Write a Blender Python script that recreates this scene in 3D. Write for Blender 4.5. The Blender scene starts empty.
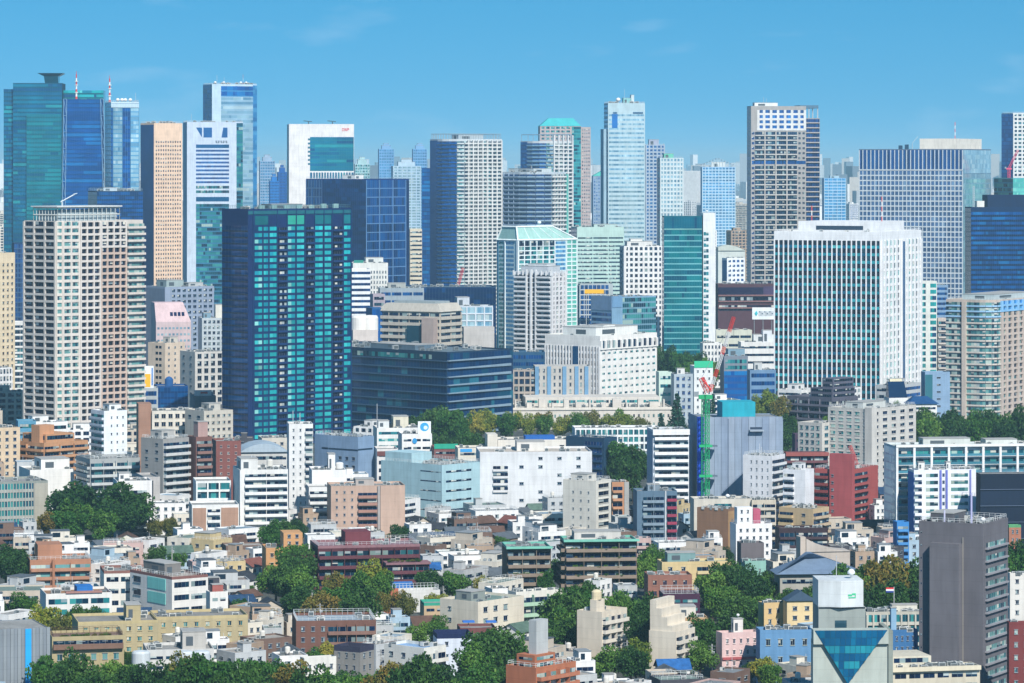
import bpy, math, random
import numpy as np
from mathutils import Vector, Matrix

SC = bpy.context.scene
COL = SC.collection
R = math.radians
rnd = random.Random(7)

# ------------------------------------------------------------------ camera
FPX, HZ, H = 3600.0, 162.0, 150.0          # focal length in pixels, horizon row, camera height (m)
cam = bpy.data.cameras.new('camera')
cam.sensor_width = 36.0
cam.lens = FPX / 1024 * 36.0
cam.shift_y = -(341.5 - HZ) / 1024
cam.clip_start, cam.clip_end = 5.0, 90000.0
camo = bpy.data.objects.new('camera', cam)
COL.objects.link(camo)
camo.location = (0, 0, H)
camo.rotation_euler = (R(90), 0, 0)
SC.camera = camo

# ------------------------------------------------------------------ world and sun
SUN_AZ, SUN_EL = 22.0, 41.0                # degrees: to the right of the line straight back from the view, and up
world = bpy.data.worlds.new('World')
SC.world = world
world.use_nodes = True
nt = world.node_tree
nt.nodes.clear()
wout = nt.nodes.new('ShaderNodeOutputWorld')
wbg = nt.nodes.new('ShaderNodeBackground')
sky = nt.nodes.new('ShaderNodeTexSky')
sky.sky_type = 'NISHITA'
sky.sun_disc = False
sky.sun_elevation = R(SUN_EL)
sky.sun_rotation = R(180 - SUN_AZ)
sky.altitude = 0
sky.air_density = 1.0
sky.dust_density = 0.3
sky.ozone_density = 4.0
tc = nt.nodes.new('ShaderNodeTexCoord')
mp = nt.nodes.new('ShaderNodeMapping')
mp.inputs['Scale'].default_value = (1, 1, 1.2)
mp.inputs['Location'].default_value = (0, 0, 0.165)
nt.links.new(tc.outputs['Generated'], mp.inputs['Vector'])
nrm = nt.nodes.new('ShaderNodeVectorMath'); nrm.operation = 'NORMALIZE'
nt.links.new(mp.outputs['Vector'], nrm.inputs[0])
nt.links.new(nrm.outputs[0], sky.inputs['Vector'])
hsv = nt.nodes.new('ShaderNodeHueSaturation')
hsv.inputs['Hue'].default_value = 0.484
hsv.inputs['Saturation'].default_value = 1.4
hsv.inputs['Value'].default_value = 1.0
nt.links.new(sky.outputs[0], hsv.inputs['Color'])
# a few faint wisps of cloud high in the sky
cn = nt.nodes.new('ShaderNodeTexNoise'); cn.inputs['Scale'].default_value = 26; cn.inputs['Detail'].default_value = 6
cmp_ = nt.nodes.new('ShaderNodeMapping'); cmp_.inputs['Scale'].default_value = (1, 1, 3.5); cmp_.inputs['Location'].default_value = (0.3, 0.1, 0.0)
nt.links.new(tc.outputs['Generated'], cmp_.inputs['Vector']); nt.links.new(cmp_.outputs[0], cn.inputs['Vector'])
cr = nt.nodes.new('ShaderNodeMapRange'); cr.inputs['From Min'].default_value = 0.60; cr.inputs['From Max'].default_value = 0.82
cr.inputs['To Max'].default_value = 0.14
nt.links.new(cn.outputs['Fac'], cr.inputs['Value'])
cx = nt.nodes.new('ShaderNodeMix'); cx.data_type = 'RGBA'
cx.inputs['B'].default_value = (9, 9.6, 10.2, 1)
nt.links.new(cr.outputs[0], cx.inputs['Factor']); nt.links.new(hsv.outputs[0], cx.inputs['A'])
nt.links.new(cx.outputs['Result'], wbg.inputs['Color'])
wbg.inputs['Strength'].default_value = 0.09
nt.links.new(wbg.outputs[0], wout.inputs[0])

sl = bpy.data.lights.new('sun', 'SUN')
sl.energy, sl.angle, sl.color = 4.2, R(0.5), (1.0, 0.95, 0.87)
so = bpy.data.objects.new('sun', sl)
COL.objects.link(so)
ve = Vector((math.sin(R(SUN_AZ)) * math.cos(R(SUN_EL)), -math.cos(R(SUN_AZ)) * math.cos(R(SUN_EL)), math.sin(R(SUN_EL))))
so.rotation_euler = ve.to_track_quat('Z', 'Y').to_euler()
so.location = ve * 3000

SC.view_settings.view_transform = 'Standard'
SC.view_settings.look = 'None'
SC.view_settings.exposure = 0.40
SC.view_settings.gamma = 1.0
SC.cycles.use_denoising = True
SC.cycles.max_bounces = 5
SC.cycles.diffuse_bounces = 2
SC.cycles.glossy_bounces = 3
SC.cycles.volume_bounces = 1
SC.cycles.transparent_max_bounces = 6

# ------------------------------------------------------------------ pixel helpers
def depth(yb): return FPX * H / (yb - HZ)
def PX(px, Y): return (px - 512) * Y / FPX
def PZ(py, Y): return H - (py - HZ) * Y / FPX
def proj(x, y, z): return 512 + FPX * x / y, HZ + FPX * (H - z) / y

# ------------------------------------------------------------------ materials
def lin(hx):
    hx = hx.lstrip('#')
    c = [int(hx[i:i + 2], 16) / 255 for i in (0, 2, 4)]
    return tuple(v / 12.92 if v <= 0.04045 else ((v + 0.055) / 1.055) ** 2.4 for v in c) + (1,)

MATS = {}
def wall(hx, rough=0.85, var=0.11):
    k = ('w', hx, rough)
    if k in MATS: return MATS[k]
    m = bpy.data.materials.new('wall_finish'); m.use_nodes = True
    t = m.node_tree; b = t.nodes['Principled BSDF']
    b.inputs['Roughness'].default_value = rough
    b.inputs['Specular IOR Level'].default_value = 0.25
    g = t.nodes.new('ShaderNodeNewGeometry')
    mpn = t.nodes.new('ShaderNodeMapping'); mpn.inputs['Scale'].default_value = (1.1, 1.1, 0.11)
    t.links.new(g.outputs['Position'], mpn.inputs['Vector'])
    n1 = t.nodes.new('ShaderNodeTexNoise'); n1.inputs['Scale'].default_value = 0.8; n1.inputs['Detail'].default_value = 5
    t.links.new(mpn.outputs[0], n1.inputs['Vector'])
    n2 = t.nodes.new('ShaderNodeTexNoise'); n2.inputs['Scale'].default_value = 0.16; n2.inputs['Detail'].default_value = 4
    t.links.new(g.outputs['Position'], n2.inputs['Vector'])
    ad = t.nodes.new('ShaderNodeMath'); ad.operation = 'ADD'
    t.links.new(n1.outputs['Fac'], ad.inputs[0]); t.links.new(n2.outputs['Fac'], ad.inputs[1])
    mr = t.nodes.new('ShaderNodeMapRange'); mr.inputs['From Min'].default_value = 0.72; mr.inputs['From Max'].default_value = 1.2
    mr.inputs['To Min'].default_value = 1 - var * 1.5; mr.inputs['To Max'].default_value = 1.03
    t.links.new(ad.outputs[0], mr.inputs['Value'])
    mx = t.nodes.new('ShaderNodeMix'); mx.data_type = 'RGBA'; mx.blend_type = 'MULTIPLY'; mx.inputs['Factor'].default_value = 1
    sx = t.nodes.new('ShaderNodeSeparateXYZ'); t.links.new(g.outputs['Position'], sx.inputs[0])
    dv = t.nodes.new('ShaderNodeMath'); dv.operation = 'DIVIDE'; dv.inputs[1].default_value = 3.1; t.links.new(sx.outputs['Z'], dv.inputs[0])
    fr_ = t.nodes.new('ShaderNodeMath'); fr_.operation = 'FRACT'; t.links.new(dv.outputs[0], fr_.inputs[0])
    lt = t.nodes.new('ShaderNodeMath'); lt.operation = 'LESS_THAN'; lt.inputs[1].default_value = .06; t.links.new(fr_.outputs[0], lt.inputs[0])
    jm = t.nodes.new('ShaderNodeMath'); jm.operation = 'MULTIPLY_ADD'; jm.inputs[1].default_value = -.08; t.links.new(lt.outputs[0], jm.inputs[0]); t.links.new(mr.outputs[0], jm.inputs[2])
    c_ = lin(hx); gy = .25 * c_[0] + .6 * c_[1] + .15 * c_[2]; sa = .74 if c_[0] > c_[2] else 1
    mx.inputs['A'].default_value = tuple(gy + (v - gy) * sa for v in c_[:3]) + (1,)
    t.links.new(jm.outputs[0], mx.inputs['B'])
    t.links.new(mx.outputs['Result'], b.inputs['Base Color'])
    MATS[k] = m
    return m

def glass(hx, metal=0.35, rough=0.07):
    k = ('g', hx, metal)
    if k in MATS: return MATS[k]
    m = bpy.data.materials.new('window_glass'); m.use_nodes = True
    t = m.node_tree; b = t.nodes['Principled BSDF']
    b.inputs['Roughness'].default_value = rough; b.inputs['Metallic'].default_value = metal
    b.inputs['Specular IOR Level'].default_value = 0.6
    oi = t.nodes.new('ShaderNodeObjectInfo')
    g = t.nodes.new('ShaderNodeNewGeometry')
    n2 = t.nodes.new('ShaderNodeTexNoise'); n2.inputs['Scale'].default_value = 0.07; n2.inputs['Detail'].default_value = 3
    t.links.new(g.outputs['Position'], n2.inputs['Vector'])
    ad = t.nodes.new('ShaderNodeMath'); ad.operation = 'MULTIPLY_ADD'; ad.inputs[1].default_value = 0.5
    t.links.new(oi.outputs['Random'], ad.inputs[0]); t.links.new(n2.outputs['Fac'], ad.inputs[2])
    mr = t.nodes.new('ShaderNodeMapRange'); mr.inputs['From Min'].default_value = 0.3; mr.inputs['From Max'].default_value = 1.15
    mr.inputs['To Min'].default_value = 0.62; mr.inputs['To Max'].default_value = 1.35
    t.links.new(ad.outputs[0], mr.inputs['Value'])
    mx = t.nodes.new('ShaderNodeMix'); mx.data_type = 'RGBA'; mx.blend_type = 'MULTIPLY'; mx.inputs['Factor'].default_value = 1
    mx.inputs['A'].default_value = lin(hx)
    t.links.new(mr.outputs[0], mx.inputs['B'])
    t.links.new(mx.outputs['Result'], b.inputs['Base Color'])
    # panes are never perfectly flat
    bp = t.nodes.new('ShaderNodeBump'); bp.inputs['Strength'].default_value = 0.12; bp.inputs['Distance'].default_value = 0.3
    n3 = t.nodes.new('ShaderNodeTexNoise'); n3.inputs['Scale'].default_value = 0.35
    t.links.new(g.outputs['Position'], n3.inputs['Vector']); t.links.new(n3.outputs['Fac'], bp.inputs['Height'])
    t.links.new(bp.outputs[0], b.inputs['Normal'])
    MATS[k] = m
    return m

def plain(hx, rough=0.5, metal=0.0):
    k = ('p', hx, rough, metal)
    if k in MATS: return MATS[k]
    m = bpy.data.materials.new('painted_surface'); m.use_nodes = True
    b = m.node_tree.nodes['Principled BSDF']
    b.inputs['Base Color'].default_value = lin(hx); b.inputs['Roughness'].default_value = rough; b.inputs['Metallic'].default_value = metal
    MATS[k] = m
    return m

# palettes: glass colours with weights, sunlit panes put into the bright teals; the last entry of each is a pale blind or curtain
PAL = {
    'dk':   [('#0a1e40', 5), ('#122f54', 4), ('#1d4660', 2), ('#9fb4b4', 1)],
    'blk':  [('#08142e', 6), ('#0c1e40', 4), ('#16304a', 1)],
    'navy': [('#062c62', 5), ('#083a76', 4), ('#0e4a88', 2)],
    'blue': [('#0a58a4', 4), ('#0e66b0', 4), ('#1a7cc0', 2), ('#0a4c90', 2)],
    'deep': [('#07488c', 5), ('#0a589c', 4), ('#08366c', 3)],
    'teal': [('#0a6a90', 4), ('#0e7c98', 4), ('#0a5884', 3), ('#2b9ca4', 1)],
    'jade': [('#1b9a9c', 5), ('#25abac', 4), ('#128098', 3), ('#0b4a76', 2), ('#5fc2bc', 1)],
    'aqua': [('#2f8f98', 4), ('#46a8a8', 3), ('#1b5c70', 3), ('#0e3550', 2), ('#b9d8cf', 1)],
    'res':  [('#122848', 5), ('#1f4058', 3), ('#3d7f88', 2), ('#a9c4be', 1.2)],
    'resl': [('#24465a', 3), ('#3d7f88', 3), ('#76adab', 3), ('#c3d6cc', 2)],
    'sky':  [('#3a8fc8', 4), ('#54a6d8', 4), ('#2a78b4', 2)],
    'slate': [('#0a3260', 5), ('#0e4072', 4), ('#145070', 2), ('#2f7890', .8)],
    'tealb': [('#127c8a', 4), ('#168890', 4), ('#0f7086', 3), ('#0c5c78', 1)],
    'lav':  [('#44648f', 4), ('#5676a2', 4), ('#345684', 3), ('#7c9cbc', 1)],
    'ice':  [('#8fb6c8', 4), ('#a7c9d4', 4), ('#6d9ab4', 2), ('#c8dde0', 1)],
    'mint': [('#6fd0c0', 3), ('#86dcca', 2), ('#58bcb0', 2)],
}
PM = {}
def pal(name):
    if name not in PM:
        PM[name] = ([glass(h) for h, w in PAL[name]], [w for h, w in PAL[name]])
    return PM[name]

# ------------------------------------------------------------------ mesh helpers
def mesh(name, verts, faces, mats, idx=None, smooth=False):
    me = bpy.data.meshes.new(name)
    me.from_pydata(verts, [], faces)
    for m in mats: me.materials.append(m)
    if idx is not None: me.polygons.foreach_set('material_index', idx)
    if smooth: me.polygons.foreach_set('use_smooth', [True] * len(faces))
    me.update()
    return me

BF = ((0, 3, 2, 1), (4, 5, 6, 7), (0, 1, 5, 4), (1, 2, 6, 5), (2, 3, 7, 6), (3, 0, 4, 7))
class MB:
    def __init__(s): s.v, s.f, s.i, s.m = [], [], [], []
    def mi(s, m):
        if m not in s.m: s.m.append(m)
        return s.m.index(m)
    def hexa(s, c, m):                      # eight corners, bottom four then top four, counter-clockwise
        n = len(s.v); s.v += c; k = s.mi(m)
        for f in BF: s.f.append(tuple(n + j for j in f)); s.i.append(k)
    def box(s, x0, x1, y0, y1, z0, z1, m):
        s.hexa([(x0, y0, z0), (x1, y0, z0), (x1, y1, z0), (x0, y1, z0), (x0, y0, z1), (x1, y0, z1), (x1, y1, z1), (x0, y1, z1)], m)
    def poly(s, pts, m):
        n = len(s.v); s.v += pts; s.f.append(tuple(range(n, n + len(pts)))); s.i.append(s.mi(m))
    def prism(s, pts, z0, z1, m, mtop=None):
        n = len(s.v); k = len(pts)
        s.v += [(x, y, z0) for x, y in pts] + [(x, y, z1) for x, y in pts]
        a = s.mi(m); b = s.mi(mtop or m)
        for j in range(k):
            q = (j + 1) % k
            s.f.append((n + j, n + q, n + k + q, n + k + j)); s.i.append(a)
        s.f.append(tuple(n + k + j for j in range(k))); s.i.append(b)
        s.f.append(tuple(n + k - 1 - j for j in range(k))); s.i.append(a)
    def bar(s, p, q, r, m, n=4):            # a straight bar between two points
        p, q = Vector(p), Vector(q); d = (q - p).normalized()
        a = d.orthogonal().normalized(); b = d.cross(a)
        o = len(s.v); k = s.mi(m)
        for e in (p, q):
            for j in range(n):
                t = 2 * math.pi * (j + .5) / n
                s.v.append(tuple(e + a * math.cos(t) * r + b * math.sin(t) * r))
        for j in range(n):
            g = (j + 1) % n
            s.f.append((o + j, o + g, o + n + g, o + n + j)); s.i.append(k)
        s.f.append(tuple(o + n - 1 - j for j in range(n))); s.i.append(k)
        s.f.append(tuple(o + n + j for j in range(n))); s.i.append(k)
    def lathe(s, x, y, prof, m, n=14):      # prof: (radius, z) from the bottom up
        o = len(s.v); k = s.mi(m)
        for r, z in prof:
            for j in range(n):
                t = 2 * math.pi * j / n
                s.v.append((x + r * math.cos(t), y + r * math.sin(t), z))
        for i in range(len(prof) - 1):
            for j in range(n):
                g = (j + 1) % n
                s.f.append((o + i * n + j, o + i * n + g, o + (i + 1) * n + g, o + (i + 1) * n + j)); s.i.append(k)
        e = o + (len(prof) - 1) * n
        s.f.append(tuple(e + j for j in range(n))); s.i.append(k)
        s.f.append(tuple(o + n - 1 - j for j in range(n))); s.i.append(k)
    def mesh(s, name, smooth=False): return mesh(name, s.v, s.f, s.m, s.i, smooth)

def obj(name, me, parent=None, loc=(0, 0, 0), rz=0, scale=None):
    o = bpy.data.objects.new(name, me)
    if parent is not None: o.parent = parent
    o.location = loc
    if rz: o.rotation_euler = (0, 0, rz)
    if scale: o.scale = scale
    COL.objects.link(o)
    return o

LABELS = {}
def tag(o, label=None, cat=None, group=None, kind=None):
    if label:
        o['label'] = label; LABELS.setdefault(label, []).append(o.name)
    if cat: o['category'] = cat
    if group: o['group'] = group
    if kind: o['kind'] = kind
    return o

# ------------------------------------------------------------------ placement registry: plan footprints and what the picture must keep clear
FOOT = []                                   # (centre x, centre y, radius, corners)
WPX, HPX = 1024, 683
ZB = np.full((HPX, WPX), 1e9)               # nearest depth built so far, by pixel (only used to choose where filler houses may stand)
PROT = np.zeros((HPX, WPX), bool)           # pixels of a hand-placed thing that nothing new may cover
LAND = []                                   # landmarks for describing the small houses: (x, y, depth, phrase)

def corners(pts):
    cx_ = sum(p[0] for p in pts) / len(pts); cy_ = sum(p[1] for p in pts) / len(pts)
    return cx_, cy_, max(math.hypot(p[0] - cx_, p[1] - cy_) for p in pts), pts
def sat(a, b):
    for P, Q in ((a, b), (b, a)):
        n = len(P)
        for i in range(n):
            ex, ey = P[(i + 1) % n][0] - P[i][0], P[(i + 1) % n][1] - P[i][1]
            ax, ay = ey, -ex
            pa = [x * ax + y * ay for x, y in P]; qa = [x * ax + y * ay for x, y in Q]
            if max(pa) <= min(qa) or max(qa) <= min(pa): return False
    return True
def collides(f, pad=0.0):
    for g in FOOT:
        d = math.hypot(f[0] - g[0], f[1] - g[1])
        if d < f[2] + g[2] and sat(f[3], g[3]): return True
    return False
def rect(px0, px1, py0, py1):
    return slice(max(0, int(py0)), max(0, min(HPX, int(math.ceil(py1))))), slice(max(0, int(px0)), max(0, min(WPX, int(math.ceil(px1)))))
def screen_box(pts, h):
    xs, ys = [], []
    for x, y in pts:
        for z in (0, h):
            a, b = proj(x, y, z); xs.append(a); ys.append(b)
    return min(xs), max(xs), min(ys), max(ys)

# ------------------------------------------------------------------ buildings
class Face:
    def __init__(s, b, i, p, q):
        s.b, s.i = b, i
        s.o = Vector(p); e = Vector(q) - s.o
        s.W = e.length; s.t = e.normalized(); s.n = Vector((s.t.y, -s.t.x))
    def P(s, u, d, z):
        p = s.o + s.t * u + s.n * d
        return (p.x, p.y, z)
    def u(s, px):                           # the place along this face that shows at column px
        b = s.b
        O = b.wp(*s.o); T = b.wd(*s.t)
        k = (px - 512) / FPX
        return (k * O[1] - O[0]) / (T[0] - k * T[1])
    def hexa(s, mb, u0, u1, d0, d1, z0, z1, m):
        mb.hexa([s.P(u0, d1, z0), s.P(u1, d1, z0), s.P(u1, d0, z0), s.P(u0, d0, z0), s.P(u0, d1, z1), s.P(u1, d1, z1), s.P(u1, d0, z1), s.P(u0, d0, z1)], m)
    def cells(s, ub, zb, d, fn, name):      # one connected sheet of cells; fn(i, j) gives each cell's material
        nu, nz = len(ub), len(zb)
        v = [s.P(a, d, z) for z in zb for a in ub]
        f, idx, ms = [], [], []
        for j in range(nz - 1):
            for i in range(nu - 1):
                f.append((j * nu + i, j * nu + i + 1, (j + 1) * nu + i + 1, (j + 1) * nu + i))
                m = fn(i, j)
                if m not in ms: ms.append(m)
                idx.append(ms.index(m))
        return mesh(name, v, f, ms, idx)
    def strip(s, u0, u1, h, pane, pl, frame, d=0.04, mul=0.09):
        n = max(1, round((u1 - u0) / pane)); w = (u1 - u0) / n
        ub = [u0]
        for k in range(n): ub += [u0 + k * w + mul / 2, u0 + (k + 1) * w - mul / 2]
        ub.append(u1)
        ms, ws = pal(pl)
        if pl not in ('dk', 'res', 'resl', 'blk', 'aqua'): return s.cells(ub, [0, h], d, lambda i, j: frame if i % 2 == 0 else rnd.choices(ms, ws)[0], 'window')
        base = {i: rnd.choices(ms, ws)[0] for i in range(2 * n + 1)}; bl = {i: rnd.random() < .22 for i in base}; bm = [glass(c, .05, .3) for c in ('#a8b4b4', '#7f9298', '#c4c4ba')]; bp = {i: rnd.choice(bm) for i in base}
        return s.cells(ub, [0, h * rnd.choice((.35, .5, .65)), h], d, lambda i, j: frame if i % 2 == 0 else bp[i] if j == 1 and bl[i] else base[i], 'window')
    def floors(s, z0, z1, fp):
        b = s.b
        z0 = 0.4 if z0 is None else z0
        z1 = b.h - 0.9 if z1 is None else z1
        fh = fp / b.s
        n = max(1, round((z1 - z0) / fh))
        return z0, z1, n, (z1 - z0) / n
    # --- facade kinds -------------------------------------------------
    def ribbon(s, fp, pl='dk', wh=0.5, sl=0.28, m=0.8, pane=1.5, u0=None, u1=None, z0=None, z1=None, frame='#5c6a74', bays=1, gap=0.8, d=0.04):
        z0, z1, n, fh = s.floors(z0, z1, fp)
        u0 = m if u0 is None else u0; u1 = s.W - m if u1 is None else u1
        fr = plain(frame)
        w = (u1 - u0 - gap * (bays - 1)) / bays
        for k in range(bays):
            a = u0 + k * (w + gap)
            var = [s.strip(a, a + w, fh * wh, pane, pl, fr, d) for _ in range(min(n, 4))]
            for i in range(n):
                s.b.part('window', rnd.choice(var), (0, 0, z0 + fh * (i + sl)))
        return s
    def punch(s, fp, nb, pl='dk', ww=0.5, wh=0.5, m=0.6, u0=None, u1=None, z0=None, z1=None, frame='#8a9298', sl=0.3, sill=True, lit=1.0, split=True):
        z0, z1, n, fh = s.floors(z0, z1, fp)
        u0 = m if u0 is None else u0; u1 = s.W - m if u1 is None else u1
        bw = (u1 - u0) / nb; w = bw * ww; h = fh * wh
        ms, ws = pal(pl); fr = plain(frame)
        var = []
        e = min(0.07, w * 0.08)
        for _ in range(8):
            g1, g2 = rnd.choices(ms, ws)[0], rnd.choices(ms, ws)[0]
            mb = MB()
            ub = [-w / 2, -w / 2 + e, -e / 2, e / 2, w / 2 - e, w / 2] if split else [-w / 2, -w / 2 + e, w / 2 - e, w / 2]
            hb = h * rnd.choice((.35, .55, .7)); bl_ = glass(rnd.choice(('#a8b4b4', '#7f9298', '#c4c4ba')), .05, .3) if rnd.random() < .45 else None; zb = [0, e, hb, h - e, h]
            pick = (lambda i: (g1 if i == 1 else g2 if i == 3 else None)) if split else (lambda i: g1 if i == 1 else None)
            for j in range(4):
                for i in range(len(ub) - 1):
                    mm = pick(i) if j in (1, 2) and pick(i) else fr
                    if j == 2 and bl_ and i == 1: mm = bl_
                    mb.poly([s.L(ub[i], 0.03, zb[j]), s.L(ub[i + 1], 0.03, zb[j]), s.L(ub[i + 1], 0.03, zb[j + 1]), s.L(ub[i], 0.03, zb[j + 1])], mm)
            if sill:
                c = [(-w / 2 - .1, .22, -.12), (w / 2 + .1, .22, -.12), (w / 2 + .1, -.02, -.12), (-w / 2 - .1, -.02, -.12)]
                mb.hexa([s.L(*q) for q in c] + [s.L(a, d, 0.0) for a, d, z in c], fr)
                c = [(-w / 2 - .1, .26, h), (w / 2 + .1, .26, h), (w / 2 + .1, -.02, h), (-w / 2 - .1, -.02, h)]
                mb.hexa([s.L(*q) for q in c] + [s.L(a, d, h + .14) for a, d, z in c], fr)
            var.append(mb.mesh('window'))
        todo = [(j, i) for i in range(n) for j in range(nb) if rnd.random() < lit]
        todo.reverse()
        rest = []
        for j, i in todo:
            loc = s.P(u0 + bw * (j + .5), 0, z0 + fh * (i + sl))
            if s.b.nwin < 95:
                s.b.nwin += 1
                s.b.part('window', rnd.choice(var), loc)
            else: rest.append((loc, rnd.choice(var)))
        if rest:
            v, f, idx, mm = [], [], [], []
            for loc, me in rest:
                o = len(v)
                v += [(q.co.x + loc[0], q.co.y + loc[1], q.co.z + loc[2]) for q in me.vertices]
                for p in me.polygons:
                    f.append(tuple(o + x for x in p.vertices))
                    q = me.materials[p.material_index]
                    if q not in mm: mm.append(q)
                    idx.append(mm.index(q))
            o = s.b.part('window', mesh('window', v, f, mm, idx)); o['kind'] = 'stuff'
        return s
    def L(s, u, d, z):                      # offset without the face's origin
        p = s.t * u + s.n * d
        return (p.x, p.y, z)
    def balc(s, fp, nb, pl='res', col='#d8d8d0', proj_=1.3, ph=1.0, u0=None, u1=None, z0=None, z1=None, m=0.3, wh=0.66, rail=None, div=True, frame='#7c868c', pane=1.7, ends=True):
        z0, z1, n, fh = s.floors(z0, z1, fp)
        u0 = m if u0 is None else u0; u1 = s.W - m if u1 is None else u1
        cm = wall(col); fr = plain(frame)
        rm = cm if rail is None else rail
        var = [s.strip(u0, u1, fh * wh, pane, pl, fr) for _ in range(min(n, 4))]
        mb = MB()
        s.hexa(mb, u0, u1, -0.02, proj_, -0.18, 0.0, cm)
        s.hexa(mb, u0, u1, proj_ - 0.14, proj_, 0.003, min(ph, fh * .42), rm)
        if ends:
            for a in (u0, u1 - 0.14): s.hexa(mb, a, a + 0.14, 0.0, proj_ - .143, 0.003, min(ph, fh * .42), rm)
        if div and nb > 1:
            w = (u1 - u0) / nb
            for k in range(1, nb): s.hexa(mb, u0 + k * w - .08, u0 + k * w + .08, 0.01, proj_ - .15, 0.003, fh - .2, cm)
        bm = mb.mesh('balcony')
        for i in range(n):
            s.b.part('window', rnd.choice(var), (0, 0, z0 + fh * i + .08))
            s.b.part('balcony', bm, (0, 0, z0 + fh * i))
            if s.b.yb > 470 and proj_ > .95:
                for _ in range(max(1, int((u1 - u0) / 6))):
                    if rnd.random() < .6:
                        o = s.b.part('air_conditioner', unit_meshes()[rnd.randrange(2)], s.P(rnd.uniform(u0 + .8, u1 - .8), .35, z0 + fh * i + .004)); o.scale = (.45, .45, .62); o.rotation_euler.z = math.atan2(s.t.y, s.t.x)
        return s
    def grid(s, fp, nb, pl='dk', col='#d0ccc0', band=0.4, pier=0.25, pd=0.5, bd=0.35, u0=None, u1=None, z0=None, z1=None, pcol=None, pane=None, frame='#6a757c', edge=True):
        z0, z1, n, fh = s.floors(z0, z1, fp)
        u0 = 0 if u0 is None else u0; u1 = s.W if u1 is None else u1
        cm = wall(col); pm = wall(pcol or col); fr = plain(frame)
        bw = (u1 - u0) / nb; pw = bw * pier
        pane = pane or max(bw * (1 - pier) / 2, 0.6)
        var = [s.strip(u0, u1, fh * (1 - band) + .02, pane, pl, fr) for _ in range(min(n, 5))]
        if band > 0:
            mb = MB(); s.hexa(mb, u0 + .01, u1 - .01, -.03, bd, 0, fh * band, cm); bm = mb.mesh('spandrel')
        if pier > 0:
            mb = MB(); c = [(-pw / 2, pd), (pw / 2, pd), (pw / 2, -.05), (-pw / 2, -.05)]
            mb.hexa([s.L(a, d, z0) for a, d in c] + [s.L(a, d, z1) for a, d in c], pm); pm_ = mb.mesh('pier')
            for k in range(nb + 1):
                if k in (0, nb) and not edge: continue
                uu = min(max(u0 + k * bw, u0 + pw / 2), u1 - pw / 2)
                s.b.part('pier', pm_, s.P(uu, 0, 0))
        for i in range(n):
            s.b.part('window', rnd.choice(var), (0, 0, z0 + fh * (i + band) - .01))
            if band > 0: s.b.part('spandrel', bm, (0, 0, z0 + fh * i))
        return s
    def curtain(s, fp, pl='teal', pane=1.6, band=0.22, bcol='#2a5a70', mul=0.12, mcol='#31566a', u0=None, u1=None, z0=None, z1=None, d=0.06, coh=0.5):
        z0, z1, n, fh = s.floors(z0, z1, fp)
        u0 = 0.05 if u0 is None else u0; u1 = s.W - .05 if u1 is None else u1
        k = max(1, round((u1 - u0) / pane)); w = (u1 - u0) / k
        ub = [u0]
        for q in range(k): ub += [u0 + q * w + mul / 2, u0 + (q + 1) * w - mul / 2]
        ub.append(u1)
        zb = []
        for q in range(n): zb += [z0 + q * fh, z0 + (q + band) * fh] if band > 0 else [z0 + q * fh]
        zb.append(z1)
        ms, ws = pal(pl); mm = plain(mcol, .4); bm = glass(bcol, .2, .25)
        last = {}
        def fn(i, j):
            if i % 2 == 0 and mul > 0: return mm
            if band > 0 and j % 2 == 0: return bm
            key = j
            if key in last and rnd.random() < coh: return last[key]
            last[key] = rnd.choices(ms, ws)[0]
            return last[key]
        s.b.part('glass_facade', s.cells(ub, zb, d, fn, 'glass_facade'))
        return s
    def panel(s, name, u0, u1, z0, z1, m, d0=-.05, d1=.1):
        mb = MB(); s.hexa(mb, u0, u1, d0, d1, z0, z1, m)
        return s.b.part(name, mb.mesh(name))

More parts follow.
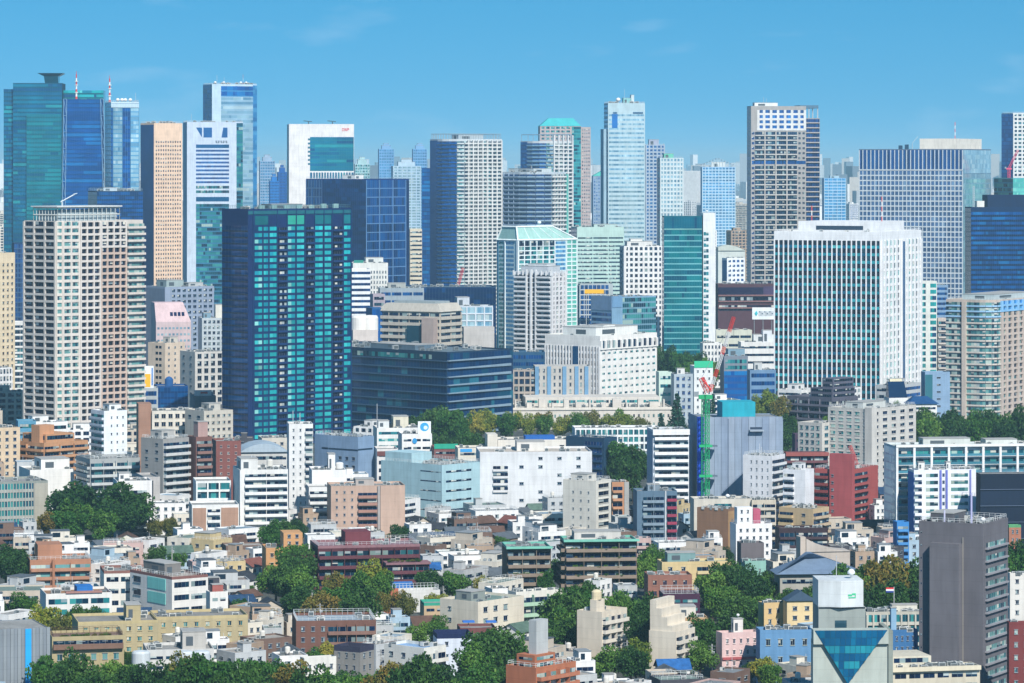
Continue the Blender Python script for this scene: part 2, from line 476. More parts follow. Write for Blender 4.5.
class B:
    def __init__(s, name, cat, label, xl, xc, xr, yt, yb, th=20, col='#c8c8c4', depth_=None, poly=None, group=None, vis=None, par=0.9,
                 roof='#9a9a96', lm=None, parcol=None, reg=True, dY=0):
        s.yb = yb; Y = depth(yb) + dY; s.Y = Y
        s.s = FPX / Y
        s.nwin = 0
        X0 = PX(xc, Y); s.O = (X0, Y)
        D0 = depth_ or 16.0
        if 38 <= th <= 56: th += 7
        th0 = th
        while True:
            a = R(th); s.c, s.sn = math.cos(a), math.sin(a)
            k = xr - 512
            s.W = (k * Y - FPX * X0) / (FPX * s.c - k * s.sn) if xr > xc else D0
            if xl >= xc: s.D = D0; break
            k = xl - 512; q = FPX * s.sn + k * s.c
            s.D = (FPX * X0 - k * Y) / q if q > 1 else 1e6
            if th0 >= 36 or th >= 60 or s.D <= max(depth_ or 22, .75 * s.W if s.s < 1.6 else 0): break
            th += 1.0
        s.h = PZ(yt, Y)
        s.root = tag(obj(name, None, None, (X0, Y, 0), a), label, cat, group)
        pts = poly(s.W, s.D) if poly else [(0, 0), (s.W, 0), (s.W, s.D), (0, s.D)]
        s.pts = pts
        s.F = [Face(s, i, pts[i], pts[(i + 1) % len(pts)]) for i in range(len(pts))]
        s.R = s.F[0]; s.L = s.F[-1]
        mb = MB(); mb.prism(pts, -0.3, s.h - par, wall(col)); s.part('wall', mb.mesh('wall'))
        rm = wall(roof, .9, .22)
        mb = MB(); mb.prism(pts_in(pts, 0.24), s.h - par + .004, s.h - par + .1, rm); s.part('roof', mb.mesh('roof'))
        if par > 0.15:
            mb = MB(); ring(mb, pts, .25, s.h - par + .002, s.h, wall(parcol or col)); s.part('parapet', mb.mesh('parapet'))
        wp = [s.wp(*p) for p in pts]
        s.wpts = wp
        if reg:
            FOOT.append(corners(wp))
            sb = screen_box(wp, s.h); s.sb = sb
            yv = min(vis if vis else yb - 6, HPX)
            reg_screen(sb[0], sb[1], sb[2], sb[3], Y, yv)
            if lm: LAND.append(((sb[0] + sb[1]) / 2, min(yv, sb[3]), Y, lm, (sb[1] - sb[0]) / 2))
    def wp(s, x, y): return (s.O[0] + x * s.c - y * s.sn, s.O[1] + x * s.sn + y * s.c)
    def wd(s, x, y): return (x * s.c - y * s.sn, x * s.sn + y * s.c)
    def z(s, py): return PZ(py, s.Y)
    def part(s, name, me, loc=(0, 0, 0), parent=None): return obj(name, me, parent or s.root, loc)
    def block(s, name, x0, x1, y0, y1, z0, z1, col, m=None):
        mb = MB(); mb.box(x0, x1, y0, y1, z0, z1, m or wall(col)); o = s.part(name, mb.mesh(name))
        return o
    def blockfaces(s, x0, x1, y0, y1):
        q = [(x0, y0), (x1, y0), (x1, y1), (x0, y1)]
        fs = [Face(s, i, q[i], q[(i + 1) % 4]) for i in range(4)]
        return fs[0], fs[3]
    def pent(s, a=0.3, b=0.7, c=0.3, d=0.7, h=3.0, col='#c4c4c0', name='penthouse', louv=True):
        z = s.h - .85
        x0, x1, y0, y1 = a * s.W, b * s.W, c * s.D, d * s.D
        mb = MB(); mb.box(x0, x1, y0, y1, z, s.h + h, wall(col))
        mb.box(x0 - .15, x1 + .15, y0 - .15, y1 + .15, s.h + h + .003, s.h + h + .25, wall('#a8a8a4'))
        o = s.part(name, mb.mesh(name))
        if louv and h > 1.8:
            g = plain('#4c565e', .6)
            mb = MB(); mb.box(x0 + (x1 - x0) * .15, x0 + (x1 - x0) * .45, y0 - .06, y0 + .1, s.h + .3, s.h + h * .7, g)
            obj('louvre', mb.mesh('louvre'), o)
            mb = MB(); mb.box(x0 - .06, x0 + .1, y0 + (y1 - y0) * .3, y0 + (y1 - y0) * .6, s.h + .3, s.h + h * .7, g)
            obj('louvre', mb.mesh('louvre'), o)
        return s
    def units(s, n=6, a=0.08, b=0.92, c=0.08, d=0.92, sz=1.0):
        ms = unit_meshes()
        for _ in range(int(n * 1.7) + 1):
            x, y = rnd.uniform(a, b) * s.W, rnd.uniform(c, d) * s.D
            o = s.part('rooftop_unit', rnd.choice(ms), (x, y, s.top + .004))
            o.scale = (sz * rnd.uniform(.8, 1.3), sz * rnd.uniform(.8, 1.3), sz * rnd.uniform(.8, 1.25))
        return s
    def green(s, f, u0, u1, z, n, d=1.0, hh=1.3):
        for k in range(n):
            u = u0 + (u1 - u0) * (k + rnd.random()) / n
            o = s.part('planter_shrub', bush_mesh(), f.P(u, d, z)); q = rnd.uniform(1.2, 2.2); o.scale = (q, q * .7, hh * rnd.uniform(.7, 1.3))
        return s
    par_ = 0.9
    @property
    def top(s): return s.h - .8
    def tank(s, fx=.5, fy=.5, r=1.3, h=2.4, col='#d8d4c8', leg=1.2):
        x, y, z = fx * s.W, fy * s.D, s.h - .8
        mb = MB(); mb.lathe(x, y, [(r * .2, z + leg), (r, z + leg + .1), (r, z + leg + h), (r * .75, z + leg + h + .35), (.05, z + leg + h + .5)], wall(col))
        o = s.part('water_tank', mb.mesh('water_tank'))
        mb = MB(); g = plain('#6a6e70')
        for q in (-1, 1):
            for w in (-1, 1): mb.bar((x + q * r * .6, y + w * r * .6, z), (x + q * r * .6, y + w * r * .6, z + leg + .15), .09, g)
        obj('stand', mb.mesh('stand'), o)
        return s
    def mast(s, fx=.5, fy=.5, h=8, r=.12, cols=('#c8ccd0',), base=0.0, name='antenna'):
        x, y, z = fx * s.W, fy * s.D, s.h + base - (.8 if not base else .01)
        mb = MB(); n = len(cols)
        for k, c in enumerate(cols):
            mb.bar((x, y, z + h * k / n), (x, y, z + h * (k + 1) / n), r, plain(c), 6)
        s.part(name, mb.mesh(name)); return s
    def dish(s, fx=.5, fy=.5, r=1.2, base=0.0):
        x, y, z = fx * s.W, fy * s.D, s.h + base - (.8 if not base else .01)
        mb = MB(); w = plain('#e4e6e6', .5)
        mb.lathe(x, y, [(r * .18, z), (r * .18, z + r), (r * .5, z + r * 1.1), (r, z + r * 1.6), (r * .9, z + r * 2.1), (r * .45, z + r * 2.5), (.02, z + r * 2.6)], w, 10)
        s.part('radome', mb.mesh('radome', True)); return s
    def rail(s, h=1.1, col='#d8dcdc', step=1.6):
        mb = MB(); g = plain(col)
        P_ = pts_in(s.pts, .4); n = len(P_)
        for i in range(n):
            p, q = P_[i], P_[(i + 1) % n]; L_ = math.hypot(q[0] - p[0], q[1] - p[1]); k = max(1, int(L_ / step))
            for w in (.5, 1.0): mb.bar((p[0], p[1], s.h + h * w), (q[0], q[1], s.h + h * w), .045, g)
            for j in range(k): 
                t = j / k; x, y = p[0] + (q[0] - p[0]) * t, p[1] + (q[1] - p[1]) * t
                mb.bar((x, y, s.h - .7), (x, y, s.h + h), .045, g)
        s.part('railing', mb.mesh('railing')); return s

def pts_in(pts, d):
    cx_ = sum(p[0] for p in pts) / len(pts); cy_ = sum(p[1] for p in pts) / len(pts)
    out = []
    n = len(pts)
    for i in range(n):
        p0, p1, p2 = Vector(pts[i - 1]), Vector(pts[i]), Vector(pts[(i + 1) % n])
        e1, e2 = (p1 - p0).normalized(), (p2 - p1).normalized()
        n1, n2 = Vector((-e1.y, e1.x)), Vector((-e2.y, e2.x))
        k = 1 + n1.dot(n2)
        v = p1 + (n1 + n2) * (d / k if k > .2 else d)
        out.append((v.x, v.y))
    return out
def ring(mb, pts, d, z0, z1, m):
    q = pts_in(pts, d); n = len(pts); o = len(mb.v); k = mb.mi(m)
    for z in (z0, z1): mb.v += [(x, y, z) for x, y in pts] + [(x, y, z) for x, y in q]
    for i in range(n):
        j = (i + 1) % n
        for f in ((i, j, 2 * n + j, 2 * n + i), (n + j, n + i, 3 * n + i, 3 * n + j), (2 * n + i, 2 * n + j, 3 * n + j, 3 * n + i), (j, i, n + i, n + j)):
            mb.f.append(tuple(o + x for x in f)); mb.i.append(k)
def reg_screen(x0, x1, y0, y1, Y, yv):
    r, c = rect(x0, x1, y0, y1); ZB[r, c] = np.minimum(ZB[r, c], Y)
    r, c = rect(x0, x1, y0, yv); PROT[r, c] |= True

UM = []
def unit_meshes():
    if not UM:
        for hx in ('#c9ccca', '#aeb3b4', '#8d9598', '#d9d6cc'):
            mb = MB(); w = wall(hx, .6); g = plain('#50585c', .6)
            mb.box(-.9, .9, -.5, .5, .15, 1.3, w); mb.box(-.75, .75, -.53, -.4, .3, 1.15, g); mb.box(-.8, -.6, -.45, .45, 0, .147, g); mb.box(.6, .8, -.45, .45, 0, .147, g)
            mb.lathe(0, 0, [(.4, 1.303), (.4, 1.42), (.3, 1.43)], g, 8)
            UM.append(mb.mesh('rooftop_unit'))
    return UM

def cham(a=.3, b=.3):                       # near corner cut off
    return lambda W, D: [(W * a, 0), (W, 0), (W, D), (0, D), (0, D * b)]
def rounded(n=5, f=.9):                     # near corner rounded
    def g(W, D):
        r = min(W, D) * f
        arc = [(r - r * math.cos(math.pi / 2 * k / n), r - r * math.sin(math.pi / 2 * k / n)) for k in range(n + 1)]
        return [arc[-1]] + [(W, 0), (W, D), (0, D)] + arc[:-1]
    return g
def octo(f=.25):
    return lambda W, D: [(W * f, 0), (W * (1 - f), 0), (W, D * f), (W, D * (1 - f)), (W * (1 - f), D), (W * f, D), (0, D * (1 - f)), (0, D * f)]
# ------------------------------------------------------------------ trees
def leaf_mat(hexes, name='foliage'):
    m = bpy.data.materials.new(name); m.use_nodes = True
    t = m.node_tree; b = t.nodes['Principled BSDF']
    b.inputs['Roughness'].default_value = 0.6; b.inputs['Specular IOR Level'].default_value = 0.2
    g = t.nodes.new('ShaderNodeNewGeometry'); oi = t.nodes.new('ShaderNodeObjectInfo')
    cr_ = t.nodes.new('ShaderNodeValToRGB')
    e = cr_.color_ramp.elements
    e[0].color, e[1].color = lin(hexes[0]), lin(hexes[2])
    q = e.new(.5); q.color = lin(hexes[1])
    n = t.nodes.new('ShaderNodeTexNoise'); n.inputs['Scale'].default_value = .22; n.inputs['Detail'].default_value = 3
    t.links.new(g.outputs['Position'], n.inputs['Vector'])
    a1 = t.nodes.new('ShaderNodeMath'); a1.operation = 'MULTIPLY_ADD'; a1.inputs[1].default_value = .35
    t.links.new(g.outputs['Random Per Island'], a1.inputs[0])
    a2 = t.nodes.new('ShaderNodeMath'); a2.operation = 'MULTIPLY_ADD'; a2.inputs[1].default_value = .45; a2.inputs[2].default_value = -.25
    t.links.new(oi.outputs['Random'], a2.inputs[0])
    a3 = t.nodes.new('ShaderNodeMath'); a3.operation = 'MULTIPLY_ADD'; a3.inputs[1].default_value = .9
    t.links.new(n.outputs['Fac'], a3.inputs[0]); t.links.new(a2.outputs[0], a3.inputs[2]); t.links.new(a3.outputs[0], a1.inputs[2])
    t.links.new(a1.outputs[0], cr_.inputs['Fac']); t.links.new(cr_.outputs[0], b.inputs['Base Color'])
    b.inputs['Transmission Weight'].default_value = 0
    return m
LEAF = {
    'dark': leaf_mat(('#132c16', '#25481c', '#466828')),
    'green': leaf_mat(('#193e18', '#346020', '#668634')),
    'yellow': leaf_mat(('#3e5820', '#6c7e2a', '#a09438')),
    'rust': leaf_mat(('#38421e', '#5e6428', '#80682e')),
    'cedar': leaf_mat(('#12302a', '#1e4636', '#2e5a3c')),
}
def crown_mesh(seed, kind, shape):
    q = random.Random(seed); v, f = [], []
    def leaf(p, s):
        n = Vector((q.gauss(0, 1), q.gauss(0, 1), q.gauss(0.5, 1))).normalized(); a = n.orthogonal().normalized(); c = n.cross(a)
        an = q.uniform(0, 6.28); a, c = a * math.cos(an) + c * math.sin(an), c * math.cos(an) - a * math.sin(an)
        o = len(v)
        for x, y in ((-1, -.45), (.1, -.8), (1, .1), (.2, .8)): v.append(tuple(p + a * x * s + c * y * s + n * q.uniform(-.15, .15) * s))
        f.append((o, o + 1, o + 2, o + 3))
    if shape == 'round':
        cl = []
        for _ in range(30):
            d = Vector((q.gauss(0, 1), q.gauss(0, 1), q.gauss(0, .9))).normalized() * q.uniform(.35, .92)
            c = Vector((d.x * .46, d.y * .46, .62 + d.z * .34)); cl.append((c, q.uniform(.09, .2)))
        cl.append((Vector((0, 0, .6)), .3))
        for c, r in cl:
            for _ in range(int(170 * (r / .15) ** 1.7)):
                d = Vector((q.gauss(0, 1), q.gauss(0, 1), q.gauss(0, 1))).normalized()
                leaf(c + Vector((d.x, d.y, d.z * .85)) * r * q.uniform(.65, 1.08), q.uniform(.016, .034))
    elif shape == 'cone':
        for k in range(15):
            z = .16 + .84 * k / 15; r = .30 * (1 - z) + .02
            for j in range(max(5, int(22 * (1 - z)) + 4)):
                an = q.uniform(0, 6.28); rr = r * q.uniform(.75, 1.2)
                for t in range(9):
                    w = (t + 1) / 9 * rr; leaf(Vector((math.cos(an) * w, math.sin(an) * w, z - w * .25 + q.uniform(-.02, .02))), q.uniform(.018, .032))
    else:                                   # low bush
        for _ in range(9):
            c = Vector((q.uniform(-.38, .38), q.uniform(-.38, .38), q.uniform(.35, .62))); r = q.uniform(.18, .3)
            for _ in range(110):
                d = Vector((q.gauss(0, 1), q.gauss(0, 1), q.gauss(0, 1))).normalized(); leaf(c + d * r * q.uniform(.7, 1.05), q.uniform(.035, .07))
    return mesh('crown', v, f, [LEAF[kind]])
BM_ = []
def bush_mesh():
    if not BM_:
        for k in range(3): BM_.append(crown_mesh(50 + k, ('green', 'dark', 'rust')[k], 'bush'))
    return rnd.choice(BM_)

# ------------------------------------------------------------------ ground, far city, haze
def setting():
    mb = MB(); S = 60000
    m = wall('#5a5f5c', .95, .4)
    mb.poly([(-S, 300, 0), (S, 300, 0), (S, S, 0), (-S, S, 0)], m)
    mb.poly([(-S, -4000, 0), (S, -4000, 0), (S, 300, 0), (-S, 300, 0)], m)
    tag(obj('ground', mb.mesh('ground')), kind='structure')
    mb = MB(); mb.box(-S - 500, S + 500, -4500, S + 500, -1.0, 262, plain('#ffffff'))
    me = mb.mesh('haze'); me.materials.clear()
    hm = bpy.data.materials.new('haze_air'); hm.use_nodes = True
    t = hm.node_tree; t.nodes.clear()
    o = t.nodes.new('ShaderNodeOutputMaterial'); v = t.nodes.new('ShaderNodeVolumePrincipled')
    v.inputs['Color'].default_value = (0.48, 0.83, 1.0, 1)
    v.inputs['Density'].default_value = 0.000052
    v.inputs['Anisotropy'].default_value = -0.05
    t.links.new(v.outputs[0], o.inputs['Volume'])
    me.materials.append(hm)
    tag(obj('haze', me), kind='stuff')
setting()

# ------------------------------------------------------------------ the far skyline, left to right
def tower_mast(b, fx, fy, h, r=.9):
    x, y, z = fx * b.W, fy * b.D, b.h - .8
    mb = MB(); n = 7
    for k in range(n):
        rr = r * (1 - .45 * k / n)
        mb.bar((x, y, z + h * k / n), (x, y, z + h * (k + 1) / n), rr, plain(('#d83a34', '#e8e6e0')[k % 2]), 8)
    for k in (2, 4, 5): mb.lathe(x, y, [(r * 1.7, z + h * k / n), (r * 1.7, z + h * k / n + .8)], plain('#dcdcd8'), 10)
    mb.bar((x, y, z + h), (x, y, z + h * 1.12), .2, plain('#d83a34'))
    b.part('antenna_mast', mb.mesh('antenna_mast'))

# teal tower with the flared prism
b = B('office_tower', 'office tower', 'teal glass tower with a flared prism on its roof beside the blue glass tower', 13, 13, 62, 83, 322, 3, '#0c4c66', 46, vis=235, lm='the teal tower with the flared roof prism', roof='#2a5a6a')
b.R.curtain(4.2, 'teal', 2.2, .35, '#0a5872', mul=.1, mcol='#0d5068', coh=.9)
b.block('glass_wing', -b.W * .2, -.2, 5, 38, -.3, b.z(89), '', glass('#0b5a7c'))
f, g = b.blockfaces(-b.W * .2, -.2, 5, 38); f.curtain(4.2, 'teal', 2.2, .35, '#0a5068', z1=b.z(89), mul=0.1)
b.block('glass_wing', b.W + .2, b.W * 1.83, 14, 44, -.3, b.z(90), '', glass('#0b5a6a'))
f, g = b.blockfaces(b.W + .2, b.W * 1.83, 14, 44); f.curtain(4.2, 'jade', 2.2, .4, '#0a5a68', z1=b.z(90), mul=.1)
f, g = b.blockfaces(b.W * .28, b.W * .985, -3, 0); b.block('glass_or_lit_bay', b.W * .28, b.W * .985, -3, -.05, -.3, b.z(114), '', glass('#0e6f78'))  # brighter projecting block added to stand for the lit part of the front
f.curtain(4.2, 'tealb', 2.4, .36, '#0c6470', z1=b.z(114), mul=.1, coh=.85)
mb = MB(); q0, q1 = b.W * .60, b.W * .98; z0, z1, z2 = b.h - .5, b.z(76), b.z(73); gm = glass('#0c5a74')
mb.hexa([(q0 + 2, 6, z0), (q1 - 3, 6, z0), (q1 - 3, 24, z0), (q0 + 2, 24, z0), (q0 + 1, 4, z1), (q1 - 3, 4, z1), (q1 - 3, 26, z1), (q0 + 1, 26, z1)], gm)
mb.hexa([(q0 + 1, 4, z1 + .01), (q1 - 3, 4, z1 + .01), (q1 - 3, 26, z1 + .01), (q0 + 1, 26, z1 + .01), (q0 - 5, 1, z2), (q1 + 2, 1, z2), (q1 + 2, 30, z2), (q0 - 5, 30, z2)], gm)
b.part('roof_prism', mb.mesh('roof_prism'))

b = B('office_tower', 'office tower', 'blue glass tower with an inclined lattice edge and a striped mast', 63, 63, 102, 99, 330, 4, '#0a3f7c', 40, vis=188, lm='the blue glass tower with the lattice edge')
b.R.curtain(4.2, 'blue', 2.0, .3, '#0a4a88', mul=.1, mcol='#0c4a80', coh=.93)
tower_mast(b, .32, .4, 26 / b.s)
mb = MB()
for xa, xb in ((.02, -.06), (.96, 1.14)):
    n = 14
    for k in range(n):
        za, zb = b.h * (1 - k / n), b.h * (1 - (k + 1) / n); xx = lambda z: b.W * (xa + (xb - xa) * (1 - z / b.h))
        mb.bar((xx(za), -1.2, za), (xx(zb), -1.2, zb), .32, plain('#7fa4c4')); mb.bar((xx(za) + 2.6, -1.2, za), (xx(zb) + 2.6, -1.2, zb), .32, plain('#7fa4c4'))
        mb.bar((xx(za), -1.2, za), (xx(zb) + 2.6, -1.2, zb), .2, plain('#7fa4c4')); mb.bar((xx(za) + 2.6, -1.2, za), (xx(za), -1.2, za), .2, plain('#7fa4c4'))
b.part('edge_lattice', mb.mesh('edge_lattice'))

b = B('office_tower', 'office tower', 'pale glass tower in vertical stripes crowned by white radomes and a striped mast', 105, 111, 139, 102, 341, 12, '#1a5a8a', 40, vis=188, lm='the striped glass tower with white radomes', parcol='#c8dce4')
for a, c, p in ((0, .06, 'blue'), (.08, .40, 'ice'), (.42, .68, 'deep'), (.70, .99, 'ice')):  # pale columns stand for lit glass, the others for unlit, by colour
    b.R.curtain(4.4, p, 2.0, .28, '#5a9ac0' if p == 'ice' else '#0a3f70', u0=b.W * a + .05, u1=b.W * c, z1=b.h - 5, mul=.12, mcol='#6a94ac')
b.L.curtain(4.4, 'blue', 2.2, .3, '#0a3f78')
b.R.panel('crown_band', .02, b.W - .02, b.h - 4.6, b.h - 1.2, wall('#b8d0dc'), 0, .5)
tower_mast(b, .06, .5, 25 / b.s)
for fx in (.35, .5, .62, .8): b.dish(fx, .5, 1.7)
b.mast(.97, .4, 9); b.rail(1.6)

b = B('office_building', 'office building', 'low dark glass block below the pale striped tower, gantry on its roof', 88, 97, 143, 191, 345, 14, '#0c3358', 40, vis=232, roof='#8aa0ac')
b.R.curtain(4.2, 'deep', 1.8, .3, '#0a2f58'); b.L.curtain(4.2, 'navy', 2, .3, '#08264a')
b.rail(2.2, '#9db4c0'); b.units(8, sz=1.8); b.pent(.2, .5, .3, .7, 2.5, '#b4c4cc')

b = B('office_tower', 'office tower', 'peach stone tower of small square windows, tall blank top', 140.5, 154, 182.5, 123, 336, 27, '#f0c8a2', vis=276, lm='the peach stone tower')
b.R.punch(4.15, 11, 'dk', .52, .52, z1=b.z(140), m=1.2, sill=False, split=False, frame='#d9b394')
b.L.panel('glass_or_shade_panel', .5, b.L.W - .5, .5, b.h - 1.5, glass('#0a3a78'), 0, .12)  # dark blue sheet stands for the shade on the stone's left side
b.units(8, sz=1.6); b.rail(1.4)

b = B('office_tower', 'office tower', 'pale grey framed tower with large trapezoid openings near its top', 183, 187, 243, 122, 318, 8, '#c4d2e2', 40, vis=276, lm='the framed tower with trapezoid openings')
u = b.R.u
u0, u1 = u(196), u(229)
b.R.ribbon(4.05, 'blue', .5, .2, u0=u0, u1=u1, z0=b.z(184), z1=b.z(148.5), pane=1.2, frame='#98808c')
b.R.panel('dark_band', u0, u1, b.z(148), b.z(144.5), glass('#1a5a8c'), 0, .06)
b.R.panel('dark_band', u0, u1, b.z(201.5), b.z(197), glass('#165a88'), 0, .06)
b.R.curtain(4.05, 'aqua', 1.8, .3, '#3a7aa0', u0=u0, u1=u1, z0=2, z1=b.z(204))
b.R.ribbon(4.05, 'aqua', .6, .2, u0=u0, u1=u1, z0=b.z(194), z1=b.z(185), frame='#8aa0b0')
gm = glass('#2a6cae'); zt, zb = b.z(127.5), b.z(137.5)
for pts in (((196, zt), (202, zb), (202, zt)), ((203.5, zb), (212, zb), (212, zt), (203.5, zt)), ((221.5, zb), (227.5, zb), (227.5, zt), (223.2, zt))):
    mb = MB(); mb.poly([b.R.P(u(px), .05, z) for px, z in pts], gm); b.part('trapezoid_window', mb.mesh('trapezoid_window'))
mb = MB(); dm = plain('#28405c')
for k in range(5):
    a = u(215.3 + 2.5 * k); w = 1.9 / b.s; z = b.z(143); hh = 2.3 / b.s
    for q in ((0, w, hh * .8, hh), (w * .4, w * .6, 0, hh), (0, w, hh * .35, hh * .5), (0, w * .25, 0, hh * .4) if k % 2 else (w * .75, w, 0, hh * .5)): b.R.hexa(mb, a + q[0], a + q[1], .02, .2, z + q[2], z + q[3], dm)
b.part('sign_lettering', mb.mesh('sign_lettering'))
b.R.curtain(4.05, 'aqua', 1.8, .3, '#2f7a98', u0=u(236.5), u1=b.W - .1)
b.rail(1.5); b.units(6, sz=1.5); b.mast(.1, .3, 9); b.mast(.9, .3, 4)

b = B('office_tower', 'office tower', 'tall pale blue glass tower with a curved white edge and rooftop radomes', 203, 212, 257, 84, 312, 26, '#bcd4e4', vis=210, lm='the tall pale glass tower with rooftop radomes')
b.R.curtain(4.6, 'ice', 2.2, .4, '#9cc0d4', u0=b.W * .2, z1=b.z(97), mul=.1, mcol='#9cb8c8', coh=.75)
b.R.curtain(4.6, 'blue', 2.2, .2, '#4a90c0', u0=b.W * .2, z0=b.z(96.6), z1=b.z(86), mul=.1)
b.L.curtain(4.6, 'deep', 2.2, .25, '#0a4a88', mul=.1)
b.R.curtain(4.6, 'sky', 2, .2, '#3a86c0', u0=b.W * .91, u1=b.W - .05, d=.16)
for fx in (.15, .34, .72, .84): b.dish(fx, .4, 1.5)
b.mast(.17, .3, 10); b.mast(.33, .3, 8); b.mast(.75, .3, 11, cols=('#d84038', '#eeeae4', '#d84038')); b.units(10, sz=1.7); b.rail(1.3)

# white office block with the great teal window
b = B('office_tower', 'office tower', 'white office slab framing one huge teal window, small red lettering in its corner', 287, 289, 354, 124, 330, 5, '#e4e2e0', 34, vis=206, lm='the white slab with the huge teal window')
u = b.R.u; u0, u1 = u(310), b.W - .25
b.R.curtain(3.6, 'teal', 2.2, .3, '#15788c', u0=u0, u1=u1, z0=b.z(171), z1=b.z(137), mul=.08, mcol='#13687e', coh=.9)
b.R.grid(7, 16, 'teal', '#dedede', .08, .35, .5, .3, u0=u0, u1=u1 + 0.0, z0=b.z(179), z1=b.z(172.5), edge=False)
mb = MB(); rm = plain('#d6304e')
z = b.z(131); hh = 2.9 / b.s; w = 1.9 / b.s
for k, sh in enumerate(('D', 'N', 'P')):
    a = u(342.2) + k * 2.5 / b.s; t = .42 / b.s
    b.R.hexa(mb, a, a + t, .02, .25, z, z + hh, rm)
    if sh == 'D':
        b.R.hexa(mb, a + w - t, a + w, .02, .25, z + t, z + hh - t, rm)
        for zz in (z, z + hh - t): b.R.hexa(mb, a + t, a + w - t, .02, .25, zz, zz + t, rm)
    if sh == 'N':
        b.R.hexa(mb, a + w - t, a + w, .02, .25, z, z + hh, rm)
        mb.hexa([b.R.P(*q) for q in ((a + w - t * 1.3, .25, z), (a + w - .02, .25, z), (a + w - .02, .02, z), (a + w - t * 1.3, .02, z), (a + .02, .25, z + hh), (a + t * 1.3, .25, z + hh), (a + t * 1.3, .02, z + hh), (a + .02, .02, z + hh))], rm)
    if sh == 'P':
        b.R.hexa(mb, a + w - t, a + w, .02, .25, z + hh * .5, z + hh - t, rm)
        for zz in (z + hh * .42, z + hh - t): b.R.hexa(mb, a + t, a + w - .01, .02, .25, zz, zz + t, rm)
b.part('sign_lettering', mb.mesh('sign_lettering'))
mb = MB(); g = plain('#4c6878')
for px in (309, 333):
    x = u(px); mb.bar((x, 8, b.h - .5), (x, 8, b.h + 2.6), .5, g); mb.bar((x - 4.5, 8, b.h + 3), (x + 3, 8, b.h + 2.2), .4, g)
b.part('gondola_crane', mb.mesh('gondola_crane'))
for k in range(7): b.R.panel('vent_slot', u(308) - .1, u(310.4), b.z(140.3 + k * 4.1), b.z(138.4 + k * 4.1), plain('#2c6a80'), 0, .12)

b = B('office_tower', 'office tower', 'deep blue glass tower with a gridded right side in front of the white slab', 306, 366, 409, 179, 348, 44, '#0b2f6e', vis=272, lm='the deep blue tower with the gridded side', roof='#7f94a4')
b.L.curtain(4.3, 'navy', 2.0, .2, '#082a66', u0=b.L.W * .28, mcol='#0a3070')
b.L.grid(8.6, 6, 'deep', '#48688c', .12, .12, .3, .2, u0=0, u1=b.L.W * .27)
b.R.grid(8.6, 3, 'deep', '#5c84b0', .10, .05, .3, .25, u1=b.W * .93, pane=2.6)
b.R.panel('corner_panel', b.W * .935, b.W - .03, 0, b.h - 1.2, glass('#0a2a60'), 0, .15)
b.rail(1.6, '#8ba4b8'); b.pent(.3, .5, .4, .6, 3.0, '#e4e4de')

b = B('apartment_tower', 'apartment tower', 'round cornered grey apartment tower with a rooftop screen of posts', 430, 447, 502, 139, 336, 30, '#c4ccd0', poly=rounded(4, .55), vis=286, lm='the round cornered grey apartment tower')
b.R.balc(3.85, 7, 'res', '#cdd0cc', 1.4, 1.1); b.F[3].ribbon(3.85, 'deep', .6, .2)
for f in b.F[4:]: f.balc(3.85, 1, 'resl' if f.i > 6 else 'deep', '#c8d0d2' if f.i > 6 else '#1c5088', 1.2, 1.0, m=0, ends=False, rail=None if f.i > 6 else pal('blue')[0][0])  # blue of the shaded glass balconies put into the left facets' colours
b.F[3].panel('glass_or_shade_panel', .02, b.F[3].W - .02, 1, b.h - 1.2, glass('#0b4080'), 0, .09)  # dark sheet over the left face in place of its shade
for k in range(8):
    b.R.panel('pier', b.W * .06 + (b.R.W - 2) * k / 7.6, b.W * .06 + (b.R.W - 2) * k / 7.6 + 1.1, 0, b.h - 1, wall('#d8d8d4'), 0, 1.7)
mb = MB(); g = plain('#9aa8b0'); P_ = pts_in(b.pts, .8)
for i in range(len(P_)):
    p, q = P_[i], P_[(i + 1) % len(P_)]; L_ = math.hypot(q[0] - p[0], q[1] - p[1]); n = max(1, int(L_ / 2.4))
    for k in range(n):
        x, y = p[0] + (q[0] - p[0]) * k / n, p[1] + (q[1] - p[1]) * k / n
        mb.bar((x, y, b.h - .7), (x, y, b.z(133.5)), .22, g)
    mb.bar((p[0], p[1], b.z(133.8)), (q[0], q[1], b.z(133.8)), .22, g)
b.part('roof_screen', mb.mesh('roof_screen')); b.pent(.3, .75, .3, .7, 3.6, '#aab8c0')

b = B('office_building', 'office building', 'narrow navy glass block against the left of the round cornered tower', 422, 422, 431, 168, 322, 2, '#0b3a74', 26, vis=284, reg=False)
b.R.curtain(3.9, 'blue', 2, .25, '#0a3a74')

b = B('apartment_tower', 'apartment tower', 'pinkish stone tower under a teal hipped roof', 540, 540, 581, 126, 300, 3, '#b8a6a4', 34, vis=175, lm='the pinkish tower with the teal hipped roof', par=.2)
b.R.grid(3.6, 8, 'aqua', '#c0aeaa', .45, .3, .4, .3)
b.R.curtain(3.6, 'aqua', 2, .3, '#3aa0a8', u0=b.W * .78, u1=b.W - .1, d=.7)
mb = MB(); W, D, h0, h1 = b.W, b.D, b.h - .1, b.z(118)
mb.hexa([(-.3, -.3, h0), (W + .3, -.3, h0), (W + .3, D, h0), (-.3, D, h0), (W * .22, D * .25, h1), (W * .82, D * .25, h1), (W * .82, D * .75, h1), (W * .22, D * .75, h1)], wall('#46b4b8', .5))
b.part('hipped_roof', mb.mesh('hipped_roof'))
b.block('stone_wing', W + .1, W * 1.24, 3, 28, -.3, b.z(127), '#bca8a4'); f, g = b.blockfaces(W + .1, W * 1.24, 3, 28); f.punch(3.6, 4, 'dk', .5, .5, z1=b.z(128), sill=False, split=False)

